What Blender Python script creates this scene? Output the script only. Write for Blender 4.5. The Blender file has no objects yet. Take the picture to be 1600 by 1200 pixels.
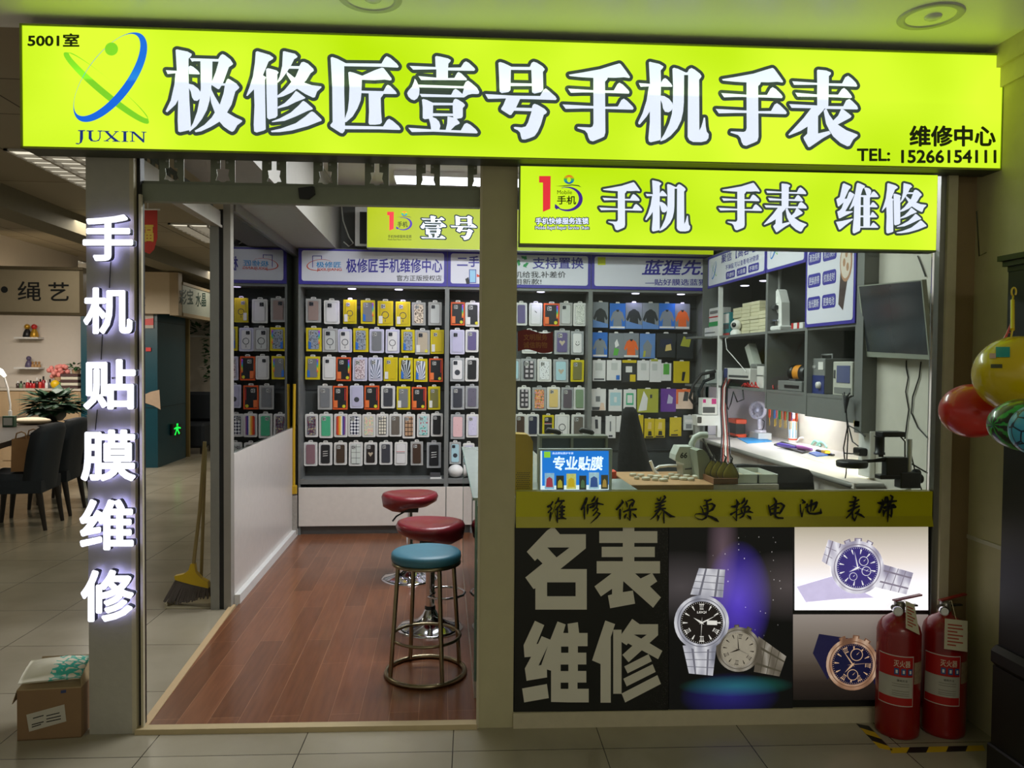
import bpy, math, random
from mathutils import Vector, Matrix
random.seed(7)
scene = bpy.context.scene
COL = scene.collection
PI = math.pi

# ------------------------------------------------------------------ camera
FPX, YAW, PITCH, ROLL, SKEW, CAM_H = 1210.0, 0.0888644, 0.02838293, -0.00870031, 0.03561718, 1.55
def _camrot():
    cy, sy, cp, sp = math.cos(YAW), math.sin(YAW), math.cos(PITCH), math.sin(PITCH)
    f = Vector((sy*cp, cy*cp, -sp)); r = Vector((cy, -sy, 0)); d = f.cross(r)
    c, s = math.cos(ROLL), math.sin(ROLL)
    return c*r + s*d, -s*r + c*d, f
CR, CD, CF = _camrot()
CAM = Vector((0, 0, CAM_H))
cd = bpy.data.cameras.new('camera'); cam = bpy.data.objects.new('camera', cd); COL.objects.link(cam)
cd.sensor_width = 36; cd.lens = FPX/1600*36; cd.clip_start = 0.05; cd.clip_end = 200
m = Matrix.Identity(4)
for i in range(3):
    m[i][0] = CR[i]; m[i][1] = -CD[i]; m[i][2] = -CF[i]; m[i][3] = CAM[i]
cam.matrix_world = m
scene.camera = cam

# ------------------------------------------------------------------ exposure, world, lamps
vs = scene.view_settings
scene.display_settings.display_device = 'sRGB'
vs.view_transform = 'Standard'; vs.look = 'None'; vs.gamma = 1; vs.use_curve_mapping = False
vs.exposure = 0.0
w = bpy.data.worlds.new('world'); scene.world = w; w.use_nodes = True
bg = w.node_tree.nodes['Background']; bg.inputs[0].default_value = (1.0, 0.98, 0.80, 1); bg.inputs[1].default_value = 0.27

def area(name, loc, sx, sy, power, color, rot=(0, 0, 0)):
    l = bpy.data.lights.new(name, 'AREA'); l.shape = 'RECTANGLE'; l.size = sx; l.size_y = sy
    l.energy = power; l.color = color
    o = bpy.data.objects.new(name, l); o.location = loc; o.rotation_euler = rot; COL.objects.link(o); return o
def spot(name, loc, power, color, ang=1.6, blend=0.8, rot=(0, 0, 0), rad=0.02):
    l = bpy.data.lights.new(name, 'SPOT'); l.energy = power; l.color = color; l.spot_size = ang; l.spot_blend = blend
    l.shadow_soft_size = rad
    o = bpy.data.objects.new(name, l); o.location = loc; o.rotation_euler = rot; COL.objects.link(o); return o
# ceiling panels of the shop
area('shop_lamp_back', (0.6, 5.3, 3.0), 1.9, 0.25, 66, (0.94, 0.97, 1.0))
area('shop_lamp_front', (0.5, 4.2, 3.0), 1.9, 0.25, 34, (0.94, 0.97, 1.0))
# mall hall beyond the shop and the corridor behind the viewer
area('hall_lamp_near', (-3.0, 5.6, 2.9), 1.1, 0.5, 12, (1.0, 0.92, 0.75))
area('hall_lamp_middle', (-3.6, 8.2, 2.9), 1.1, 0.5, 20, (1.0, 0.92, 0.75))
area('hall_lamp_far', (-3.2, 12.5, 2.9), 1.1, 0.5, 14, (1.0, 0.92, 0.8))
area('craft_shop_lamp', (-5.0, 9.6, 2.5), 2.2, 0.8, 95, (1.0, 0.93, 0.84))
area('corridor_lamp', (1.2, -0.9, 2.8), 1.4, 0.6, 26, (1.0, 0.95, 0.80))

# ------------------------------------------------------------------ frames and pixel rays
FO = Vector((0.2326187, 3.23218656, 0))
EU = Vector((math.cos(SKEW), -math.sin(SKEW), 0)); EW = Vector((math.sin(SKEW), math.cos(SKEW), 0)); EZ = Vector((0, 0, 1))
def ray(x, y): return CR*((x-800)/FPX) + CD*((y-600)/FPX) + CF
class Plane:
    """A flat face: origin, right, up; d counts towards the viewer."""
    def __init__(s, o, ex, ey): s.o, s.ex, s.ey = Vector(o), Vector(ex).normalized(), Vector(ey).normalized(); s.n = s.ex.cross(s.ey)
    def p(s, a, b, d=0): return s.o + s.ex*a + s.ey*b + s.n*d
    def px(s, x, y, d=0):
        r = ray(x, y); t = ((s.o + s.n*d - CAM) @ s.n)/(r @ s.n); q = CAM + r*t - s.o
        return (q @ s.ex, q @ s.ey)
    def W(s, x, y, d=0): a, b = s.px(x, y, d); return s.p(a, b, d)
    def off(s, d): return Plane(s.o + s.n*d, s.ex, s.ey)
def facade(w=0.0): return Plane(FO + EW*w, EU, EZ)
def back(Y): return Plane((0, Y, 0), (1, 0, 0), (0, 0, 1))
def side(X): return Plane((X, 0, 0), (0, -1, 0), (0, 0, 1))      # faces -X
def F(u, w, z): return FO + EU*u + EW*w + EZ*z
def at(x, y, Y): return back(Y).W(x, y)
def atX(x, y, X): return side(X).W(x, y)
def atz(x, y, z):
    r = ray(x, y); return CAM + r*((z-CAM_H)/r.z)

# ------------------------------------------------------------------ materials
def lin(c):
    if isinstance(c, str): c = tuple(int(c[i:i+2], 16) for i in (0, 2, 4))
    return tuple((v/255/12.92 if v/255 <= 0.04045 else ((v/255+0.055)/1.055)**2.4) for v in c) + (1,)
MATS = {}
def mat(name, col, rough=0.5, metal=0.0, emit=0.0, var=0.08, scale=18.0, bump=0.0, spec=None, coat=0.0):
    if name in MATS: return MATS[name]
    m = bpy.data.materials.new(name); m.use_nodes = True; nt = m.node_tree; N = nt.nodes; b = N['Principled BSDF']
    c = lin(col)
    b.inputs['Roughness'].default_value = rough; b.inputs['Metallic'].default_value = metal
    if spec is not None: b.inputs['Specular IOR Level'].default_value = spec
    if coat: b.inputs['Coat Weight'].default_value = coat; b.inputs['Coat Roughness'].default_value = 0.08
    tc = N.new('ShaderNodeTexCoord'); no = N.new('ShaderNodeTexNoise'); no.inputs['Scale'].default_value = scale; no.inputs['Detail'].default_value = 3
    nt.links.new(tc.outputs['Object'], no.inputs['Vector'])
    mx = N.new('ShaderNodeMix'); mx.data_type = 'RGBA'
    mx.inputs['A'].default_value = tuple(v*(1-var) for v in c[:3]) + (1,); mx.inputs['B'].default_value = tuple(min(1, v*(1+var)) for v in c[:3]) + (1,)
    nt.links.new(no.outputs['Fac'], mx.inputs['Factor'])
    nt.links.new(mx.outputs['Result'], b.inputs['Base Color'])
    if emit:
        nt.links.new(mx.outputs['Result'], b.inputs['Emission Color']); b.inputs['Emission Strength'].default_value = emit
        b.inputs['Base Color'].default_value = (0, 0, 0, 1)
    if bump:
        bp = N.new('ShaderNodeBump'); bp.inputs['Strength'].default_value = bump; bp.inputs['Distance'].default_value = 0.01
        nt.links.new(no.outputs['Fac'], bp.inputs['Height']); nt.links.new(bp.outputs['Normal'], b.inputs['Normal'])
    MATS[name] = m; return m
def node_mat(name, build, rough=0.5, metal=0.0, coord='Generated'):
    """build(nt, vector socket) returns a colour socket"""
    if name in MATS: return MATS[name]
    m = bpy.data.materials.new(name); m.use_nodes = True; nt = m.node_tree; b = nt.nodes['Principled BSDF']
    b.inputs['Roughness'].default_value = rough; b.inputs['Metallic'].default_value = metal
    tc = nt.nodes.new('ShaderNodeTexCoord')
    r = build(nt, tc.outputs[coord], b)
    if r is not None: nt.links.new(r, b.inputs['Base Color'])
    MATS[name] = m; return m
def N_(nt, typ, **kw):
    n = nt.nodes.new(typ)
    for k, v in kw.items():
        if k in n.inputs: n.inputs[k].default_value = v
        else: setattr(n, k, v)
    return n
def ramp(nt, fac, stops, interp='LINEAR'):
    r = nt.nodes.new('ShaderNodeValToRGB'); r.color_ramp.interpolation = interp
    e = r.color_ramp.elements
    e[0].position, e[0].color = stops[0][0], lin(stops[0][1]); e[1].position, e[1].color = stops[-1][0], lin(stops[-1][1])
    for p, c in stops[1:-1]:
        x = e.new(p); x.color = lin(c)
    nt.links.new(fac, r.inputs['Fac']); return r.outputs['Color']
def xyz(nt, v):
    s = nt.nodes.new('ShaderNodeSeparateXYZ'); nt.links.new(v, s.inputs[0]); return s.outputs
def mapped(nt, v, scale=(1, 1, 1), rot=(0, 0, 0), loc=(0, 0, 0)):
    n = nt.nodes.new('ShaderNodeMapping'); n.inputs['Scale'].default_value = scale; n.inputs['Rotation'].default_value = rot; n.inputs['Location'].default_value = loc
    nt.links.new(v, n.inputs['Vector']); return n.outputs[0]

def glass_mat(name, tint, refl=1.0, rough=0.0):
    """Pane glass: what passes straight through plus the Fresnel mirror image."""
    if name in MATS: return MATS[name]
    m = bpy.data.materials.new(name); m.use_nodes = True; nt = m.node_tree; nt.nodes.clear()
    o = nt.nodes.new('ShaderNodeOutputMaterial'); mix = nt.nodes.new('ShaderNodeMixShader')
    t = nt.nodes.new('ShaderNodeBsdfTransparent'); g = nt.nodes.new('ShaderNodeBsdfGlossy'); fr = nt.nodes.new('ShaderNodeFresnel')
    t.inputs[0].default_value = lin(tint); g.inputs['Roughness'].default_value = rough; fr.inputs['IOR'].default_value = 1.5
    g.inputs[0].default_value = (refl, refl, refl, 1)
    nt.links.new(fr.outputs[0], mix.inputs[0]); nt.links.new(t.outputs[0], mix.inputs[1]); nt.links.new(g.outputs[0], mix.inputs[2])
    nt.links.new(mix.outputs[0], o.inputs[0]); MATS[name] = m; return m

# ------------------------------------------------------------------ mesh building
class MB:
    def __init__(s): s.v, s.f, s.sm, s.mi, s.mats = [], [], [], [], []
    def _m(s, M):
        if M is None: return 0
        if M not in s.mats: s.mats.append(M)
        return s.mats.index(M)
    def add(s, vs, fs, smooth=False, M=None):
        b = len(s.v); s.v += [Vector(q) for q in vs]; k = s._m(M)
        for f in fs: s.f.append([b+i for i in f]); s.sm.append(smooth); s.mi.append(k)
        return s
    def box(s, a, b, M=None, X=None, bev=0.0):
        x0, y0, z0 = (min(a[i], b[i]) for i in range(3)); x1, y1, z1 = (max(a[i], b[i]) for i in range(3))
        if bev and min(x1-x0, y1-y0, z1-z0) > 2.2*bev:
            e = bev
            vs = []; idx = {}
            for sx in (0, 1):
                for sy in (0, 1):
                    for sz in (0, 1):
                        X0, Y0, Z0 = (x1 if sx else x0), (y1 if sy else y0), (z1 if sz else z0)
                        dx, dy, dz = (-e if sx else e), (-e if sy else e), (-e if sz else e)
                        idx[sx, sy, sz] = (len(vs), len(vs)+1, len(vs)+2)
                        vs += [(X0, Y0+dy, Z0+dz), (X0+dx, Y0, Z0+dz), (X0+dx, Y0+dy, Z0)]
            I = idx; fs = []
            for sx in (0, 1): fs.append([I[sx, 0, 0][0], I[sx, 1, 0][0], I[sx, 1, 1][0], I[sx, 0, 1][0]][::(1 if sx else -1)])
            for sy in (0, 1): fs.append([I[0, sy, 0][1], I[0, sy, 1][1], I[1, sy, 1][1], I[1, sy, 0][1]][::(1 if sy else -1)])
            for sz in (0, 1): fs.append([I[0, 0, sz][2], I[1, 0, sz][2], I[1, 1, sz][2], I[0, 1, sz][2]][::(1 if sz else -1)])
            for p in (0, 1):
                for q in (0, 1):
                    fs.append([I[p, q, 0][0], I[p, q, 0][1], I[p, q, 1][1], I[p, q, 1][0]][::(1 if p == q else -1)])
                    fs.append([I[p, 0, q][0], I[p, 0, q][2], I[p, 1, q][2], I[p, 1, q][0]][::(-1 if p == q else 1)])
                    fs.append([I[0, p, q][1], I[0, p, q][2], I[1, p, q][2], I[1, p, q][1]][::(1 if p == q else -1)])
                    for r in (0, 1):
                        t = list(I[p, q, r]); fs.append(t if (p+q+r) % 2 else t[::-1])
        else:
            vs = [(x0, y0, z0), (x1, y0, z0), (x1, y1, z0), (x0, y1, z0), (x0, y0, z1), (x1, y0, z1), (x1, y1, z1), (x0, y1, z1)]
            fs = [(0, 3, 2, 1), (4, 5, 6, 7), (0, 1, 5, 4), (1, 2, 6, 5), (2, 3, 7, 6), (3, 0, 4, 7)]
        if X is not None: vs = [X(*q) for q in vs]
        return s.add(vs, fs, False, M)
    def hexa(s, q, M=None):
        """eight points: bottom four, top four"""
        return s.add(q, [(0, 3, 2, 1), (4, 5, 6, 7), (0, 1, 5, 4), (1, 2, 6, 5), (2, 3, 7, 6), (3, 0, 4, 7)], False, M)
    def prism(s, pts, d0, d1, pl, M=None, smooth_side=False):
        """polygon in the plane's (a, b), from depth d0 to d1"""
        A = sum(pts[i][0]*pts[(i+1) % len(pts)][1] - pts[(i+1) % len(pts)][0]*pts[i][1] for i in range(len(pts)))
        if A < 0: pts = pts[::-1]
        n = len(pts); lo, hi = min(d0, d1), max(d0, d1)
        s.add([pl.p(a, b, hi) for a, b in pts], [tuple(range(n))], False, M)
        s.add([pl.p(a, b, lo) for a, b in pts], [tuple(range(n))[::-1]], False, M)
        s.add([pl.p(a, b, lo) for a, b in pts] + [pl.p(a, b, hi) for a, b in pts], [(i, (i+1) % n, n+(i+1) % n, n+i) for i in range(n)], smooth_side, M)
        return s
    def face(s, pts, pl, d=0.0, M=None):
        A = sum(pts[i][0]*pts[(i+1) % len(pts)][1] - pts[(i+1) % len(pts)][0]*pts[i][1] for i in range(len(pts)))
        if A < 0: pts = pts[::-1]
        return s.add([pl.p(a, b, d) for a, b in pts], [tuple(range(len(pts)))], False, M)
    def tube(s, pts, r, n=8, M=None, caps=True, smooth=True, closed=False):
        pts = [Vector(p) for p in pts]; k = len(pts); rs = r if isinstance(r, (list, tuple)) else [r]*k
        rings = []; up = None
        for i in range(k):
            if closed: t = (pts[(i+1) % k]-pts[i-1]).normalized()
            else: t = (pts[min(i+1, k-1)]-pts[max(i-1, 0)]).normalized()
            if up is None:
                up = Vector((0, 0, 1)) if abs(t.z) < 0.9 else Vector((1, 0, 0))
            x = up - t*(up @ t)
            if x.length < 1e-6: x = t.orthogonal()
            x.normalize(); y = t.cross(x); up = x
            rings.append([pts[i] + (x*math.cos(2*PI*j/n) + y*math.sin(2*PI*j/n))*rs[i] for j in range(n)])
        vs = [q for rg in rings for q in rg]; fs = []
        for i in range(k if closed else k-1):
            i2 = (i+1) % k
            for j in range(n): fs.append((i*n+j, i*n+(j+1) % n, i2*n+(j+1) % n, i2*n+j))
        s.add(vs, fs, smooth, M)
        if caps and not closed:
            s.add(rings[0], [tuple(range(n))[::-1]], False, M); s.add(rings[-1], [tuple(range(n))], False, M)
        return s
    def lathe(s, prof, c=(0, 0, 0), n=24, M=None, axis=None, smooth=True, sharp=False, caps=True):
        """prof: (r, h) from bottom to top along axis"""
        c = Vector(c); ax = Vector(axis or (0, 0, 1)).normalized(); x = ax.orthogonal().normalized() if abs(ax.z) < 0.99 else Vector((1, 0, 0)); y = ax.cross(x)
        R = [[c + ax*h + (x*math.cos(2*PI*j/n)+y*math.sin(2*PI*j/n))*r for j in range(n)] for r, h in prof]
        if sharp:
            for i in range(len(R)-1): s.add(R[i]+R[i+1], [(j, (j+1) % n, n+(j+1) % n, n+j) for j in range(n)], smooth, M)
        else:
            s.add([q for r in R for q in r], [(i*n+j, i*n+(j+1) % n, (i+1)*n+(j+1) % n, (i+1)*n+j) for i in range(len(R)-1) for j in range(n)], smooth, M)
        if caps and prof[0][0] > 1e-5: s.add(R[0], [tuple(range(n))[::-1]], False, M)
        if caps and prof[-1][0] > 1e-5: s.add(R[-1], [tuple(range(n))], False, M)
        return s
    def ball(s, c, r, n=16, k=10, M=None, sq=(1, 1, 1)):
        c = Vector(c); vs = []
        for i in range(k+1):
            a = -PI/2 + PI*i/k
            for j in range(n): vs.append(c + Vector((sq[0]*r*math.cos(a)*math.cos(2*PI*j/n), sq[1]*r*math.cos(a)*math.sin(2*PI*j/n), sq[2]*r*math.sin(a))))
        return s.add(vs, [(i*n+j, i*n+(j+1) % n, (i+1)*n+(j+1) % n, (i+1)*n+j) for i in range(k) for j in range(n)], True, M)
    def build(s, name, M=None, parent=None, base=None, **kw):
        me = bpy.data.meshes.new(name)
        if base is None:
            if parent is not None: base = ORG.get(parent.name, Vector((0, 0, 0)))
            else:
                lo = [min(q[i] for q in s.v) for i in range(3)]; hi = [max(q[i] for q in s.v) for i in range(3)]
                base = Vector(((lo[0]+hi[0])/2, (lo[1]+hi[1])/2, lo[2]))
        base = Vector(base)
        me.from_pydata([q-base for q in s.v], [], s.f)
        me.polygons.foreach_set('use_smooth', s.sm)
        mats = s.mats or [M]
        for q in mats: me.materials.append(q)
        if len(mats) > 1: me.polygons.foreach_set('material_index', s.mi)
        me.update()
        o = bpy.data.objects.new(name, me); COL.objects.link(o)
        if parent is not None:
            o.parent = parent; po = ORG.get(parent.name, Vector((0, 0, 0))); o.location = base - po
        else: o.location = base
        ORG[o.name] = base
        return tag(o, **kw)
ORG = {}
def tag(o, label=None, cat=None, group=None, kind=None):
    if label: o['label'] = label
    if cat: o['category'] = cat
    if group: o['group'] = group
    if kind: o['kind'] = kind
    return o
def thing(name, label, cat, base, group=None):
    o = bpy.data.objects.new(name, None); COL.objects.link(o); o.location = base; o.empty_display_size = 0.05
    ORG[o.name] = Vector(base); return tag(o, label, cat, group)
def struct(name, mb, M=None): return mb.build(name, M, kind='structure')
def copy_tree(o, shift, label=None, group=None):
    """copies a thing, its parts and sub-parts and moves the copy"""
    r = o.copy(); COL.objects.link(r); r.location = o.location + Vector(shift); ORG[r.name] = ORG[o.name] + Vector(shift)
    if label: r['label'] = label
    if group: r['group'] = group
    for c in list(o.children):
        k = c.copy(); COL.objects.link(k); k.parent = r
        for g in list(c.children):
            q = g.copy(); COL.objects.link(q); q.parent = k
    return r

# ------------------------------------------------------------------ lettering
_TX = {}
def glyphs(body, bold=0.0, res=3):
    """flat letters as (vertices, faces) in a unit box; bold widens every stroke by a rounded band (in em)"""
    k = (body, bold)
    if k in _TX: return _TX[k]
    cu = bpy.data.curves.new('lettering', 'FONT'); cu.body = body; cu.size = 1; cu.resolution_u = res
    o = bpy.data.objects.new('lettering', cu); COL.objects.link(o)
    dg = bpy.context.evaluated_depsgraph_get(); dg.update(); ev = o.evaluated_get(dg); me = ev.to_mesh()
    vs = [(v.co.x, v.co.y) for v in me.vertices]; fs = [tuple(p.vertices) for p in me.polygons]
    ev.to_mesh_clear(); bpy.data.objects.remove(o); bpy.data.curves.remove(cu)
    bands = []
    if bold > 0:
        ec = {}
        for fc in fs:
            for i in range(len(fc)):
                e = (fc[i], fc[(i+1) % len(fc)]); ec.setdefault((min(e), max(e)), []).append(e)
        n = 6 if len(body) > 3 else 8; seen = set()
        for key, l in ec.items():
            if len(l) != 1: continue
            (x0, y0), (x1, y1) = vs[key[0]], vs[key[1]]; L = math.hypot(x1-x0, y1-y0)
            if L > 1e-7:
                nx, ny = -(y1-y0)/L*bold, (x1-x0)/L*bold; bands.append([(x0-nx, y0-ny), (x1-nx, y1-ny), (x1+nx, y1+ny), (x0+nx, y0+ny)])
            for q in key:
                if q not in seen: seen.add(q); bands.append([(vs[q][0]+bold*math.cos(2*PI*j/n), vs[q][1]+bold*math.sin(2*PI*j/n)) for j in range(n)])
    nb = len(vs); x0 = min(v[0] for v in vs)-bold; x1 = max(v[0] for v in vs)+bold; y0 = min(v[1] for v in vs)-bold; y1 = max(v[1] for v in vs)+bold
    for b_ in bands: fs.append(tuple(range(len(vs), len(vs)+len(b_)))); vs += b_
    r = ([((v[0]-x0)/(x1-x0), (v[1]-y0)/(y1-y0), 0.0 if i < nb else -0.00025) for i, v in enumerate(vs)], fs, len(fs)-len(bands)); _TX[k] = r; return r
def write(mb, body, pl, a0, b0, a1, b1, d=0.002, bold=0.0, M=None, shear=0.0):
    """fits the writing into the plane rectangle a0..a1, b0..b1 (bottom, top)"""
    vs, fs, _ = glyphs(body, bold)
    mb.add([pl.p(a0+(a1-a0)*x+shear*(y-.5)*(b1-b0), b0+(b1-b0)*y, d+z) for x, y, z in vs], fs, False, M); return mb
def write_px(mb, body, pl, x0, y0, x1, y1, d=0.002, bold=0.0, M=None, shear=0.0):
    """same, the rectangle given by what it covers seen from the camera's place (corner by corner)"""
    vs, fs, _ = glyphs(body, bold)
    c = [pl.px(x0, y1, d), pl.px(x1, y1, d), pl.px(x1, y0, d), pl.px(x0, y0, d)]
    def q(x, y):
        x += shear*(y-.5)
        return tuple(c[0][i]*(1-x)*(1-y)+c[1][i]*x*(1-y)+c[2][i]*x*y+c[3][i]*(1-x)*y for i in (0, 1))
    mb.add([pl.p(*q(x, y), d+z) for x, y, z in vs], fs, False, M); return mb
def rect(pl, x0, y0, x1, y1, d=0.0): return [pl.px(x0, y1, d), pl.px(x1, y1, d), pl.px(x1, y0, d), pl.px(x0, y0, d)]
def outline(mb, pts, r, pl, d, n=10):
    """a rounded band of half-width r around a closed stroke, with the stroke's inside"""
    mb.face(pts, pl, d)
    k = len(pts); d -= .0002
    for i in range(k):
        (x0, y0), (x1, y1) = pts[i], pts[(i+1) % k]; L = math.hypot(x1-x0, y1-y0)
        if L > 1e-7:
            nx, ny = -(y1-y0)/L*r, (x1-x0)/L*r
            mb.face([(x0-nx, y0-ny), (x1-nx, y1-ny), (x1+nx, y1+ny), (x0+nx, y0+ny)], pl, d)
        mb.face([(x0+r*math.cos(2*PI*j/n), y0+r*math.sin(2*PI*j/n)) for j in range(n)], pl, d)
def crescent(co, ao, bo, ci, ai, bi, ang, n=72):
    """ring between two ellipses"""
    c, s = math.cos(ang), math.sin(ang)
    E = lambda C, A, B: [(C[0]+A*math.cos(2*PI*i/n)*c-B*math.sin(2*PI*i/n)*s, C[1]+A*math.cos(2*PI*i/n)*s+B*math.sin(2*PI*i/n)*c) for i in range(n)]
    return E(co, ao, bo), E(ci, ai, bi)
def ring_face(mb, A, B, pl, d, M=None):
    n = len(A); mb.add([pl.p(a, b, d) for a, b in A]+[pl.p(a, b, d) for a, b in B], [(i, (i+1) % n, n+(i+1) % n, n+i) for i in range(n)], False, M)
def rrect(x0, y0, x1, y1, r, n=4):
    out = []
    for cx, cy, a in ((x1-r, y1-r, 0), (x0+r, y1-r, PI/2), (x0+r, y0+r, PI), (x1-r, y0+r, 1.5*PI)):
        out += [(cx+r*math.cos(a+PI/2*i/n), cy+r*math.sin(a+PI/2*i/n)) for i in range(n+1)]
    return out
def disc(cx, cy, r, n=20, ry=None): return [(cx+r*math.cos(2*PI*i/n), cy+(ry or r)*math.sin(2*PI*i/n)) for i in range(n)]
# ------------------------------------------------------------------ traced brush-heavy characters: strokes as closed outlines, 1120 x 1200 cell
S = {}
S['ji'] = "200,70 215,62 350,90 402,120 395,145 362,178 360,340 372,700 392,1045 370,1070 255,1096 232,1085 226,950 232,690 200,750 95,848 75,835 140,700 185,500 198,360 100,370 78,322 215,330|360,280 385,265 420,280 480,330 502,365 495,375 365,370|365,492 420,505 480,550 515,600 500,680 470,705 430,700 405,660 390,590 365,540|378,172 740,184 740,215 430,210 405,217|510,205 660,205 655,460 640,560 625,700 590,820 530,930 460,1020 375,1090 370,1075 420,980 470,840 500,690 515,550|730,190 760,140 785,122 815,135 885,190 918,242 910,255 865,285 790,490 745,558 730,560 640,500 700,350 740,210|780,488 820,488 845,435 860,430 880,440 960,490 995,535 990,550 945,590 900,750 820,890 740,970 640,1030 520,1085 450,1097 438,1078 560,1005 650,915 750,760 800,610 815,515 770,515|640,510 650,570 690,650 750,750 840,850 940,910 1030,950 1030,965 970,1010 930,1080 905,1092 870,1075 800,1025 745,960 690,850 645,730 630,620"
S['xiu'] = "200,95 220,85 370,130 420,165 415,182 360,215 290,385 330,410 315,445 318,700 325,1060 300,1075 210,1100 180,1085 175,1000 185,760 178,560 95,645 82,640 120,540 165,400 190,230|330,310 350,297 390,305 460,325 487,350 470,375 472,890 450,915 365,937 342,915 335,600|540,90 555,85 690,118 722,150 715,165 680,185 640,265 590,345 520,440 475,480 470,465 500,400 530,270|640,270 745,272 770,225 800,218 850,240 920,305 925,330 885,360 830,450 750,530 650,600 540,650 475,665 470,640 560,570 640,475 700,400 740,305 610,303|590,340 690,420 800,475 900,510 1020,525 1020,540 965,590 940,660 915,665 820,620 710,550 640,460 585,375|700,582 720,590 820,665 815,675 700,720 600,770 475,802 475,780 560,735 640,660|785,710 800,707 830,725 910,795 912,810 850,830 700,900 560,955 405,972 400,962 500,925 640,850 740,760|885,845 905,838 930,850 1020,935 1022,955 990,965 850,1020 650,1075 500,1095 400,1097 388,1080 520,1050 700,985 820,900"
S['jiang'] = "95,125 115,117 180,140 285,195 265,235 265,560 275,980 270,1040 245,1070 220,1065 95,985 90,965 120,930 115,500|275,195 730,200 770,130 795,108 840,130 920,200 945,235 935,250 720,240 265,232|270,975 750,985 800,905 825,890 870,915 945,980 968,1015 960,1028 700,1020 270,1018|315,310 335,302 390,315 490,352 640,285 730,252 755,255 800,310 855,385 855,405 835,410 770,400 640,408 485,402 480,560 470,660 430,760 370,860 290,930 270,930 275,880 310,780 325,650 330,500|480,538 755,545 790,480 810,465 840,480 905,545 922,575 910,580 755,578 750,590 720,630 725,800 735,935 715,955 650,963 580,962 568,940 575,800 570,572 478,568"
S['yi'] = "120,228 445,242 440,115 455,105 500,112 600,135 635,155 630,175 605,200 602,250 760,248 800,185 825,172 860,190 930,255 940,275 925,290 600,285 600,380 680,378 715,315 735,305 770,325 835,390 835,408 440,405 265,405 230,355 455,375 455,272 165,275|185,388 205,410 230,465 245,520 240,590 215,635 180,657 140,645 105,610 90,570 105,540 150,490 175,430|232,462 795,482 820,430 850,412 890,440 960,500 990,550 985,575 960,580 900,578 850,590 800,622 270,615 248,578 640,590 670,530 695,515 730,535 780,580 800,510 240,497|275,650 295,642 340,655 415,690 412,830 410,870 380,885 310,895 285,880 285,750|410,688 665,692 665,720 410,720|410,820 670,825 670,855 410,855|660,690 675,650 695,640 725,650 790,690 812,715 808,730 785,755 785,860 770,880 710,890 665,870 660,780|360,880 410,870 450,885 490,925 505,975 495,1020 490,1030 390,1025 380,950|595,860 700,880 745,935 745,950 690,975 630,1035 570,1035 590,950|105,1002 400,1022 760,1035 805,955 835,942 880,965 945,1020 972,1058 960,1072 700,1062 420,1050 150,1055"
S['hao'] = "270,150 290,140 340,155 435,200 425,240 420,490 395,515 310,528 285,510 280,350|425,200 670,202 680,240 425,238|420,402 690,408 690,440 420,440|660,205 685,150 710,137 750,150 820,195 848,228 845,240 825,262 830,480 805,515 720,535 690,520 685,350 680,230|105,540 450,560 790,565 830,490 860,470 900,500 980,570 998,600 985,615 700,605 540,602 490,710 690,715 690,700 700,675 720,662 760,675 845,725 875,760 868,780 835,800 800,920 760,1010 720,1065 660,1090 600,1108 565,1105 555,1085 540,1020 510,990 470,975 460,955 480,950 560,958 610,945 640,895 685,755 465,748 430,800 410,802 305,735 305,718 330,680 365,595 140,600"
S['shou'] = "188,258 350,232 580,190 740,140 820,117 840,130 900,210 952,285 945,300 880,290 770,297 675,295 665,320 640,345 645,980 630,1030 590,1050 490,1090 455,1080 435,1045 420,990 390,955 295,925 300,910 460,917 485,905 497,870 495,298 350,290 200,275|180,432 497,452 497,480 350,480 215,485|640,455 750,455 795,375 820,358 860,380 930,450 945,475 938,495 800,490 640,485|110,630 497,650 497,680 350,680 150,685|640,658 800,656 845,575 875,558 915,585 985,655 998,680 985,695 800,690 640,685"
S['ji2'] = "228,105 240,97 360,125 410,155 405,172 375,205 380,360 375,560 378,1060 365,1075 250,1102 228,1090 222,1050 240,850 240,715 200,780 115,878 98,875 95,855 150,740 200,580 228,405 125,410 102,362 242,372|375,365 405,315 430,300 455,315 505,370 522,400 515,410 375,408|375,520 420,525 480,560 520,610 530,660 510,705 475,728 430,722 405,680 395,620 375,575|522,185 540,172 590,185 690,232 710,228 730,190 760,175 800,195 865,245 885,275 880,290 855,320 858,955 880,915 900,850 912,795 930,795 937,900 950,970 975,1000 972,1050 945,1085 880,1100 780,1098 735,1075 712,1035 718,262 668,262 665,600 655,720 630,830 580,930 500,1020 430,1070 375,1090 370,1078 420,1000 480,870 515,750 528,600 530,400"
S['biao'] = "178,260 490,280 487,125 500,115 600,125 660,150 660,172 635,195 635,285 800,288 840,210 875,192 915,220 970,275 990,315 980,328 800,320 632,315 632,425 750,428 795,360 825,343 860,370 910,430 925,460 910,470 750,462 630,458 628,570 815,572 850,500 890,482 925,505 985,565 1000,600 990,612 800,608 610,605 600,600 420,597 170,592 140,545 490,562 490,455 245,452 215,402 488,425 490,305 200,305|420,590 585,595 560,630 500,695 500,912 640,880 660,915 560,970 400,1080 380,1083 325,985 318,960 365,915 370,825 280,880 140,937 130,925 200,850 320,720|600,595 640,680 690,750 750,690 790,605 820,615 885,665 918,695 905,715 745,800 850,870 990,925 995,940 940,985 895,1065 865,1072 780,1030 690,950 645,880 600,790 570,630"
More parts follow.
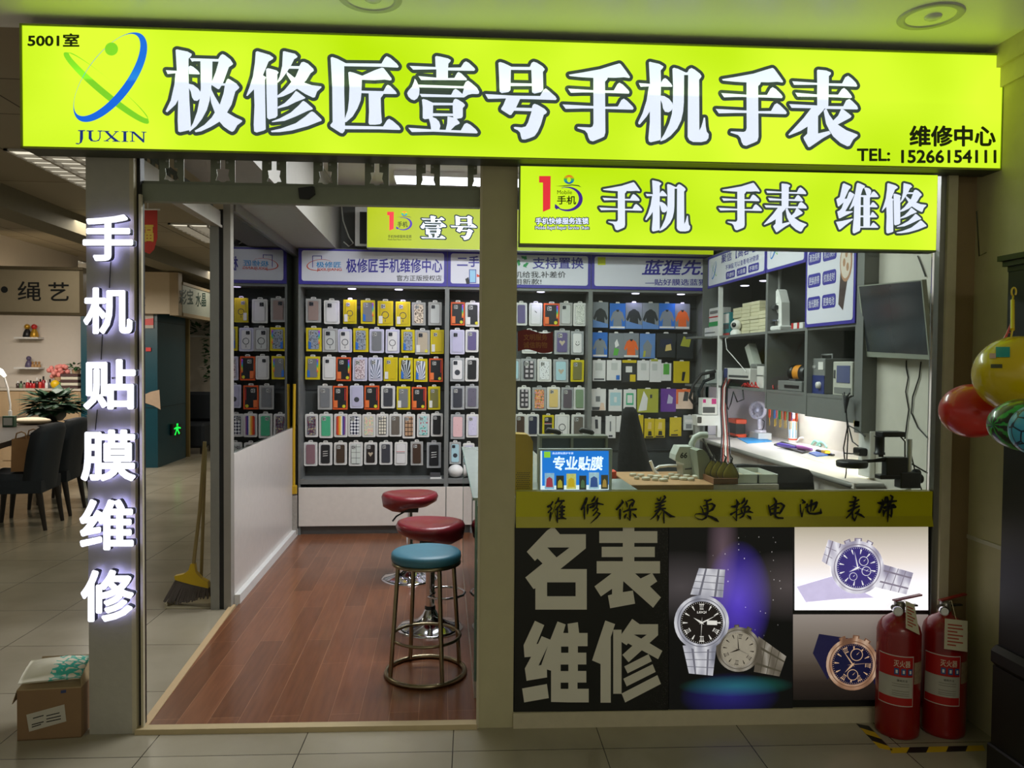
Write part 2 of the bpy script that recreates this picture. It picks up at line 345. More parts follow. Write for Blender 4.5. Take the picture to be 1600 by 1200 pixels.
# 10 per pixel cell
S['wei'] = "205,180 225,168 330,215 328,240 300,270 235,410 270,408 300,320 318,298 375,330 390,345 330,460 245,605 360,603 365,615 250,670 160,715 145,715 120,610 160,590 190,555 220,465 145,530 130,525 105,420 160,385|100,770 200,755 360,718 365,735 250,820 170,885 150,890|400,330 425,180 440,162 480,175 555,210 550,230 520,255 490,350 480,880 470,910 385,950 365,940 360,900 380,700 385,515 320,578 308,575 340,500|540,240 570,235 620,250 650,280 650,320 635,355 580,355 560,290|485,355 640,355 675,300 700,295 740,335 768,375 755,385 640,385 630,400 632,840 640,840 670,790 690,780 725,810 765,850 755,862 480,860 480,840 530,840 530,385 485,382|480,512 535,512 535,537 480,537|625,512 640,512 665,468 690,465 730,505 752,532 740,545 625,540|480,672 535,672 535,697 480,697|625,672 640,672 660,622 680,618 720,660 745,690 735,700 625,700"
# poster characters: 20/3 per pixel
S['ming_p'] = "380,25 410,30 465,97 735,97 735,245 470,460 745,460 745,882 210,882 210,660 190,668 105,548 285,402 232,350 205,375 120,280 330,60#335,235 565,235 430,338|332,598 628,598 628,742 332,742"
S['biao_p'] = "1120,28 1240,28 1240,510 1120,510|875,65 1480,65 1480,188 875,188|900,228 1453,228 1453,335 900,335|848,378 1507,378 1507,505 848,505|1010,500 1130,500 1125,580 1120,700 1225,683 1248,820 988,868 965,735 1008,722 1008,665 892,745 825,640|1120,500 1245,503 1305,558 1425,500 1478,588 1403,640 1517,755 1435,862 1125,585"
S['wei_p'] = "205,65 302,110 222,308 238,305 275,225 365,262 440,72 525,103 500,192 553,192 545,97 652,80 665,192 753,192 753,330 652,330 652,397 740,397 740,520 652,520 652,588 740,588 740,708 648,708 648,773 765,773 765,915 560,915 373,910 373,585 330,572 332,655 118,690 100,562 165,440 97,445 87,320|72,770 330,723 350,870 93,915#478,333 553,333 553,397 478,397|473,520 553,520 553,588 473,588|473,708 553,708 553,773 473,773|340,325 270,525 243,530"
S['xiu_p'] = "938,62 1040,100 995,235 995,918 888,918 888,515 800,478|1020,158 1107,158 1107,825 1020,825|1107,205 1218,45 1295,100 1487,100 1487,215 1397,297 1532,378 1488,465 1318,372 1180,497 1115,420 1220,325 1175,300 1160,320 1107,285|1135,540 1388,412 1422,487 1170,612|1125,668 1430,517 1462,597 1160,748|1107,822 1480,630 1517,722 1145,915#1235,208 1370,208 1312,250"
def strokes(k):
    a = S[k].split('#')
    return [[[tuple(float(v) for v in q.split(',')) for q in st.split()] for st in part.split('|')] for part in a]
def bounds(k):
    P = [q for st in strokes(k)[0] for q in st]
    return min(q[0] for q in P), min(q[1] for q in P), max(q[0] for q in P), max(q[1] for q in P)
def character(k, pl, f, d, M_in, M_out, r, parent):
    """one heavy character: white strokes on a rounded dark outline; f maps the cell to the plane"""
    mb = MB(); ol = MB()
    for i, st in enumerate(strokes(k)[0]):
        pts = [f(*q) for q in st]
        mb.face(pts, pl, d+i*.00012)
        if r: outline(ol, pts, r, pl, d-0.0012-i*.00003)
    o = mb.build('character', M_in, parent)
    if r: ol.build('outline', M_out, o)
    return o
# ------------------------------------------------------------------ shared materials
WHITE_PLASTIC = mat('white_plastic', (225, 225, 222), 0.35)
CREAM_WALL = mat('cream_wall', (196, 186, 158), 0.6, bump=0.12, scale=30)
OLIVE_WALL = mat('plaster_wall', (188, 180, 140), 0.7, bump=0.2, scale=14, var=0.1)
GREY_PANEL = mat('grey_laminate', (112, 114, 112), 0.45)
DARK_PANEL = mat('dark_laminate', (66, 70, 70), 0.5)
WHITE_PANEL = mat('white_laminate', (214, 206, 198), 0.35)
BLACK = mat('black_plastic', (22, 22, 24), 0.4)
RUBBER = mat('rubber', (14, 14, 15), 0.6)
CHROME = mat('chrome', (215, 215, 220), 0.08, 1.0, var=0.03)
BRASSY = mat('stool_steel', (150, 138, 112), 0.28, 1.0, var=0.15)
ALU = mat('aluminium', (150, 150, 146), 0.4, 0.7)
LED = mat('lamp_white', (245, 247, 255), 0.5, emit=4.0, var=0.0)

def tiles(nt, v, b):
    k = mapped(nt, v, rot=(0, 0, SKEW), loc=(TILE_U, TILE_W, 0))
    br = N_(nt, 'ShaderNodeTexBrick'); br.offset = 0.0
    for q, x in (('Scale', 1.0), ('Mortar Size', 0.0022), ('Mortar Smooth', 0.1), ('Bias', 0.0), ('Brick Width', 0.605), ('Row Height', 0.605)): br.inputs[q].default_value = x
    br.inputs['Color1'].default_value = lin((168, 160, 141)); br.inputs['Color2'].default_value = lin((161, 153, 134)); br.inputs['Mortar'].default_value = lin((66, 60, 50))
    nt.links.new(k, br.inputs['Vector'])
    no = N_(nt, 'ShaderNodeTexNoise', Scale=2.2, Detail=6.0); nt.links.new(v, no.inputs['Vector'])
    mx = N_(nt, 'ShaderNodeMix', data_type='RGBA', blend_type='MULTIPLY'); mx.inputs['Factor'].default_value = 0.55
    nt.links.new(br.outputs['Color'], mx.inputs['A']); nt.links.new(ramp(nt, no.outputs['Fac'], [(0.3, (205, 200, 190)), (0.65, (255, 255, 255))]), mx.inputs['B'])
    return mx.outputs['Result']
_p = atz(709, 1137, 0) - FO; TILE_U = -((_p @ EU) % 0.605)
_q = atz(100, 1185, 0) - FO
# the mapping rotates world into facade axes; shift so that joints fall where they lie
_rw = lambda P: (P.x*math.cos(SKEW)-P.y*math.sin(SKEW), P.x*math.sin(SKEW)+P.y*math.cos(SKEW))
TILE_U = -(_rw(atz(709, 1137, 0))[0] % 0.605); TILE_W = -(_rw(atz(100, 1185, 0))[1] % 0.605)
TILE = node_mat('floor_tile', tiles, 0.22, coord='Object')
def wood(nt, v, b):
    k = mapped(nt, v, rot=(0, 0, -PI/2), loc=(0.3, 0.03, 0))
    br = N_(nt, 'ShaderNodeTexBrick'); br.offset = 0.37; br.offset_frequency = 2
    for q, x in (('Scale', 1.0), ('Mortar Size', 0.0013), ('Mortar Smooth', 0.2), ('Bias', 0.0), ('Brick Width', 0.92), ('Row Height', 0.127)): br.inputs[q].default_value = x
    br.inputs['Color1'].default_value = lin((136, 84, 54)); br.inputs['Color2'].default_value = lin((112, 67, 41)); br.inputs['Mortar'].default_value = lin((170, 122, 88))
    nt.links.new(k, br.inputs['Vector'])
    g = N_(nt, 'ShaderNodeTexNoise', Scale=5.0, Detail=5.0); nt.links.new(mapped(nt, v, scale=(9, 0.7, 1)), g.inputs['Vector'])
    mx = N_(nt, 'ShaderNodeMix', data_type='RGBA', blend_type='MULTIPLY'); mx.inputs['Factor'].default_value = 0.6
    nt.links.new(br.outputs['Color'], mx.inputs['A']); nt.links.new(ramp(nt, g.outputs['Fac'], [(0.3, (190, 180, 172)), (0.7, (255, 255, 255))]), mx.inputs['B'])
    b.inputs['Coat Weight'].default_value = 0.25; b.inputs['Coat Roughness'].default_value = 0.12
    return mx.outputs['Result']
WOOD = node_mat('laminate_floor', wood, 0.32, coord='Object')
def ceiling_strips(nt, v, b):
    br = N_(nt, 'ShaderNodeTexBrick'); br.offset = 0.5
    for q, x in (('Scale', 1.0), ('Mortar Size', 0.006), ('Mortar Smooth', 0.1), ('Bias', 0.0), ('Brick Width', 1.2), ('Row Height', 0.6)): br.inputs[q].default_value = x
    br.inputs['Color1'].default_value = lin((168, 156, 132)); br.inputs['Color2'].default_value = lin((158, 146, 122)); br.inputs['Mortar'].default_value = lin((60, 54, 42))
    nt.links.new(mapped(nt, v, rot=(0, 0, PI/2)), br.inputs['Vector']); return br.outputs['Color']
HALL_CEIL = node_mat('hall_ceiling', ceiling_strips, 0.7, coord='Object')
CORR_CEIL = mat('corridor_ceiling_paint', (242, 243, 240), 0.34, var=0.02, scale=3, spec=.9)
SHOP_CEIL = mat('shop_ceiling_paint', (205, 203, 196), 0.7, var=0.03)

# ------------------------------------------------------------------ the setting
z0 = (0, 0, 0)
ZC, ZH, ZS = 2.87, 2.97, 3.06
struct_floor = MB().add([(-14, -3.5, 0), (4.5, -3.5, 0), (4.5, 20, 0), (-14, 20, 0)], [(0, 1, 2, 3)]).build('floor', TILE, base=z0, kind='structure')
PL = lambda u, w: F(u, w, 0)
XL = -1.30                                                     # left edge of the shop
WF = 0.012
a, b = F(-1.49, 0.0, 0), F(2.0, 0.0, 0)
fl = MB(); P4 = [F(-1.49, 0.02, 0), F(2.1, 0.02, 0), Vector((3.0, 7.25, 0)), Vector((XL, 7.3, 0))]
fl.hexa([q + EZ*0.001 for q in P4] + [q + EZ*WF for q in P4]); fl.build('floor_wood', WOOD, base=z0, kind='structure')
th = MB(); th.hexa([F(-1.49, -0.015, 0), F(-0.08, -0.015, 0), F(-0.08, 0.035, 0), F(-1.49, 0.035, 0), F(-1.49, -0.01, 0.02), F(-0.08, -0.01, 0.02), F(-0.08, 0.035, 0.02), F(-1.49, 0.035, 0.02)])
struct('trim_1', th, mat('threshold_strip', (190, 170, 130), 0.5))
eg = MB(); q0, q1 = F(-1.47, 0.02, 0), Vector((XL, 4.95, 0))
eg.hexa([q0-EU*.02, q0+EU*.015, q1+EU*.015, q1-EU*.02, q0-EU*.02+EZ*.016, q0+EU*.015+EZ*.016, q1+EU*.015+EZ*.016, q1-EU*.02+EZ*.016])
struct('trim_2', eg, mat('threshold_edge', (196, 168, 128), 0.5))

def slab(name, pts, z, t, M):
    mb = MB(); mb.hexa([Vector((p[0], p[1], z)) for p in pts] + [Vector((p[0], p[1], z+t)) for p in pts])
    return mb.build(name, M, base=z0, kind='structure')
cl, crr = F(-9, 0.0, 0), F(3.2, 0.0, 0)
slab('ceiling', [(-9, -3.5), (3.5, -3.5), (crr.x, crr.y), (cl.x, cl.y)], ZC, 0.05, CORR_CEIL)
slab('ceiling_hall', [(cl.x, cl.y), (XL-.03, F(-1.5, 0, 0).y), (XL-.03, 20), (-14, 20)], ZH, 0.05, HALL_CEIL)
sl = F(-1.6, .02, 0); sr = F(2.3, .02, 0)
slab('ceiling_shop', [(XL-.03, sl.y), (3.1, sr.y), (3.1, 7.4), (XL-.03, 7.4)], ZS, 0.05, SHOP_CEIL)
# walls of the shop
wb = MB().box((XL-.05, 7.25, 0), (3.07, 7.33, ZS)); struct('wall_back', wb, GREY_PANEL)
XR = 2.43
wr = MB().box((2.99, 4.2, 0), (3.07, 7.3, ZS)); struct('wall_right', wr, mat('shop_wall_paint', (206, 202, 190), 0.6, bump=0.1))
wc = MB(); g = F(1.95, 0.08, 0)
wc.hexa([Vector((XR, g.y, 0)), Vector((2.99, g.y, 0)), Vector((2.99, 4.22, 0)), Vector((XR, 4.22, 0))] + [Vector((XR, g.y, ZS)), Vector((2.99, g.y, ZS)), Vector((2.99, 4.22, ZS)), Vector((XR, 4.22, ZS))])
struct('wall_right_column', wc, MATS['shop_wall_paint'])
# facade: lintel, posts, sill
FM = mat('facade_paint', (176, 172, 160), 0.5, bump=0.15, scale=24)
def fbox(mb, u0, u1, w0, w1, za, zb, M=None): return mb.hexa([F(u0, w0, za), F(u1, w0, za), F(u1, w1, za), F(u0, w1, za), F(u0, w0, zb), F(u1, w0, zb), F(u1, w1, zb), F(u0, w1, zb)], M)
struct('lintel', fbox(MB(), -1.68, 2.1, 0.0, 0.10, 2.41, ZS), FM)
pl_ = facade(0)
struct('pillar_1', fbox(MB(), -1.677, -1.505, 0.0, 0.07, 0.0, 2.42), FM)
struct('pillar_2', fbox(MB(), -0.079, 0.072, 0.0, 0.16, 0.0, 2.42), mat('pillar_plaster', (186, 178, 142), 0.7, bump=0.25, scale=12, var=0.08))
tr = MB(); fbox(tr, -0.084, -0.074, -0.004, 0.02, 0.0, 2.4); struct('trim_3', tr, CREAM_WALL)
gr = MB(); fbox(gr, -1.505, -1.488, 0.0, 0.05, 0, 2.4, CREAM_WALL); fbox(gr, -1.488, -1.474, 0.03, 0.07, 0, 2.4, BLACK); fbox(gr, -1.474, -1.464, 0.012, 0.03, 0.0, 2.22, CREAM_WALL)
struct('trim_4', gr)
struct('sill', fbox(MB(), 0.072, 1.965, -0.012, 0.14, 0.0, 0.066), CREAM_WALL)
# right of the window: frame and the wall that comes forward
fr = MB(); fbox(fr, 1.885, 1.91, -0.006, 0.03, 0.066, 2.41, ALU); fbox(fr, 1.91, 1.952, -0.02, 0.03, 0.0, 2.41, CREAM_WALL)
struct('window_frame', fr)
u1 = facade(0).px(1520, 800)[0]
struct('wall_facade', fbox(MB(), 1.952, u1+2.5, 0.03, 0.12, 0.0, ZC), mat('beige_wall', (150, 128, 92), 0.7, bump=0.2, scale=10))
sw = MB(); fbox(sw, u1, u1+0.5, -0.27, 0.03, 0.0, ZC, OLIVE_WALL); fbox(sw, u1-0.012, u1, -0.28, 0.02, 2.70, ZC, CREAM_WALL); fbox(sw, u1-.03, u1, -0.29, 0.02, 2.78, ZC, CREAM_WALL)
struct('wall_side', sw)
tm = MB(); tp = [(0.03, 0.800), (-0.3, 0.800)]
fbox(tm, u1-0.006, u1, -0.265, 0.028, 0.795, 0.812); struct('trim_5', tm, mat('pale_trim', (200, 196, 175), 0.5))

# left side of the shop: bulkhead, post, partition with a pane above and white panel below
struct('bulkhead', MB().box((XL-.03, 3.4, 2.53), (XL+.36, 7.24, ZS)), mat('bulkhead_paint', (150, 147, 140), 0.6))
PY = 4.93
po = MB(); po.box((XL-.125, PY-.03, 0), (XL-.072, PY+.03, 2.37), ALU); po.box((XL-.072, PY-.02, 0), (XL-.045, PY+.03, 2.47), BLACK); po.box((XL-.045, PY-.03, 0), (XL-.002, PY+.04, 2.53), mat('post_grey', (150, 146, 138), 0.45))
struct('post', po)
rb = MB(); rb.box((XL-.12, 3.4, 2.365), (XL-.06, PY-.03, 2.455), mat('shutter_rail', (172, 168, 158), .5)); rb.box((XL-.06, 3.4, 2.355), (XL-.05, PY-.03, 2.37), MATS['shutter_rail'])
for i in range(14): rb.box((XL-.1, 3.45+i*.105, 2.455), (XL-.095, 3.45+i*.105+.05, 2.53), mat('side_shutter', (70, 76, 66), .5, .3))
rb.box((XL-.1, 3.45, 2.5), (XL-.094, PY-.03, 2.53), MATS['side_shutter']); struct('beam_rail', rb)
pw = MB(); pw.box((XL-.03, PY+.04, 0), (XL, 7.2, 0.96), mat('white_board', (205, 198, 192), 0.3)); pw.box((XL-.04, PY+.04, 0), (XL+.035, 7.2, 0.07), WHITE_PLASTIC)
struct('wall_partition', pw)
wt = MB(); wt.box((XL-.035, PY+.04, 2.47), (XL+.012, 7.2, 2.53), ALU); wt.box((XL-.03, 7.12, .96), (XL+.005, 7.2, 2.47), ALU)
struct('window_2_frame', wt)
PANE = glass_mat('partition_glass', (222, 234, 228))
struct('window_2', MB().box((XL-.016, PY+.04, 0.96), (XL-.01, 7.12, 2.47)), PANE)
# shop window
struct('window_1', fbox(MB(), 0.072, 1.885, 0.045, 0.051, 1.0, 2.06), glass_mat('window_glass', (240, 246, 240), 0.5))

# ------------------------------------------------------------------ hall beyond, on the left
HP = mat('hall_beam_paint', (120, 112, 90), 0.7)
def beam(x0, x1, y0, y1, z): MBm = MB().box((x0, y0, z), (x1, y1, ZH)); return struct('beam', MBm, HP)
beam(-3.9, -3.59, 3.6, 19.4, 2.78)
struct('wall_hall_back', MB().box((-14, 19.5, 0), (3, 19.6, ZH)), mat('hall_wall_paint', (176, 168, 150), 0.7))
struct('wall_hall_left', MB().box((-13.6, 3.3, 0), (-13.5, 19.5, ZH)), MATS['hall_wall_paint'])
TEAL = mat('teal_column_paint', (12, 62, 74), 0.35, var=0.12, scale=5)
tc_ = MB().box((-5.08, 11.4, 0), (-4.04, 12.6, 2.5), TEAL)
for zz in (0.86, 2.08): tc_.box((-5.08, 11.392, zz-.004), (-4.032, 12.6, zz+.004), mat('teal_joint', (10, 44, 52), 0.5))
stn = MB(); pb = back(11.39)
tc_.prism([pb.px(x, y) for x, y in ((222, 618), (236, 612), (249, 609), (251, 640), (240, 634), (222, 628))], 0, 0.004, pb, mat('bare_plaster', (176, 152, 128), 0.8))
struct('pillar_3', tc_)
# ------------------------------------------------------------------ the large lightbox over the shop
def glow(name, c0, c1, strength=1.0, scale=2.0):
    def f(nt, v, b):
        no = N_(nt, 'ShaderNodeTexNoise', Scale=scale, Detail=1.5); nt.links.new(v, no.inputs['Vector'])
        c = ramp(nt, no.outputs['Fac'], [(0.32, c0), (0.68, c1)])
        nt.links.new(c, b.inputs['Emission Color']); b.inputs['Emission Strength'].default_value = strength
        b.inputs['Base Color'].default_value = lin((30, 36, 4)); return None
    return node_mat(name, f, 0.45, coord='Object')
SIGN = glow('sign_face_lit', (186, 230, 0), (222, 255, 52), 1.05, 1.6)
GLYPH = mat('sign_letter_lit', (222, 230, 255), 0.5, emit=0.95, var=0.05, scale=6)
OUTL = mat('sign_letter_outline', (58, 70, 64), 0.5, emit=.8, var=.04)
INK = mat('sign_ink', (52, 68, 8), 0.5)
FRAME_D = mat('sign_frame', (60, 64, 44), 0.5)
W1 = -0.12; sp = facade(W1)
base = F(0.1, W1, 2.36)
sg = thing('lightbox_sign', 'long yellow green lightbox sign with white characters over the whole shopfront', 'sign', base)
c = [sp.px(30, 37), sp.px(1572, 85), sp.px(1563, 266), sp.px(35, 232)]
zt, zb = (c[0][1]+c[1][1])/2, (c[2][1]+c[3][1])/2; ul, ur = (c[0][0]+c[3][0])/2, (c[1][0]+c[2][0])/2
ZT1, ZB1 = zt, zb
mb = MB(); fbox(mb, ul, ur, W1+.004, -0.005, zb, zt); mb.build('sign_box', FRAME_D, sg)
fb = MB(); fb.face([(ul+.008, zb+.006), (ur-.008, zb+.006), (ur-.008, zt-.006), (ul+.008, zt-.006)], sp, 0.001); fb.build('sign_face', SIGN, sg)
bz = MB()
for q in ((ul, zb, ur, zb+.007), (ul, zt-.007, ur, zt), (ul, zb, ul+.008, zt), (ur-.008, zb, ur, zt)):
    bz.prism([(q[0], q[1]), (q[2], q[1]), (q[2], q[3]), (q[0], q[3])], 0.0, 0.006, sp)
bz.build('edge_trim', mat('sign_edge', (150, 170, 40), 0.4), sg)
for k, ox, oy in (('ji', 250, 70), ('xiu', 375, 70), ('jiang', 505, 75), ('yi', 625, 75), ('hao', 745, 80), ('shou', 865, 85), ('ji2', 985, 85), ('shou', 1104, 92), ('biao', 1215, 95)):
    character(k, sp, lambda x, y: sp.px(ox+x/8, oy+y/8), 0.004, GLYPH, OUTL, 0.0135, sg)
BLUE = mat('logo_blue', (22, 110, 240), 0.5, emit=0.75, var=0.03); GREEN = mat('logo_green', (128, 214, 44), 0.5, emit=0.8, var=0.03); NAVY = mat('logo_navy', (30, 58, 150), 0.5, emit=0.5, var=0.03)
def orbit_logo(pl, f, parent, d=0.003):
    """two crossed crescent orbits and a dot; f maps the 230 x 200 cell"""
    def cr(co, ao, bo, ci, ai, bi, ang): A, B = crescent(co, ao, bo, ci, ai, bi, ang); return [f(*q) for q in A], [f(*q) for q in B]
    g = MB(); ring_face(g, *cr((820/6, 588/6), 86, 13.2, (820/6+3.2, 588/6-3.9), 80, 8.2, math.atan2(665, 800)), pl, d); g.build('green_orbit', GREEN, parent)
    g = MB(); an = math.atan2(-810, 605)
    ring_face(g, *cr((858/6, 487/6), 83, 36.5, (858/6-5.0, 487/6-3.4), 77, 29.8, an), pl, d+.0008); g.build('blue_orbit', BLUE, parent)
    g = MB(); g.face([f(*q) for q in disc(870/6, 224/6, 10.3)], pl, d+.0016); g.build('green_dot', GREEN, parent)
orbit_logo(sp, lambda x, y: sp.px(30+x, 40+y), sg)
def label_part(name, body, pl, x0, y0, x1, y1, M, parent, bold=0.0, d=0.003, shear=0.0):
    g = MB(); write_px(g, body, pl, x0, y0, x1, y1, d, bold, None, shear); return g.build(name, M, parent)
label_part('room_number', '5001室', sp, 43, 52, 124, 73, INK, sg, 0.03)
# the wordmark in thick and thin letters
g = MB()
def cell(x, y): return sp.px(30+x/6, 40+y/6)
for st in ("555,982 622,982 622,990 602,992 602,1060 590,1098 560,1116 535,1112 532,1104 548,1102 560,1108 572,1095 574,992 555,990", "636,985 700,985 700,993 682,995 682,1055 695,1078 722,1082 748,1070 756,1050 756,996 738,994 738,986 785,986 785,994 766,996 766,1055 752,1082 715,1090 675,1085 655,1062 655,995 636,993", "788,988 850,990 850,997 836,998 876,1036 908,1000 894,998 894,992 936,992 936,999 920,1001 882,1042 936,1084 952,1086 952,1092 876,1090 876,1083 896,1082 864,1056 832,1080 846,1083 846,1088 795,1086 795,1080 814,1079 856,1049 806,996 788,995", "962,992 1026,993 1026,1000 1008,1002 1008,1084 1026,1086 1026,1092 962,1092 962,1086 980,1084 980,1001 962,999", "1036,994 1080,995 1164,1068 1164,1004 1146,1001 1146,996 1196,998 1196,1004 1176,1006 1176,1098 1164,1098 1070,1012 1070,1082 1088,1086 1088,1091 1040,1090 1040,1084 1058,1082 1058,1003 1036,1000"):
    g.face([cell(*[float(v) for v in q.split(',')]) for q in st.split()], sp, 0.003)
g.build('wordmark', NAVY, sg)
label_part('service_text', '维修中心', sp, 1421, 196, 1556, 229, INK, sg, 0.034)
label_part('phone_prefix', 'TEL:', sp, 1339, 232, 1391, 252, INK, sg, 0.028); label_part('phone_number', '15266154111', sp, 1408, 234, 1557, 255, INK, sg, 0.03)
# added unseen strip lamp, standing in for stronger sign spill on the ceiling
L_up = area('ceiling_fill_strip', F((ul+ur)/2, W1-.03, zt-.2), ur-ul-.1, .03, .85, (.6, .92, .06), (PI-.35, 0, -SKEW))
# cable hanging at the sign's right end
cb = MB(); cb.tube([facade(-.06).W(1574, 150), facade(-.06).W(1566, 262), facade(-.05).W(1558, 290), facade(-.04).W(1556, 320), facade(-.03).W(1561, 345), facade(-.03).W(1570, 380), facade(-.05).W(1530, 400), facade(-.05).W(1526, 330)], 0.003, 6)
cb.build('loose_cable', mat('cable_grey', (70, 72, 52), 0.5), label='thin grey cable dangling from the right end of the long lightbox', cat='cable')

# ------------------------------------------------------------------ the smaller lightbox over the window
W2 = -0.045; s2 = facade(W2)
sg2 = thing('lightbox_sign', 'shorter yellow green lightbox above the window with red numeral logo', 'sign', F(0.98, W2, 2.04))
c = [s2.px(812, 255), s2.px(1466, 268), s2.px(1464, 390), s2.px(811, 381)]
zt, zb = (c[0][1]+c[1][1])/2, (c[2][1]+c[3][1])/2; ul, ur = (c[0][0]+c[3][0])/2, (c[1][0]+c[2][0])/2
zt = min(zt, ZB1-0.004)
mb = MB(); fbox(mb, ul, ur, W2+.004, 0.015, zb-.008, zt); mb.build('sign_box', mat('sign_frame_grey', (96, 102, 80), 0.5), sg2)
fb = MB(); fb.face([(ul+.004, zb), (ur-.004, zb), (ur-.004, zt-.003), (ul+.004, zt-.003)], s2, 0.001); fb.build('sign_face', SIGN, sg2)
def fit(k, pl, x0, y0, x1, y1):
    bx = bounds(k); return lambda x, y: pl.px(x0+(x-bx[0])/(bx[2]-bx[0])*(x1-x0), y0+(y-bx[1])/(bx[3]-bx[1])*(y1-y0))
for k, x0, y0, x1, y1 in (('shou', 936, 285, 1003, 360), ('ji2', 1008, 282, 1078, 362), ('shou', 1122, 286, 1190, 360), ('biao', 1193, 287, 1260, 363), ('wei', 1305.5, 286, 1372, 365), ('xiu', 1377, 286.5, 1446.5, 365)):
    character(k, s2, fit(k, s2, x0, y0, x1, y1), 0.004, GLYPH, OUTL, 0.0095, sg2)
RED = mat('logo_red', (232, 52, 62), 0.5, emit=0.8, var=0.03); PURPLE = mat('logo_purple', (72, 40, 160), 0.5, emit=0.6, var=0.03)
def rainbow(nt, v, b):
    c = ramp(nt, xyz(nt, v)[2], [(0, (40, 40, 150)), (0.3, (20, 150, 190)), (0.55, (60, 190, 60)), (0.78, (240, 170, 30)), (1, (235, 60, 40))])
    nt.links.new(c, b.inputs['Emission Color']); b.inputs['Emission Strength'].default_value = 0.7; return c
RAIN = node_mat('logo_rainbow', rainbow)
def numeral_logo(pl, f, parent, d=0.003):
    g = MB(); g.face([f(*q) for q in ((362, 217), (517, 217), (512, 655), (413, 697), (413, 305), (362, 305))], pl, d); g.build('red_numeral', RED, parent)
    g = MB(); n = 30
    A = [(745+200*math.cos(t), 525-165*math.sin(t)) for t in [math.radians(115-i*(115+148)/n) for i in range(n+1)]]
    B = [(745+(200-w_)*math.cos(t), 525-(165-w_*.75)*math.sin(t)) for t, w_ in [(math.radians(115-i*(115+148)/n), 52*math.sin(PI*min(1, max(0.04, i/n)))**0.8) for i in range(n+1)]]
    g.add([pl.p(*f(*q), d) for q in A+B], [(i, i+1, n+2+i, n+1+i) for i in range(n)])
    g.face([f(*q) for q in ((575, 590), (640, 640), (592, 665), (570, 640))], pl, d); g.build('purple_arc', PURPLE, parent)
    g = MB(); ring_face(g, [f(*q) for q in disc(762, 264, 70, 28, 60)], [f(*q) for q in disc(762, 268, 26, 28, 34)], pl, d); g.build('rainbow_ring', RAIN, parent)
    g = MB(); g.face([f(*q) for q in ((575, 352), (680, 346), (800, 330), (890, 340), (930, 368), (880, 352), (800, 342), (690, 356))], pl, d); g.build('swoosh', mat('logo_swoosh', (110, 110, 90), 0.5), parent)
f2 = lambda x, y: s2.px(800+x*160/1371, 250+y*140/1200)
numeral_logo(s2, f2, sg2)
q = lambda x, y: (800+x*160/1371, 250+y*140/1200)
label_part('logo_text', 'Mobile', s2, *q(606, 405), *q(803, 458), INK, sg2, 0.0)
label_part('logo_text', '手机', s2, *q(604, 478), *q(858, 596), INK, sg2, 0.02)
for body, x0, y0, x1, y1, bo in (('手机快修服务连锁', 316, 772, 1024, 860, .022), ('Mobile Rapid Repair Service Chain', 316, 886, 1030, 940, .01)):
    label_part('slogan_outline', body, s2, *q(x0-12, y0-11), *q(x1+12, y1+11), OUTL, sg2, bo+.10, 0.0022); label_part('slogan', body, s2, *q(x0, y0), *q(x1, y1), GLYPH, sg2, bo, 0.0032)

# ------------------------------------------------------------------ six glowing letters up the left pillar
LET = mat('channel_letter_face', (238, 240, 255), 0.5, emit=1.25, var=0.02); LETS = mat('channel_letter_return', (40, 46, 70), 0.4); LETB = mat('channel_letter_backlight', (200, 200, 255), 0.5, emit=2.4, var=0.0)
lp = facade(0)
for body, x0, y0, x1, y1, lab in (('手', 129, 335, 208, 408, 'topmost glowing white character on the left pillar, a hand'), ('机', 130, 449, 207, 522, 'second glowing white character down the left pillar, below the hand'), ('贴', 130, 561, 212, 640, 'third glowing white character down the left pillar'),
                                 ('膜', 126, 671, 212, 752, 'fourth glowing white character down the left pillar'), ('维', 124, 780, 209, 860, 'fifth glowing white character down the left pillar'), ('修', 126, 890, 209, 972, 'lowest glowing white character on the left pillar')):
    D0, D1 = 0.022, 0.052
    vs, fs, nf = glyphs(body, 0.03)
    c4 = [lp.px(x0, y1, D1), lp.px(x1, y1, D1), lp.px(x1, y0, D1), lp.px(x0, y0, D1)]
    def ab(x, y): return [c4[0][i]*(1-x)*(1-y)+c4[1][i]*x*(1-y)+c4[2][i]*x*y+c4[3][i]*(1-x)*y for i in (0, 1)]
    def mp(x, y, d): return lp.p(*ab(x, y), d)
    t = thing('channel_letter', lab, 'lit letter', lp.p((c4[0][0]+c4[1][0])/2, c4[0][1], 0), 'glowing letters up the pillar')
    MB().add([mp(x, y, D1+z) for x, y, z in vs], fs).build('letter_face', LET, t)
    sd = MB()
    for fc in fs[nf:]: sd.prism([ab(vs[i][0], vs[i][1]) for i in fc], D0+.0006, D1-.0008, lp)
    sd.build('letter_return', LETS, t)
    MB().add([mp(x, y, D0+z) for x, y, z in vs], [tuple(reversed(k)) for k in fs]).build('back_light', LETB, t)
    st = MB()
    for ax, ay in ((0.5, 0.48), (0.5, 0.62)):
        st.tube([mp(ax, ay, 0.0), mp(ax, ay, D0+.004)], 0.004, 6)
    st.build('mounting_stud', ALU, t)
wi = MB(); wi.tube([lp.W(173, 408, .004), lp.W(171, 450, .004)], 0.0018, 5); wi.tube([lp.W(160, 522, .004), lp.W(158, 562, .004)], 0.0018, 5); wi.tube([lp.W(152, 640, .004), lp.W(149, 672, .004)], 0.0018, 5)
wi.build('letter_wiring', BLACK, label='thin black wire between the glowing letters on the left pillar', cat='wire')

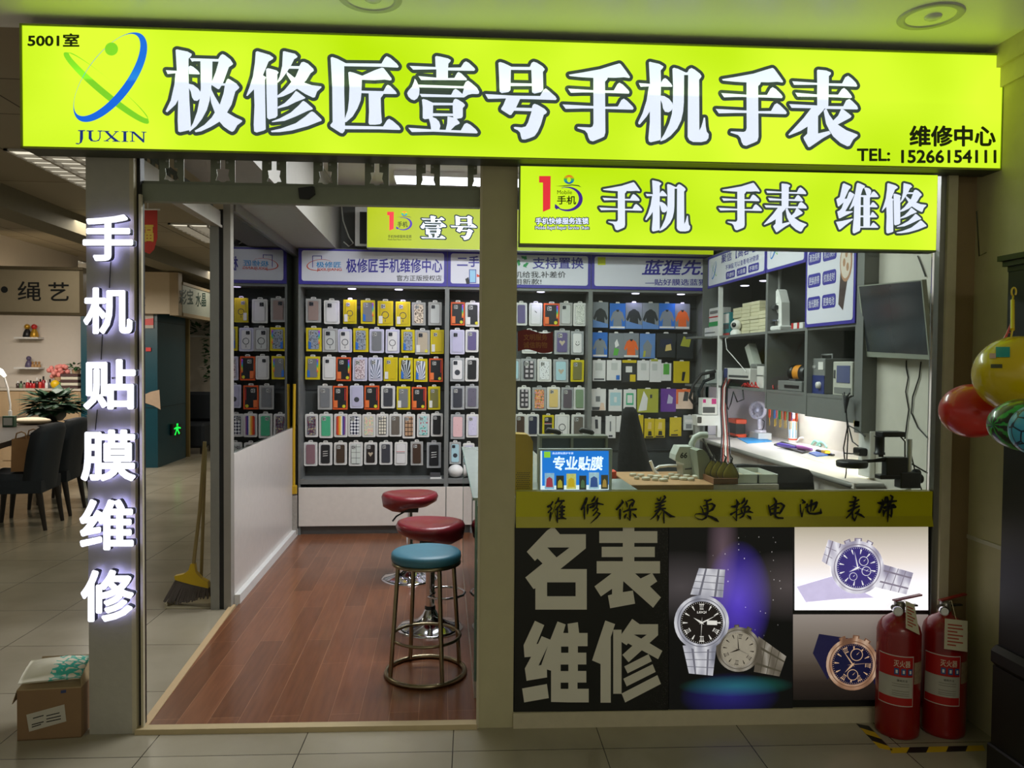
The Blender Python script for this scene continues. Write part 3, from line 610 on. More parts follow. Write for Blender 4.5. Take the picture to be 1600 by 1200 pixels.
# ------------------------------------------------------------------ roller shutter over the doorway
SH = mat('shutter_steel', (138, 144, 126), 0.5, 0.15)
WS = 0.06; sh = facade(WS)
rs = thing('roller_shutter', 'rolled up grey steel shutter with punched windows over the doorway', 'shutter', F(-.78, WS, 2.2))
bar = MB(); zl0, zl1 = sh.px(400, 318)[1], sh.px(400, 291)[1]
uL, uR = -1.475, -0.085
fbox(bar, uL, uR, WS-.012, WS+.03, zl0, zl1); bar.build('bottom_bar', SH, rs)
zt2 = 2.44; zA, zB = sh.px(500, 288)[1], sh.px(500, 252)[1]
cur = MB(); fbox(cur, uL, uR, WS, WS+.004, zB, zt2); fbox(cur, uL, uR, WS, WS+.004, zl1-.004, zA)
x = 268.0; k = 0; panes = MB()
edges = [uL]
cen = []
while x < 760: cen.append(x); x += 80.2
for i, cx in enumerate(cen):
    L, Rr = sh.px(cx-19, 270)[0], sh.px(cx+19, 270)[0]; L = max(L, uL); Rr = min(Rr, uR)
    cu = sh.px(cx, 270)[0]; wd = (Rr-L)/2
    if wd < .01: continue
    # the bridge between two windows, with a vase-shaped cut: two cheeks, a foot and two upper bosses
    h = zB-zA
    for s_ in (-1, 1):
        e = lambda t: min(max(cu+s_*t, uL), uR)
        P = [(e(.050), zA), (e(.050), zB), (e(.010), zB), (e(.010), zB-.42*h), (e(.026), zB-.44*h), (e(.022), zB-.7*h), (e(.030), zB-.93*h), (e(.014), zB-.93*h), (e(.010), zA+.02*h), (e(.0), zA)]
        cur.prism(P, 0.0, -.004, sh)
        hol = MB()
    for s_ in (-1, 1): panes.face(disc(cu+s_*.0185, zB-.14*h, .0052, 12), sh, 0.0015)
cur.build('curtain', SH, rs)
panes.build('bolt_head', mat('bolt_head', (190, 190, 184), 0.4), rs)
fl_ = MB(); fl_.prism([sh.px(*q) for q in ((468, 296), (492, 293), (494, 305), (484, 313), (470, 312))], 0.012, 0.03, sh); fl_.build('lock', BLACK, rs)
bx = MB(); fbox(bx, uL, uR, WS+.05, WS+.2, 2.36, 2.6)
# ------------------------------------------------------------------ strip and posters under the window
YEL = mat('yellow_film', (196, 190, 12), 0.35, var=0.05, scale=4)
W3 = -0.006; s3 = facade(W3)
st = thing('window_strip', 'mustard yellow film strip with black brush characters under the window pane', 'sign strip', F(.97, W3, .85))
c = [s3.px(806, 824), s3.px(1456, 822), s3.px(1457, 768), s3.px(806, 768)]
u0, u1_, za, zb = c[0][0], c[1][0], (c[0][1]+c[1][1])/2, (c[2][1]+c[3][1])/2
zm = s3.px(1100, 807)[1]
ZP = za
MBs = MB(); fbox(MBs, u0, u1_, W3, 0.04, zm, zb); MBs.build('film', YEL, st)
g = MB(); g.hexa([F(u0, W3-.012, za), F(u1_, W3-.012, za), F(u1_, .04, za), F(u0, .04, za), F(u0, W3-.001, zm), F(u1_, W3-.001, zm), F(u1_, .04, zm), F(u0, .04, zm)]); g.build('ledge', mat('yellow_film_ledge', (178, 170, 14), 0.4, var=.05), st)
BINK = mat('black_ink', (10, 11, 8), 0.5)
# brush characters: strokes as centre lines with a half-width at every point
BRUSH = (
 (850, 770, 19.05, '435,150,20 425,220,28 345,320,25|425,250,28 590,240,32|530,290,26 430,420,24 340,510,18|260,270,25 210,360,25 120,410,35|190,410,25 230,470,22 130,580,26|200,590,26 190,700,36 175,840,12|345,370,10 240,640,10|405,430,26 395,650,24 390,800,32 405,890,10|310,530,8 360,720,10|540,400,38 530,560,38 525,740,38|480,440,20 610,420,30|460,550,22 600,530,26|460,650,22 595,635,24|440,760,24 560,740,30 660,775,14'),
 (904, 770, 19.05, '235,170,40 200,290,45 90,490,32|175,430,25 170,650,28 185,780,14|275,360,24 270,500,32 265,630,14|490,110,20 460,190,35 400,250,25|570,160,22 540,250,35 440,400,40 340,440,25|300,360,18 440,320,28 560,310,32 735,350,18|550,360,22 540,420,26 430,530,24|530,440,30 580,490,20 520,580,25 440,670,22|570,590,20 635,620,25 540,740,26 360,905,8'),
 (958, 770, 19.05, '260,210,14 290,280,34 200,390,34 110,490,32|205,500,28 205,650,36 210,780,20|290,430,8 260,540,8|380,260,16 410,330,28 420,420,16|430,250,16 570,200,28 630,250,24 570,390,28|570,300,24 500,380,24 480,480,26|310,570,24 450,510,28 680,490,32|510,540,30 505,700,34 505,820,14 410,730,12|400,630,16 360,690,34 345,760,14|580,610,12 650,670,34 690,730,16'),
 (1014, 770, 19.05, '240,160,14 290,230,26|360,130,14 320,230,22|460,100,30 490,140,28 380,260,30|190,325,20 330,310,36 500,250,18|200,430,20 330,400,36 460,360,16|180,550,22 320,480,34 490,465,24|330,330,40 320,480,40 230,610,30 140,720,20 50,790,12|400,510,24 520,600,34 640,690,42 770,715,14|250,660,16 280,720,36 260,830,14|380,570,8 300,690,14|440,580,20 440,760,26 450,895,18'),
 (1082, 770, 19.05, '360,220,20 450,240,28 550,200,28|420,270,25 450,420,34 450,600,34 400,740,30 290,800,18 180,780,14 90,730,8 65,680,6 100,630,12 220,625,22 390,650,30|240,400,14 300,500,22 320,600,20|320,390,16 430,360,22|480,340,20 580,320,24 660,380,34 600,490,36 500,550,24|350,470,14 430,470,18|330,600,18 450,600,22|470,690,26 580,730,34 700,800,42 780,860,12'),
 (1138, 770, 19.05, '240,200,14 280,300,40 245,500,24 245,700,22 245,830,16 130,700,10|90,410,20 200,410,40 350,320,18|320,480,10 200,570,20 80,640,36|480,160,22 470,240,40 400,310,26|560,230,26 520,320,34 430,420,22|370,450,16 400,560,26|390,450,18 580,400,28 640,450,24 590,530,30|280,655,18 420,600,24|500,460,28 490,570,32 440,690,32 340,750,14|480,570,24 640,560,30 730,590,14|555,670,12 640,730,40 680,790,12'),
 (1196, 770, 13.51, '185,115,18 225,180,25 215,300,28 200,430,28 215,500,22 270,530,20 370,535,18|65,265,14 95,380,22 115,470,18|95,310,16 200,240,16 330,220,18 395,275,24 330,390,24 300,440,16|110,345,14 280,310,20|120,440,26 300,420,18'),
 (1196, 770, 13.511, '775,145,14 830,200,24 785,215,14|735,250,14 742,380,16 770,500,18 805,340,6|850,310,18 950,260,22 1080,210,30 1060,290,26 1005,380,14|880,240,20 885,380,22 930,435,20 1040,445,22 1170,420,28 1165,330,6|975,160,24 965,260,26 955,395,10'),
 (1318, 765, 14.11, '215,155,14 270,180,22 240,300,30 230,400,28|135,275,16 240,275,24 335,225,18|140,360,16 230,340,24 300,310,16|105,475,20 220,420,26 345,365,20|240,400,26 170,520,22 65,625,14|195,490,20 200,620,20 245,680,20 300,560,8|345,440,16 320,490,24 260,525,18|280,520,20 380,560,26 455,610,14'),
 (1318, 765, 14.111, '755,290,14 830,300,34 960,270,30 1165,250,18|855,225,14 880,310,30 790,495,28|930,170,22 910,250,20|960,170,26 980,260,28 985,400,28 980,550,22 975,710,10|1030,125,12 1080,160,24 1050,270,24 1000,370,22|900,400,30 1000,370,28 1100,340,28 1145,385,24|870,450,16 890,500,30 880,590,12|900,480,20 1050,400,22|1060,420,22 1060,520,24 1050,600,16 1010,550,10|1000,410,18 1150,385,18'),
)
for ox, oy, sc_, data in BRUSH:
    g = MB(); dq = .0140
    for stroke in data.split('|'):
        pts = []
        for q in stroke.split():
            x, y, h = (float(v) for v in q.split(',')); a_, b_ = s3.px(ox+x/sc_, oy+y/sc_, .014); a2, _ = s3.px(ox+(x+h)/sc_, oy+y/sc_, .014); pts.append((a_, b_, (a2-a_)*1.05))
        for i, (x, y, h) in enumerate(pts):
            g.face(disc(x, y, h, 10), s3, dq)
            if i:
                X_0, Y_0, H_0 = pts[i-1]; L = math.hypot(x-X_0, y-Y_0) or 1; nx, ny = -(y-Y_0)/L, (x-X_0)/L
                g.face([(X_0-nx*H_0, Y_0-ny*H_0), (x-nx*h, y-ny*h), (x+nx*h, y+ny*h), (X_0+nx*H_0, Y_0+ny*H_0)], s3, dq)
        dq += .00008
    g.build('brush_character', BINK, st)

PW = 0.0; s4 = facade(PW)
def poster(label, x0, y0, x1, y1, M, d=0.004):
    c = rect(s4, x0, y0, x1, y1); t = thing('window_poster', label, 'poster', s4.p((c[0][0]+c[1][0])/2, c[0][1], d))
    g = MB(); g.prism(c, 0.0, d, s4); g.build('sheet', M, t); return t
blk = MB(); fbox(blk, s4.px(803, 1000)[0], s4.px(1462, 1000)[0], 0.002, 0.09, 0.066, ZP+.01); struct('trim_6', blk, mat('poster_backing', (16, 18, 15), 0.5))
def glitter(nt, v, b):
    x = xyz(nt, v)
    vo = N_(nt, 'ShaderNodeTexVoronoi', Scale=170.0); nt.links.new(v, vo.inputs['Vector'])
    w_ = N_(nt, 'ShaderNodeMath', operation='LESS_THAN'); nt.links.new(vo.outputs['Distance'], w_.inputs[0])
    m1 = N_(nt, 'ShaderNodeMapRange'); nt.links.new(x[0], m1.inputs[0]); m1.inputs[1].default_value = 0.62; m1.inputs[2].default_value = 1.0; m1.inputs[3].default_value = 0.0; m1.inputs[4].default_value = 0.16
    nt.links.new(m1.outputs[0], w_.inputs[1])
    mx = N_(nt, 'ShaderNodeMix', data_type='RGBA'); mx.inputs['A'].default_value = lin((14, 16, 13)); mx.inputs['B'].default_value = lin((150, 140, 140)); nt.links.new(w_.outputs[0], mx.inputs['Factor']); return mx.outputs['Result']
p1 = poster('black window poster with four huge pale block characters', 804, 824, 1044, 1111, node_mat('poster_black_glitter', glitter, 0.35))
PWH = mat('poster_letter', (226, 222, 206), 0.4, var=0.03); PBK = mat('poster_black', (14, 16, 13), 0.4)
for k, oy in (('ming_p', 820), ('biao_p', 820), ('wei_p', 960), ('xiu_p', 960)):
    S_ = strokes(k); g = MB()
    f = lambda x, y: s4.px(805+x*.15, oy+y*.15, .004)
    for i, stt in enumerate(S_[0]): g.face([f(*q) for q in stt], s4, 0.0055+i*.00012)
    o = g.build('character', PWH, p1)
    if len(S_) > 1:
        for stt in S_[1]: g = MB(); g.face([f(*q) for q in stt], s4, 0.0066); g.build('counter', PBK, o)
# print with purple beam and stars
def nebula(nt, v, b):
    x = xyz(nt, v)
    def blob(cx, cz, sx, sz):
        m = mapped(nt, v, scale=(1/sx, 0, 1/sz), loc=(-cx/sx, 0, -cz/sz)); g = N_(nt, 'ShaderNodeTexGradient', gradient_type='SPHERICAL'); nt.links.new(m, g.inputs[0]); return g.outputs['Fac']
    def addc(base, fac, col):
        mx = N_(nt, 'ShaderNodeMix', data_type='RGBA', blend_type='ADD'); nt.links.new(fac, mx.inputs['Factor']); nt.links.new(base, mx.inputs['A']); mx.inputs['B'].default_value = lin(col); return mx.outputs['Result']
    rgb = N_(nt, 'ShaderNodeRGB'); rgb.outputs[0].default_value = lin((8, 9, 10)); c = rgb.outputs[0]
    c = addc(c, blob(0.55, 0.6, 0.27, 0.33), (98, 72, 225)); c = addc(c, blob(0.42, 0.88, 0.13, 0.36), (104, 84, 96)); c = addc(c, blob(0.55, 0.135, 0.46, 0.06), (22, 104, 92)); c = addc(c, blob(0.5, 0.08, 0.4, 0.13), (40, 34, 120)); c = addc(c, blob(0.1, 0.68, 0.55, 0.2), (80, 74, 78)); c = addc(c, blob(0.95, 0.68, 0.5, 0.2), (84, 76, 78))
    vo = N_(nt, 'ShaderNodeTexVoronoi', Scale=16.0); nt.links.new(mapped(nt, v, scale=(1, 1, 1.4)), vo.inputs['Vector'])
    lt = N_(nt, 'ShaderNodeMath', operation='LESS_THAN'); nt.links.new(vo.outputs['Distance'], lt.inputs[0]); lt.inputs[1].default_value = 0.085
    b2 = blob(0.62, 0.7, 0.5, 0.34); mu = N_(nt, 'ShaderNodeMath', operation='MULTIPLY'); nt.links.new(lt.outputs[0], mu.inputs[0]); nt.links.new(b2, mu.inputs[1])
    c = addc(c, mu.outputs[0], (255, 250, 255))
    nt.links.new(c, b.inputs['Emission Color']); b.inputs['Emission Strength'].default_value = 0.55
    return c
p2 = poster('backlit black poster with two steel watches and a purple beam', 1045, 824, 1238, 1108, node_mat('poster_nebula', nebula, 0.35))
def vgrad(name, stops, e, axis=2):
    def f(nt, v, b):
        c = ramp(nt, xyz(nt, v)[axis], stops); nt.links.new(c, b.inputs['Emission Color']); b.inputs['Emission Strength'].default_value = e; return c
    return node_mat(name, f, 0.4)
p3 = poster('backlit white poster with a steel chronograph watch with violet dial', 1241.5, 823, 1449.5, 953, vgrad('poster_white_lit_print', [(0, (255, 253, 255)), (0.35, (250, 246, 252)), (0.6, (226, 216, 208)), (1, (168, 160, 142))], 0.95))  # ramp paints the backlight, brightest at the bottom, into the print colour
p4 = poster('brown grey poster with a rose gold watch on dark strap', 1239, 960, 1449.5, 1093, vgrad('poster_brown_lit_print', [(0, (22, 18, 16)), (0.22, (44, 36, 32)), (0.42, (80, 70, 62)), (0.72, (126, 116, 108)), (1, (158, 148, 142))], 0.62))  # print tone and the brighter backlit top both painted into this ramp

def em(name, c, e=0.55, metal=0, rough=.4): return mat(name, c, rough, 0, emit=e, var=0.12, scale=30)
def steel(name, c0, c1, c2, e):
    """printed polished metal: streaks of light and dark across the case"""
    def f(nt, v, b):
        no = N_(nt, 'ShaderNodeTexNoise', Scale=7.0, Detail=1.0); nt.links.new(mapped(nt, v, scale=(1.6, .2, .7), rot=(0, .5, 0)), no.inputs['Vector']); c = ramp(nt, no.outputs['Fac'], [(.36, c0), (.46, c1), (.54, c2), (.62, c1), (.7, c0)])
        nt.links.new(c, b.inputs['Emission Color']); b.inputs['Emission Strength'].default_value = e; b.inputs['Base Color'].default_value = lin((20, 20, 22)); return None
    return node_mat(name, f, .4, coord='Object')
ST1, ST2, ST3 = steel('print_steel', (150, 152, 166), (206, 206, 216), (250, 250, 255), .62), em('print_steel_shade', (120, 120, 134)), em('print_steel_light', (240, 240, 250))
TN1, TN2 = steel('print_champagne', (120, 110, 94), (166, 156, 138), (206, 198, 182), .42), em('print_champagne_dark', (96, 90, 76), .35)
DIALK, DIALV, DIALC, DIALN = em('print_dial_black', (34, 28, 28), .4), em('print_dial_violet', (66, 56, 130), .7), em('print_dial_cream', (176, 168, 152), .45), em('print_dial_navy', (24, 26, 62), .45)
RG, RGD, STRAP = steel('print_rose_gold', (132, 94, 72), (190, 144, 112), (236, 200, 170), .55), em('print_rose_gold_shade', (128, 92, 70), .5), em('print_strap', (34, 32, 70), .4)
WH = em('print_white', (240, 240, 245), .8)
def watch(poster_, f, cx, cy, r, rot, case, shade, dial, mark, strap_top, strap_bot, ell=1.0, subs=(), crown=(), romans=True, hands=((-60, .5), (30, .8)), text=None, links=True):
    """a watch as printed: f maps print pixels; angles clockwise from 12, rot turns the whole dial"""
    D = [0.0045]
    def dd(): D[0] += 0.00035; return D[0]
    def R(a, rr, e=ell): a = math.radians(a+rot); x, y = rr*r*math.sin(a), -rr*r*math.cos(a); return (cx+x*e, cy+y)
    g = MB()
    for strap in (strap_top, strap_bot):
        if strap:
            pts, n = strap; d = dd(); g.face([f(*q) for q in pts], s4, d, case if links else STRAP)
            if links:
                A, B, C_, D_ = pts[0], pts[1], pts[2], pts[3]       # edge A-D to edge B-C
                for i in range(1, n):
                    t = i/n; e = lambda t, s_: ((A[0]*(1-t)+B[0]*t)*(1-s_)+(D_[0]*(1-t)+C_[0]*t)*s_, (A[1]*(1-t)+B[1]*t)*(1-s_)+(D_[1]*(1-t)+C_[1]*t)*s_)
                    g.face([f(*e(t-.012, 0)), f(*e(t+.012, 0)), f(*e(t+.012, 1)), f(*e(t-.012, 1))], s4, d+.0003, shade)
                for s_ in (.24, .72):
                    g.face([f(*e(0, s_)), f(*e(1, s_)), f(*e(1, s_+.07)), f(*e(0, s_+.07))], s4, d+.0003, shade)
            g.build('bracelet' if links else 'strap', None, poster_); g = MB()
    g = MB(); d = dd()
    for a_, w_ in crown:
        A1 = [R(a_-w_, 1.05), R(a_+w_, 1.05), R(a_+w_*.8, 1.26), R(a_-w_*.8, 1.26)]; g.face([f(*q) for q in A1], s4, d, shade); g.face([f(*q) for q in [R(a_-w_*.55, 1.06), R(a_+w_*.55, 1.06), R(a_+w_*.5, 1.22), R(a_-w_*.5, 1.22)]], s4, d+.0003, case)
    d = dd(); g.face([f(*R(i*10, 1.13)) for i in range(36)], s4, d, case); d = dd(); g.face([f(*R(i*10, 1.0)) for i in range(36)], s4, d, shade); d = dd(); g.face([f(*R(i*10, .965)) for i in range(36)], s4, d, case)
    g.build('watch_case', None, poster_)
    g = MB(); d = dd(); g.face([f(*R(i*10, .88)) for i in range(36)], s4, d, dial)
    d = dd()
    for i in range(60):
        a_ = i*6; g.face([f(*R(a_-.5, .81)), f(*R(a_+.5, .81)), f(*R(a_+.5, .85)), f(*R(a_-.5, .85))], s4, d, mark)
    for i in range(12):
        a_ = i*30
        if romans and i in (0, 4, 6, 8):
            for k in (-1, 0, 1):
                g.face([f(*R(a_+k*5-1.4, .58)), f(*R(a_+k*5-.6, .58)), f(*R(a_+k*5+1, .76)), f(*R(a_+k*5-1, .76))], s4, d, mark)
            for rr in (.57, .77): g.face([f(*R(a_-8, rr-.015)), f(*R(a_+8, rr-.015)), f(*R(a_+8, rr+.015)), f(*R(a_-8, rr+.015))], s4, d, mark)
        else: g.face([f(*R(a_-1, .58)), f(*R(a_+1, .58)), f(*R(a_+2.6, .78)), f(*R(a_-2.6, .78))], s4, d, mark)
    for sa, sr, ss in subs:
        q = R(sa, sr); d2 = dd(); g.face([f(q[0]+ss*r*math.cos(t*PI/10)*ell, q[1]+ss*r*math.sin(t*PI/10)) for t in range(20)], s4, d2, mark); d2 = dd(); g.face([f(q[0]+ss*.88*r*math.cos(t*PI/10)*ell, q[1]+ss*.88*r*math.sin(t*PI/10)) for t in range(20)], s4, d2, dial)
        d2 = dd(); g.face([f(q[0]-.02*r, q[1]), f(q[0]+.02*r, q[1]), f(q[0]+ss*.5*r, q[1]-ss*.5*r)], s4, d2, mark)
    g.build('dial', None, poster_)
    if text:
        g = MB(); q0, q1 = R(-24, .47), R(24, .47); h_ = .11*r
        x0_, y0_ = f(q0[0], (q0[1]+q1[1])/2+h_/2); x1_, y1_ = f(q1[0], (q0[1]+q1[1])/2-h_/2)
        write(g, text, s4, x0_, y0_, x1_, y1_, dd(), 0.01); g.build('dial_lettering', mark, poster_)
    g = MB()
    for a_, L in hands:
        d2 = dd(); g.face([f(*R(a_+180, .12)), f(*R(a_-30 if L < .6 else a_-18, .09)), f(*R(a_, L)), f(*R(a_+30 if L < .6 else a_+18, .09))], s4, d2, mark)
    d2 = dd(); a_ = hands[-1][0]+120; g.face([f(*R(a_+180, .25)), f(*R(a_-60, .012)), f(*R(a_, .78)), f(*R(a_+60, .012))], s4, d2, mark)
    g.build('watch_hands', None, poster_)
fA = lambda x, y: s4.px(1040+x*210/869, 820+y*290/1200, .004)
LT = em('print_mark_white', (230, 228, 224), .7); DKM = em('print_mark_dark', (58, 50, 44), .3)
watch(p2, fA, 470, 805, 128, 8, TN1, TN2, DIALC, DKM, None, ([(600, 720), (780, 850), (735, 980), (570, 950)], 4), subs=(), crown=((20, 8), (-12, 7)), hands=((-118, .5), (-12, .8)))
watch(p2, fA, 232, 632, 157, 0, ST1, ST2, DIALK, LT, ([(160, 450), (215, 280), (385, 290), (370, 470)], 4), ([(110, 780), (150, 960), (305, 975), (330, 770)], 4), hands=((-58, .4), (63, .68)), text='LEIQI', crown=())
g = MB(); g.face([fA(*q) for q in ((265, 615), (330, 617), (330, 645), (265, 643))], s4, 0.0105); g.build('date_window', LT, p2)
fB = lambda x, y: s4.px(1230+x*230/952, 820+y*290/1200, .004)
ST4, ST5 = steel('print_bright_steel', (156, 150, 172), (206, 202, 216), (250, 248, 255), .85), em('print_bright_steel_shade', (140, 132, 150), .7)
g = MB(); g.face([fB(*q) for q in ((60, 400), (300, 330), (560, 470), (330, 480), (120, 500))], s4, 0.0046); g.build('printed_shadow', em('print_lilac_shade', (200, 192, 226), .9), p3)
watch(p3, fB, 452, 275, 152, -18, ST4, ST5, DIALV, WH, ([(265, 95), (222, 235), (330, 300), (370, 130)], 3), ([(560, 400), (770, 450), (815, 310), (620, 255)], 4), subs=((62, .38, .2), (130, .4, .2), (225, .42, .17)), crown=((20, 9), (45, 8), (-3, 8)), romans=False, hands=((-98, .42), (6, .72)))
watch(p4, fB, 420, 900, 150, -25, RG, RGD, DIALN, em('print_mark_gold', (214, 176, 140), .6), ([(205, 705), (165, 830), (260, 1000), (440, 740)], 1), ([(540, 800), (700, 850), (700, 1030), (560, 1030)], 1), subs=((48, .45, .27), (205, .45, .24)), crown=((33, 8), (58, 8), (4, 8)), romans=True, hands=((-110, .5), (-10, .85)), links=False)

# little red flag sticker on the pane
s5 = facade(0.043)
t = thing('flag_sticker', 'dark red flag sticker with two lines of gold characters on the window pane', 'sticker', s5.W(836, 552))
g = MB(); n = 14; top = [s5.px(809+55*i/n, 518-3*math.sin(2*PI*i/n), 0) for i in range(n+1)]; bot = [s5.px(809+55*i/n, 549-3*math.sin(2*PI*i/n), 0) for i in range(n+1)]
g.add([s5.p(*q, .001) for q in top+bot], [(i+1, i, n+1+i, n+2+i) for i in range(n)]); g.build('flag', mat('flag_red', (124, 28, 22), 0.5), t)
GOLD = mat('gold_print', (172, 108, 40), 0.4)
for body, y in (('文明服务', 522), ('诚信购物', 534)):
    g = MB(); write_px(g, body, s5, 818, y, 855, y+10, 0.0016, .01); g.build('lettering', GOLD, t)

# ------------------------------------------------------------------ fire extinguishers and the taped square
EXR = mat('extinguisher_red', (132, 14, 12), 0.32, var=0.06, coat=0.25)
def extinguisher(c, label, rot, tag_long):
    c = Vector(c); r = .086; t = thing('fire_extinguisher', label, 'fire extinguisher', c, 'fire extinguishers by the wall')
    b = MB(); b.lathe([(r-.008, 0), (r-.002, .006), (r, .02), (r, .43), (r-.006, .455), (r-.022, .478), (r-.045, .494), (.026, .503), (.026, .515)], c, 32); b.build('cylinder', EXR, t)
    v = MB(); v.lathe([(.02, .513), (.022, .52), (.022, .55), (.014, .556)], c, 16); q = c+Vector((0, 0, .535)); v.tube([q, q+Vector((-.04, -.02, 0))], .012, 10); v.build('valve', mat('valve_metal', (130, 128, 120), 0.35, 0.8), t)
    gg = MB(); gq = q+Vector((-.038, -.045, -.004)); gg.lathe([(.019, 0), (.021, .006), (.019, .014)], gq, 20, axis=(-.3, -1, 0)); gau = gg.build('pressure_gauge', CHROME, t)
    gf = MB(); gf.lathe([(.015, .0), (.0149, .0155)], gq, 20, axis=(-.3, -1, 0)); gf.build('gauge_face', WHITE_PLASTIC, gau)
    h = MB(); ca, sa = math.cos(rot), math.sin(rot)
    def hp(x, y, z): return c+Vector((x*ca-y*sa, x*sa+y*ca, z))
    h.hexa([hp(-.03, -.009, .558), hp(.105, -.009, .574), hp(.105, .009, .574), hp(-.03, .009, .558), hp(-.03, -.009, .563), hp(.105, -.009, .58), hp(.105, .009, .58), hp(-.03, .009, .563)]); h.build('squeeze_handle', EXR, t)
    h = MB(); h.hexa([hp(-.03, -.008, .535), hp(.085, -.008, .53), hp(.085, .008, .53), hp(-.03, .008, .535), hp(-.03, -.008, .541), hp(.085, -.008, .537), hp(.085, .008, .537), hp(-.03, .008, .541)]); h.build('carry_handle', BLACK, t)
    ho = MB(); ho.tube([hp(.0, .02, .53), hp(.04, .05, .52), hp(.07, .062, .46), hp(.07, .064, .3), hp(.07, .064, .12)], .011, 8); ho.build('hose', RUBBER, t)
    # wrapped label
    def band(a0, a1, z0_, z1_, dr, M, name, par):
        g = MB(); n = 14; vs = []
        for zz in (z0_, z1_):
            for i in range(n+1):
                a = a0+(a1-a0)*i/n; vs.append(c+Vector(((r+dr)*math.sin(a), -(r+dr)*math.cos(a), zz)))
        g.add(vs, [(i, i+1, n+2+i, n+1+i) for i in range(n)], True); return g.build(name, M, par)
    A0, A1 = -1.5, .12
    lb = band(A0-.03, A1+.03, .142, .352, .0008, mat('label_border', (200, 190, 180), .5), 'wrap_label', t)
    band(A0, A1, .146, .348, .0014, mat('label_red', (172, 24, 20), .45), 'label_field', lb)
    band(A0, A1-.02, .178, .265, .002, mat('label_panel', (176, 172, 158), .5), 'instruction_panel', lb)
    for i in range(3):
        a = -.62+i*.3; band(a-.1, a+.1, .274, .3, .002, mat('label_icon', (40, 84, 140), .5), 'icon', lb)
        band(a-.04, a+.05, .28, .294, .0026, WHITE_PLASTIC, 'icon_mark', lb)
    # bent lettering on the label
    def bent(body, a0, a1, z0_, z1_, dr, M, nm, bold=.01):
        vs, fs, _ = glyphs(body, bold); g = MB(); g.add([c+Vector(((r+dr)*math.sin(a0+(a1-a0)*x), -(r+dr)*math.cos(a0+(a1-a0)*x), z0_+(z1_-z0_)*y)) for x, y, z in vs], fs); g.build(nm, M, lb)
    bent('灭火器', -.75, -.02, .306, .334, .0022, mat('label_cream', (220, 205, 180), .5), 'lettering')
    bent('使用方法', -.6, -.15, .245, .255, .0028, BINK, 'lettering', .0)
    for zz in (.235, .225, .205, .195, .187): band(-.8, -.06, zz, zz+.002, .0026, mat('label_line', (120, 116, 104), .5), 'text_line', lb)
    band(.2, .95, .235, .325, .001, mat('peeled_sticker', (150, 128, 100), .7, var=.5, scale=60), 'peeled_sticker', t)
    # tag on a string
    if tag_long: T = [hp(-.045, -.03, .54), hp(-.02, -.07, .545), hp(-.0, -.085, .44), hp(-.07, -.075, .455)]; T = [c+Vector(v_) for v_ in ((-.05, -.07, .56), (.012, -.075, .565), (.014, -.1, .455), (-.055, -.1, .46))]; T = [c+Vector(v_) for v_ in ((-.012, -.06, .575), (.026, -.06, .56), (.03, -.095, .445), (-.03, -.095, .475))]
    else: T = [c+Vector(v_) for v_ in ((-.068, -.098, .515), (.03, -.098, .503), (.022, -.112, .38), (-.078, -.112, .395))]
    g = MB(); nn = (T[1]-T[0]).cross(T[3]-T[0]).normalized(); nn = -nn if nn.y > 0 else nn
    g.hexa(T + [q_+nn*.0015 for q_ in T]); tg = g.build('inspection_tag', mat('tag_card', (205, 198, 168), .6), t)
    g = MB()
    for i in range(7):
        s0 = .16+i*.11; e = lambda s_, u_: T[0]*(1-s_)*(1-u_)+T[1]*(1-s_)*u_+T[3]*s_*(1-u_)+T[2]*s_*u_
        L = (.75, .8, .55, .8, .62, .8, .5)[i]; g.add([e(s0, .12)+nn*.002, e(s0, L)+nn*.002, e(s0+.045, L)+nn*.002, e(s0+.045, .12)+nn*.002], [(0, 1, 2, 3)])
    g.build('tag_print', mat('tag_red_ink', (170, 70, 50), .6), tg)
    g = MB(); g.tube([hp(0, -.02, .56), hp(-.01, -.04, .57), (T[0]+T[1])/2], .0012, 5); g.build('tag_string', mat('string', (190, 180, 140), .7), t)
    return t
e1 = atz(1420, 1158, 0); e2 = atz(1493, 1157, 0)
extinguisher((e1.x, e1.y+.086, 0), 'red fire extinguisher on the left of the pair, in front of the posters', .15, True)
extinguisher((e2.x, e2.y+.086, 0), 'red fire extinguisher on the right of the pair, with a square card tag', .2, False)
TY, TK = mat('tape_yellow', (196, 160, 20), .45), mat('tape_black', (18, 18, 17), .5)
def tape(name, label, a, b, wdt, n, off):
    a, b = Vector(a), Vector(b); d = (b-a); L = d.length; d.normalize(); nrm = Vector((-d.y, d.x, 0)); g = MB(); sl_ = wdt*.9
    for i in range(n):
        s0, s1 = L*i/n, L*(i+1)/n
        P = [a+d*max(0, min(L, s0-sl_/2))-nrm*wdt/2, a+d*max(0, min(L, s1-sl_/2))-nrm*wdt/2, a+d*max(0, min(L, s1+sl_/2))+nrm*wdt/2, a+d*max(0, min(L, s0+sl_/2))+nrm*wdt/2]
        g.hexa([q+EZ*.0004 for q in P]+[q+EZ*.0012 for q in P], TY if (i+off) % 2 else TK)
    g.build(name, None, label=label, cat='tape')
tape('hazard_tape', 'yellow and black hazard tape running out from the sill beside the extinguishers', atz(1346, 1131, 0), atz(1386, 1173, 0), .045, 4, 0)
tape('hazard_tape', 'yellow and black hazard tape along the front of the extinguishers', atz(1388, 1173, 0), atz(1541, 1169, 0), .042, 5, 1)

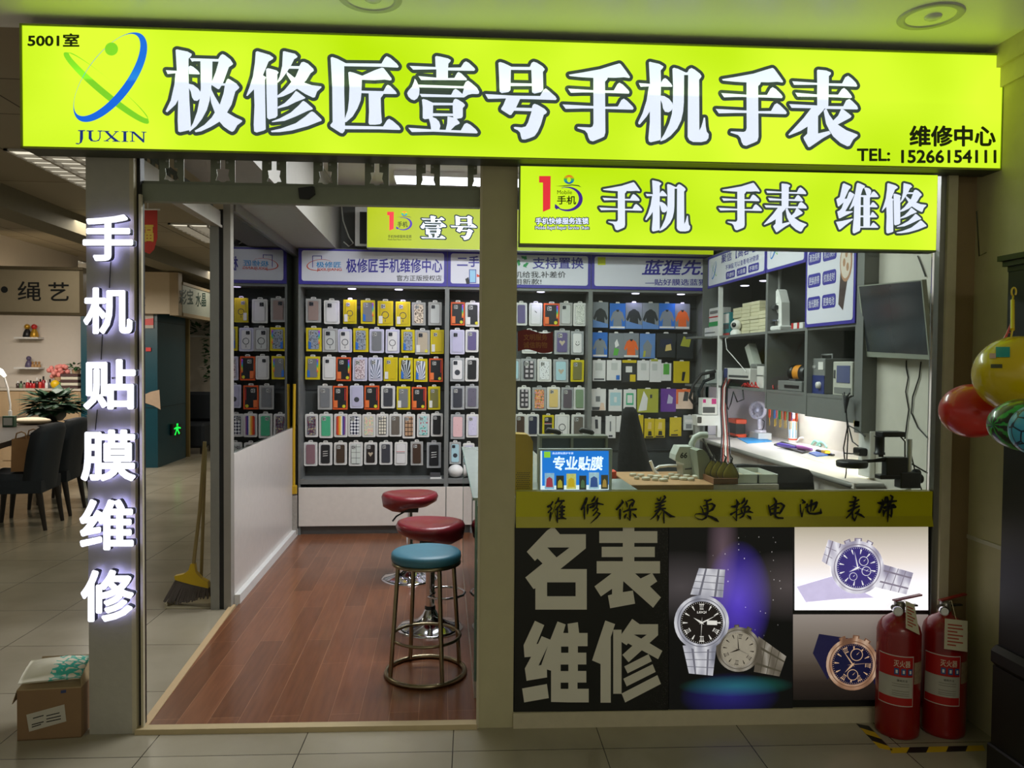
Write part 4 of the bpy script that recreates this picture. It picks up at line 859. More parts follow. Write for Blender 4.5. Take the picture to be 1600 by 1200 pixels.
# ------------------------------------------------------------------ carton with a mailing bag on top
CARD = mat('cardboard', (140, 110, 78), 0.8, var=0.12, scale=8); CARDD = mat('cardboard_inside', (168, 146, 108), .8)
bl, brr = atz(27, 1158, 0), atz(127, 1152, 0)
bw = (brr-bl).length; bd = .2; bh = .205
t = thing('cardboard_box', 'brown cardboard carton with open flaps at the foot of the left pillar', 'box', (bl+brr)/2+Vector((0, bd/2, 0)))
ex = (brr-bl).normalized(); ey = Vector((-ex.y, ex.x, 0))
def bp(x, y, z): return bl+ex*x+ey*y+EZ*z
g = MB(); th_ = .004
for (x0, x1, y0, y1) in ((0, bw, 0, th_), (0, bw, bd-th_, bd), (0, th_, th_, bd-th_), (bw-th_, bw, th_, bd-th_)): g.hexa([bp(x0, y0, 0), bp(x1, y0, 0), bp(x1, y1, 0), bp(x0, y1, 0), bp(x0, y0, bh), bp(x1, y0, bh), bp(x1, y1, bh), bp(x0, y1, bh)])
g.hexa([bp(0, 0, 0), bp(bw, 0, 0), bp(bw, bd, 0), bp(0, bd, 0), bp(0, 0, .004), bp(bw, 0, .004), bp(bw, bd, .004), bp(0, bd, .004)]); g.build('carton_body', CARD, t)
for P in ([bp(0, 0, bh), bp(bw, 0, bh), bp(bw-.01, .06, bh+.018), bp(.01, .06, bh+.02)], [bp(0, 0, bh), bp(0, bd, bh), bp(-.03, bd, bh-.05), bp(-.018, 0, bh-.055)], [bp(bw, 0, bh), bp(bw, bd, bh), bp(bw-.02, bd, bh+.06), bp(bw-.01, .02, bh+.05)], [bp(0, bd, bh), bp(bw, bd, bh), bp(bw, bd+.03, bh+.05), bp(0, bd+.03, bh+.05)]):
    g = MB(); g.hexa(P+[q+EZ*.004 for q in P]); g.build('flap', CARDD, t)
pf = Plane(bl, ex, EZ)
g = MB(); g.prism([(.045, .036), (.185, .07), (.178, .14), (.035, .106)], 0.0, .001, pf); sl_ = g.build('shipping_label', mat('paper_label', (196, 190, 176), .6), t)
g = MB()
for i, (a_, b_, c_) in enumerate(((.055, .062, .1), (.055, .052, .09), (.11, .07, .165), (.11, .082, .165), (.06, .088, .1), (.11, .095, .16))): g.prism([(a_, b_), (c_, b_+.01), (c_, b_+.014), (a_, b_+.004)], .001, .0015, pf)
g.build('label_print', BINK, sl_)
g = MB(); g.prism([(.165, .186), (.185, .188), (.185, .2), (.165, .198)], 0, .0008, pf); g.build('stamp', mat('blue_stamp', (60, 70, 110), .7), t)
# bag: puffed sheet
n, mm = 14, 8; vs = []
c0 = [atz(33, 1071, 0)]
def bagp(u, v):
    P = bp(.008+.235*u, -.01+.12*v, 0); puff = math.sin(PI*min(max(u, .02), .98))**.5*math.sin(PI*min(max(v, .02), .98))**.6
    return P, puff
BZ = bh+.027
for lay in (0, 1):
    for j in range(mm+1):
        for i in range(n+1):
            P, pu = bagp(i/n, j/mm); z = BZ+.004+.05*(j/mm)+.012*(i/n)+(pu*(.03+.006*math.sin(9*i/n+3*j)) if lay else 0); vs.append(P+EZ*z)
N1 = (n+1)*(mm+1); fs = []
for lay in (0, 1):
    for j in range(mm):
        for i in range(n):
            k = lay*N1+j*(n+1)+i; q_ = (k, k+1, k+n+2, k+n+1); fs.append(q_ if lay else q_[::-1])
for i in range(n): fs += [(i, N1+i, N1+i+1, i+1), (mm*(n+1)+i, mm*(n+1)+i+1, N1+mm*(n+1)+i+1, N1+mm*(n+1)+i)]
for j in range(mm): fs += [(j*(n+1), (j+1)*(n+1), N1+(j+1)*(n+1), N1+j*(n+1)), (j*(n+1)+n, N1+j*(n+1)+n, N1+(j+1)*(n+1)+n, (j+1)*(n+1)+n)]
def bagprint(nt, v, b):
    vo = N_(nt, 'ShaderNodeTexVoronoi', Scale=6.0, feature='DISTANCE_TO_EDGE'); nt.links.new(v, vo.inputs['Vector'])
    lt = N_(nt, 'ShaderNodeMath', operation='LESS_THAN'); nt.links.new(vo.outputs['Distance'], lt.inputs[0]); lt.inputs[1].default_value = .11
    g_ = N_(nt, 'ShaderNodeMath', operation='GREATER_THAN'); nt.links.new(xyz(nt, v)[0], g_.inputs[0]); g_.inputs[1].default_value = .5
    mu = N_(nt, 'ShaderNodeMath', operation='MULTIPLY'); nt.links.new(lt.outputs[0], mu.inputs[0]); nt.links.new(g_.outputs[0], mu.inputs[1])
    mx = N_(nt, 'ShaderNodeMix', data_type='RGBA'); nt.links.new(mu.outputs[0], mx.inputs['Factor']); mx.inputs['A'].default_value = lin((212, 206, 184)); mx.inputs['B'].default_value = lin((58, 168, 148)); return mx.outputs['Result']
g = MB(); g.add(vs, fs, True); g.build('mailing_bag', node_mat('mailer_print', bagprint, .35), label='white mailing bag with teal strokes lying on top of the carton', cat='bag')

# ------------------------------------------------------------------ stools
def ring(mb, c, R_, r, n=36, M=None, sx=1, sy=1): return mb.tube([Vector(c)+Vector((R_*sx*math.cos(2*PI*i/n), R_*sy*math.sin(2*PI*i/n), 0)) for i in range(n)], r, 8, M, closed=True)
c = atz(665, 1052, WF); c.z = WF
t = thing('round_stool', 'blue topped round steel stool nearest the doorway', 'stool', c)
BLUV = mat('blue_vinyl', (62, 118, 138), 0.45, var=.1, bump=.1)
g = MB(); g.lathe([(.155, .562), (.168, .566), (.172, .58), (.17, .6), (.16, .609), (.12, .612), (.0, .613)], c, 36); g.build('seat', BLUV, t)
g = MB(); g.lathe([(.15, .545), (.165, .548), (.168, .556), (.165, .563), (.15, .563)], c, 36); ring(g, c+EZ*.553, .163, .008); g.build('seat_rim', BRASSY, t)
for i in range(4):
    a = math.radians(-154+90*i); d = Vector((math.cos(a), math.sin(a), 0))
    g = MB(); g.tube([c+d*.148+EZ*.553, c+d*.186+EZ*.012], .0105, 10); g.build('leg', BRASSY, t)
g = MB(); ring(g, c+EZ*.19, .168, .008); g.build('foot_ring', BRASSY, t)
g = MB(); ring(g, c+EZ*.012, .192, .012); g.build('base_ring', BRASSY, t)
MAR = mat('maroon_leatherette', (122, 30, 40), 0.3, var=.1, coat=.3)
def bar_stool(c, label, zs, dx, rot, base_r):
    c = Vector(c); t = thing('bar_stool', label, 'stool', c, 'maroon bar stools along the counter')
    ca, sa = math.cos(rot), math.sin(rot); top = MB(); n = 40; rings_ = []
    cs = c+Vector((dx, 0, 0))
    for (rr, z, dip) in ((.06, -.075, 0), (.13, -.06, 0), (.19, -.025, .0), (.2, .0, .02), (.19, .02, .03), (.165, .028, .032), (.155, .024, .03), (.1, .016, .012), (.0001, .012, 0)):
        rg = []
        for i in range(n):
            a = 2*PI*i/n; x, y = rr*math.cos(a), rr*.95*math.sin(a); xx = x*ca-y*sa
            low = max(0, -math.cos(a))**2
            z2 = z - (low*.035 if z < .0 else 0) + dip*math.cos(a)**2*.25
            rg.append(cs+Vector((x*ca-y*sa, x*sa+y*ca, zs+z2)))
        rings_.append(rg)
    top.add([q for r_ in rings_ for q in r_], [(i*n+j, i*n+(j+1) % n, (i+1)*n+(j+1) % n, (i+1)*n+j) for i in range(len(rings_)-1) for j in range(n)], True); top.add(rings_[0], [tuple(range(n))[::-1]])
    top.build('seat', MAR, t)
    g = MB(); g.lathe([(.026, .12), (.026, .36)], c, 20); g.lathe([(.019, .36), (.019, zs-.06)], c, 20); g.build('gas_column', CHROME, t)
    g = MB(); g.lathe([(.031, .1), (.031, .125), (.027, .128)], c, 20); g.build('collar', BLACK, t)
    g = MB(); g.lathe([(base_r, .0), (base_r, .006), (base_r-.02, .012), (.12, .026), (.07, .05), (.045, .08), (.032, .105), (.03, .11)], c, 44); g.build('base', CHROME, t)
    g = MB(); g.box(cs+Vector((-.06, -.06, zs-.1)), cs+Vector((.06, .06, zs-.07))); g.build('seat_plate', BLACK, t)
    g = MB(); g.tube([cs+Vector((-.02, -.03, zs-.09)), cs+Vector((-.09, -.09, zs-.12)), cs+Vector((-.115, -.11, zs-.15))], .006, 8); g.build('height_lever', BLACK, t)
    fr_ = MB(); fr_.tube([c+Vector((.026*math.cos(a_), .026*math.sin(a_), .2)) for a_ in (0.3,)] + [c+Vector((.08+.12*math.cos(a_), .12*math.sin(a_), .2)) for a_ in [2.4-i*.48 for i in range(11)]] + [c+Vector((.024, -.01, .2))], .007, 8); fr_.build('footrest', CHROME, t)
    return t
q2 = atz(676, 980, WF); q2.z = WF; q2.x -= .015; bar_stool(q2, 'nearer maroon bar stool on a chrome disc base, behind the blue stool', .588, 0.0, 2.9, .19)
q1 = atz(640, 903, WF); q1.z = WF; bar_stool(q1, 'farther maroon bar stool on a chrome disc base, closest to the phone case wall', .578, 0.0, .2, .2)

# ------------------------------------------------------------------ corridor ceiling lamps (off)
BOWL = mat('reflector', (235, 235, 235), .2, 0.15)
def downlight(px, py, label):
    c = atz(px, py, ZC); t = thing('ceiling_downlight', label, 'ceiling light', c, 'recessed corridor downlights')
    g = MB(); g.lathe([(.086, -.001), (.09, -.006), (.096, -.006), (.1, -.005), (.112, -.006), (.116, -.002), (.116, 0)], c, 40, caps=False); g.build('trim_ring', mat('downlight_trim', (196, 198, 190), .4), t)
    g = MB(); g.lathe([(.088, -.002), (.075, -.0015), (.05, -.001), (.0, -.0008)], c, 40); g.build('reflector', BOWL, t)
    g = MB(); g.lathe([(.0, -.014), (.02, -.012), (.03, -.006), (.032, -.001)], c+Vector((.01, 0, 0)), 20); g.build('bulb', mat('frosted_bulb', (225, 228, 222), .25), t)
downlight(1454, 25, 'round recessed ceiling downlight above the right end of the sign')
downlight(578, -3, 'round recessed ceiling downlight cut by the upper picture edge')

# ------------------------------------------------------------------ dark showcase and hanging balls on the right
DW = mat('dark_wood', (17, 16, 12), 0.42, var=.2)
Yc = 2.72
k0 = at(1571, 600, Yc); k1 = at(1548, 1100, Yc)
t = thing('showcase', 'dark wooden showcase at the right edge with moulded plinth and cornice', 'cabinet', (k0.x+.3, Yc-.25, 0))
g = MB(); g.box((k0.x, Yc-.3, .5), (k0.x+.08, Yc, at(1575, 425, Yc).z)); g.box((k0.x+.02, Yc-.02, .5), (k0.x+.8, Yc, at(1575, 425, Yc).z)); g.build('body', DW, t)
g = MB(); g.box((k1.x-.0, Yc-.32, 0), (k1.x+.8, Yc+.02, .12), bev=.006); g.box((k1.x+.012, Yc-.31, .12), (k1.x+.8, Yc+.01, .42)); g.box((k1.x-.005, Yc-.33, .42), (k1.x+.8, Yc+.02, .5), bev=.02); g.build('plinth', DW, t)
zc = at(1575, 425, Yc).z
g = MB()
for i, (o_, z_) in enumerate(((.0, 0), (.012, .02), (.024, .04))): g.box((k0.x-o_-.004, Yc-.3-o_, zc+z_), (k0.x+.8, Yc+o_, zc+z_+.02))
g.build('cornice', DW, t)
def ball_on(name, label, px, py, Y, r, M, sq=(1, 1, 1), extra=None):
    c = at(px, py, Y); t = thing(name, label, 'ball', c-EZ*r*sq[2]); g = MB(); g.ball(c, r, 36, 24, None, sq); g.build('ball_skin', M, t); return t, c
SHINY = dict(coat=.6)
YB = mat('yellow_ball_vinyl', (206, 178, 0), .25, var=.03, coat=.5); RB = mat('red_ball_vinyl', (200, 40, 34), .28, var=.05, coat=.5)
def melon(nt, v, b):
    x = xyz(nt, v)
    at2 = N_(nt, 'ShaderNodeMath', operation='ARCTAN2')
    s1 = N_(nt, 'ShaderNodeMath', operation='SUBTRACT'); nt.links.new(x[1], s1.inputs[0]); s1.inputs[1].default_value = .5
    s2_ = N_(nt, 'ShaderNodeMath', operation='SUBTRACT'); nt.links.new(x[2], s2_.inputs[0]); s2_.inputs[1].default_value = .5
    nt.links.new(s2_.outputs[0], at2.inputs[0]); nt.links.new(s1.outputs[0], at2.inputs[1])
    no = N_(nt, 'ShaderNodeTexNoise', Scale=9.0, Detail=2.0); nt.links.new(v, no.inputs['Vector'])
    m1 = N_(nt, 'ShaderNodeMath', operation='MULTIPLY_ADD'); nt.links.new(at2.outputs[0], m1.inputs[0]); m1.inputs[1].default_value = 8.0
    m2 = N_(nt, 'ShaderNodeMath', operation='MULTIPLY'); nt.links.new(no.outputs['Fac'], m2.inputs[0]); m2.inputs[1].default_value = 6.0; nt.links.new(m2.outputs[0], m1.inputs[2])
    sn = N_(nt, 'ShaderNodeMath', operation='SINE'); nt.links.new(m1.outputs[0], sn.inputs[0])
    b.inputs['Coat Weight'].default_value = .5
    return ramp(nt, sn.outputs[0], [(0.0, (12, 30, 16)), (0.2, (16, 44, 20)), (0.3, (20, 130, 46)), (1, (40, 160, 60))])
t, c = ball_on('toy_ball', 'yellow inflatable ball with handle hanging on the showcase', 1590, 585, 2.25, .125, YB, (1, 1, .95))
g = MB(); g.tube([at(1568, 538, 2.23), at(1576, 530, 2.23), at(1600, 532, 2.23), at(1602, 545, 2.23)], .006, 8); g.build('ball_handle', YB, t)
g = MB(); g.tube([at(1579, 530, 2.23), at(1582, 515, 2.23)], .003, 6); g.tube([at(1582, 515, 2.23), at(1582, 470, 2.36)], .0065, 8); ring_c = at(1584, 456, 2.39); g.tube([at(1582, 470, 2.36), at(1583, 464, 2.38)]+[ring_c+Vector((.008*math.sin(a_), 0, .014*math.cos(a_))) for a_ in [PI+.5*i for i in range(12)]], .003, 6); g.build('hanging_loop', YB, t)
pl5 = Plane(c, Vector((math.cos(.6), -math.sin(.6), 0)), EZ)
g = MB()
for (x0, y0, x1, y1, M_) in ((1556, 542, 1578, 558, mat('teal_sticker', (20, 140, 140), .5)), (1548, 569, 1566, 575, mat('barcode', (70, 70, 50), .5)), (1546, 552, 1556, 560, mat('pink_sticker', (190, 150, 140), .5))):
    vs = []
    for i in range(7):
        for j in range(5):
            rr = ray(x0+(x1-x0)*i/6, y0+(y1-y0)*j/4).normalized(); oc = CAM-c; bb = oc @ rr; di = bb*bb-(oc @ oc-.1255**2); vs.append(CAM+rr*(-bb-math.sqrt(max(di, 0)))) if di > 0 else vs.append(c)
    g.add(vs, [(i*5+j, i*5+j+1, (i+1)*5+j+1, (i+1)*5+j) for i in range(6) for j in range(4)], True, M_)
g.build('printed_stickers', None, t)
t, c = ball_on('toy_ball', 'red inflatable ball hanging behind the yellow one', 1519, 642, 2.44, .102, RB, (1, .95, .88))
g = MB(); g.tube([c+EZ*.085, at(1545, 575, 2.42), at(1574, 520, 2.415), at(1580, 505, 2.419)], .003, 6); g.build('hanging_string', RB, t)
ball_on('toy_ball', 'green watermelon patterned ball below the yellow ball', 1606, 664, 2.03, .104, node_mat('melon_vinyl', melon, .3), (1, .9, .72))
ball_on('toy_ball', 'blue football patterned ball at the right picture edge', 1622, 672, 1.84, .066, node_mat('football_vinyl', lambda nt, v, b: ramp(nt, (lambda n_: (nt.links.new(v, n_.inputs['Vector']), n_.outputs['Distance'])[1])(N_(nt, 'ShaderNodeTexVoronoi', Scale=4.0, feature='DISTANCE_TO_EDGE')), [(0.0, (10, 30, 60)), (0.05, (10, 30, 60)), (0.07, (60, 160, 200)), (1, (80, 180, 215))]), .3))
g = MB(); sp_ = [at(1577-i*1.15, 520+i*2, 2.38)+Vector((.005*math.cos(i*1.9), 0, .006*math.sin(i*1.9))) for i in range(24)]; g.tube(sp_, .002, 5); g.build('coiled_line', RB, label='red coiled cord the red ball hangs from', cat='cord')
# ------------------------------------------------------------------ phone accessory wall: three display cabinets
YB0, YBP = 6.915, 7.13
HB = mat('header_board', (214, 214, 226), 0.4, var=0.02); HBLUE = mat('header_blue', (58, 48, 150), 0.45, var=.03); HTXT = mat('header_text_blue', (52, 46, 150), 0.45, var=0); HBLK = mat('header_text_black', (40, 40, 44), .5, var=0)
hp_ = back(YB0-.012)
PUCK = mat('puck_lamp', (225, 215, 255), .5, emit=3.0, var=0)
ZHD0, ZHD1 = 2.218, 2.522
def cabinet(label, x0, x1, pucks, xr=None):
    t = thing('display_cabinet', label, 'display cabinet', ((x0+x1)/2, YB0+.15, 0))
    g = MB(); e = .019
    g.box((x0, YB0, 0), (x0+e, 7.24, 2.53)); g.box((x1-e, YB0, 0), (x1, 7.24, 2.53)); g.box((x0+e, YB0, 2.52), (x1-e, 7.24, 2.53)); g.box((x0+e, YB0-.004, .46), (x1-e, 7.24, .5)); g.box((x0+e, YB0, 2.19), (x1-e, 7.24, 2.212)); g.build('carcass', GREY_PANEL, t)
    g = MB(); g.box((x0+e, YBP+.03, .5), (x1-e, YBP+.045, 2.19))
    g.build('back_panel', DARK_PANEL, t)
    g = MB()
    for zz in (.72, 1.0, 1.28, 1.56, 1.84, 2.06): g.box((x0+e, YBP+.018, zz), (x1-e, YBP+.03, zz+.012))
    g.build('hanging_rail', mat('rail_dark', (40, 42, 44), .5), t)
    g = MB(); g.box((x0+.004, YB0-.016, .09), (x1-.004, YB0, .432), bev=.002); g.build('drawer_front', WHITE_PANEL, t)
    g = MB(); g.box((x0+e, YB0+.03, 0), (x1-e, YB0+.05, .085)); g.build('plinth', mat('plinth_grey', (92, 92, 90), .5), t)
    g = MB(); g.box((x0+.003, YB0-.01, ZHD0-.004), (x1-.003, YB0, ZHD1)); hd = g.build('header_sign', HBLUE, t)
    g = MB(); g.prism(rrect(x0+.03, ZHD0+.024, x1-.03, ZHD1-.016, .02), 0.0, .0012, hp_.off(-.002)); g.build('header_panel', HB, hd)
    for px, py in pucks:
        c = at(px, py, YB0+.09); c.z = 2.19; g = MB(); g.lathe([(.0, -.006), (.03, -.006), (.036, -.003), (.036, 0)], c, 20); g.build('puck_light', PUCK, t)
        spot('puck_beam', c-EZ*.012, 2.2, (.62, .5, 1.0), 2.4, .7, rad=.02)
    return t, hd
X_ = [-1.262, .032, 1.322, 2.4]
c1, h1 = cabinet('left display cabinet facing the doorway, with six rows of phone cases', X_[0], X_[1], ((550, 449), (623, 451)))
c2, h2 = cabinet('middle display cabinet partly behind the window pillar', X_[1], X_[2], ((760, 452), (845, 454)))
c3, h3 = cabinet('display cabinet at the far corner seen through the window, with screen protector cards', X_[2], X_[3], ((993, 456), (1064, 457)))
def ht(body, par, x0, y0, x1, y1, M, bold=.012, shear=0, name='lettering'): return label_part(name, body, hp_, x0, y0, x1, y1, M, par, bold, 0.002, shear)
# header one
ht('极修匠手机维修中心', h1, 541, 404, 691, 426, HTXT, .018); ht('官方正版授权店', h1, 620, 430, 690, 439, HBLK, .004)
ht('极修匠', h1, 494, 409, 533, 418, mat('header_cyan', (40, 150, 215), .5), .012); ht('JIXIUJIANG', h1, 495, 419, 534, 424.5, mat('header_orange', (214, 72, 40), .5), .01)
g = MB(); A, B = crescent((499, 414), 20, 8.6, (499.6, 413.8), 19, 7.9, -.12, 40); A = [hp_.px(*q) for q in A[10:42]]; B = [hp_.px(*q) for q in B[10:42]]
n = len(A); g.add([hp_.p(*q, .002) for q in A+B], [(i, i+1, n+i+1, n+i) for i in range(n-1)]); g.build('logo_arc', MATS['header_orange'], h1)
g = MB()
for (a_, b_, c_, d_) in ((488, 400, 489, 418), (488, 399.5, 503, 400.5), (502, 400, 503, 405)): g.face(rect(hp_, a_, b_, c_, d_), hp_, .002)
g.build('logo_phone', HTXT, h1)
# header two
ht('二手', h2, 714, 400, 749, 417, HTXT, .02); ht('支持置换', h2, 832, 402, 912, 420, HTXT, .016); ht('机给我,补差价', h2, 803, 424, 884, 434.5, HBLK, .008); ht('用新款!', h2, 803, 435.5, 846, 444.5, HBLK, .008)
g = MB()
for k in range(3):
    a0 = math.radians(90+120*k); f = lambda r_, a: hp_.px(817+r_*math.cos(a), 409-r_*math.sin(a))
    g.face([f(9.5, a0+.3), f(5.5, a0+.3), f(5.0, a0-.55), f(9.5, a0-.5)], hp_, .002); g.face([f(11.5, a0-.45), f(3.5, a0-.5), f(7.4, a0-1.05)], hp_, .0021)
g.build('recycle_arrows', mat('recycle_green', (30, 150, 80), .5), h2)
g = MB(); g.face(rect(hp_, 733, 421, 744, 442), hp_, .002, HTXT); g.face(rect(hp_, 734, 422, 743, 441), hp_, .0024, mat('picture_blue', (150, 200, 230), .4)); g.face([hp_.px(*q) for q in ((727, 436), (732, 433), (734, 443), (729, 444))], hp_, .0022, BLACK); g.face([hp_.px(*q) for q in ((745, 428), (752, 432), (745, 433))], hp_, .0022, MATS['header_orange']); g.build('phone_picture', None, h2)
# header three
ht('蓝猩先生', h3, 1006, 406, 1126, 430, HTXT, .022, .06); ht('—贴好膜选蓝猩', h3, 1008, 436, 1104, 446, HTXT, .01)
g = MB(); g.prism([hp_.px(*q) for q in ((934, 402), (946, 402), (946, 414), (934, 414))], .001, .002, hp_); g.build('badge', mat('badge_lime', (206, 214, 30), .5), h3)

# the yellow sign hung above the cabinets
ys = back(6.70)
c = rect(ys, 574, 321, 1150, 387); zz0, zz1, xx0, xx1 = ys.px(573, 387)[1], ys.px(573, 321)[1], ys.px(573, 350)[0], 2.38
t = thing('lightbox_sign', 'yellow green lightbox inside the shop, hung above the phone case cabinets', 'sign', ((xx0+xx1)/2, 6.75, zz0))
g = MB(); g.box((xx0, 6.702, zz0), (xx1, 6.82, zz1)); g.build('sign_box', ALU, t); g = MB()
for x_ in (-.5, .6, 1.7): g.tube([(x_, 6.76, zz1), (x_, 6.76, ZS)], .006, 6)
g.build('hanger_rod', ALU, t)
g = MB(); g.face([(xx0+.004, zz0+.004), (xx1-.004, zz0+.004), (xx1-.004, zz1-.004), (xx0+.004, zz1-.004)], ys, 0.0); g.build('sign_face', glow('inner_sign_lit', (188, 208, 12), (204, 222, 26), .82), t)
for k, x0, y0, x1, y1 in (('yi', 657, 337, 697, 373), ('hao', 704, 337, 745, 375), ('shou', 753, 337, 793, 375)): character(k, ys, fit(k, ys, x0, y0, x1, y1), 0.002, GLYPH, OUTL, .011, t)
fi = lambda x, y: ys.px(605+(x-362)*.067, 331+(y-217)*.061)
numeral_logo(ys, fi, t, .002)
label_part('logo_text', '手机', ys, 621, 346, 637, 355, INK, t, .02, .0015); label_part('slogan', '手机快修服务连锁', ys, 606, 367, 643, 372, INK, t, .01, .0015); label_part('slogan', 'Mobile Rapid Repair Service Chain', ys, 606, 373, 643, 376, INK, t, .01, .0015)
g = MB(); a_, b_ = at(556, 322, 7.0), at(574, 386, 7.0); g.box((a_.x, 6.95, b_.z), (b_.x+.02, 7.2, a_.z), WHITE_PLASTIC); g.box((a_.x+.04, 6.945, b_.z+.02), (b_.x, 6.95, a_.z-.06), BLACK); g.build('junction_box', None, label='pale wall box with dark opening beside the inner yellow sign', cat='box')
g = MB(); g.tube([at(533, 318, 7.05), at(536, 345, 7.05), at(545, 370, 7.0), at(552, 380, 6.98), at(545, 385, 6.98), at(537, 378, 7.0)], .006, 6); g.tube([at(520, 318, 7.1), at(524, 350, 7.1), at(526, 388, 7.1)], .008, 6); g.build('ceiling_cable', mat('pale_cable', (190, 190, 180), .5), label='pale cables running down the wall left of the inner yellow sign', cat='cable')

# ------------------------------------------------------------------ patterns for the cases
def pat(name, f, rough=.4): return node_mat(name, f, rough)
def _vor(nt, v, sc, stops, feat='F1', ms=(1, 1, 2)):
    vo = N_(nt, 'ShaderNodeTexVoronoi', Scale=sc, feature=feat); nt.links.new(mapped(nt, v, scale=ms), vo.inputs['Vector']); return ramp(nt, vo.outputs['Distance'], stops, 'CONSTANT')
def _noi(nt, v, sc, stops, ms=(1, 1, 2)):
    no = N_(nt, 'ShaderNodeTexNoise', Scale=sc, Detail=2.0); nt.links.new(mapped(nt, v, scale=ms), no.inputs['Vector']); return ramp(nt, no.outputs['Fac'], stops, 'CONSTANT')
def _chk(nt, v, n, c1, c2, rot):
    ck = N_(nt, 'ShaderNodeTexChecker', Scale=n); ck.inputs['Color1'].default_value = lin(c1); ck.inputs['Color2'].default_value = lin(c2); nt.links.new(mapped(nt, v, scale=(1, 0, 2), rot=(0, rot, 0)), ck.inputs['Vector']); return ck.outputs['Color']
def _rays(nt, v, c1, c2):
    x = xyz(nt, v); a = N_(nt, 'ShaderNodeMath', operation='SUBTRACT'); nt.links.new(x[0], a.inputs[0]); a.inputs[1].default_value = .5
    t = N_(nt, 'ShaderNodeMath', operation='ARCTAN2'); nt.links.new(a.outputs[0], t.inputs[0]); nt.links.new(x[2], t.inputs[1])
    m = N_(nt, 'ShaderNodeMath', operation='MULTIPLY'); nt.links.new(t.outputs[0], m.inputs[0]); m.inputs[1].default_value = 17; s = N_(nt, 'ShaderNodeMath', operation='SINE'); nt.links.new(m.outputs[0], s.inputs[0]); return ramp(nt, s.outputs[0], [(0, c1), (.1, c2), (1, c2)], 'CONSTANT')
def _plaid(nt, v, base, line, n, wd):
    x = xyz(nt, v); o = []
    for k, s in ((0, n), (2, n*1.8)):
        m = N_(nt, 'ShaderNodeMath', operation='MULTIPLY'); nt.links.new(x[k], m.inputs[0]); m.inputs[1].default_value = s; f = N_(nt, 'ShaderNodeMath', operation='FRACT'); nt.links.new(m.outputs[0], f.inputs[0]); l = N_(nt, 'ShaderNodeMath', operation='LESS_THAN'); nt.links.new(f.outputs[0], l.inputs[0]); l.inputs[1].default_value = wd; o.append(l.outputs[0])
    mx = N_(nt, 'ShaderNodeMath', operation='MAXIMUM'); nt.links.new(o[0], mx.inputs[0]); nt.links.new(o[1], mx.inputs[1]); return ramp(nt, mx.outputs[0], [(0, base), (.5, line)], 'CONSTANT')
CM = {}
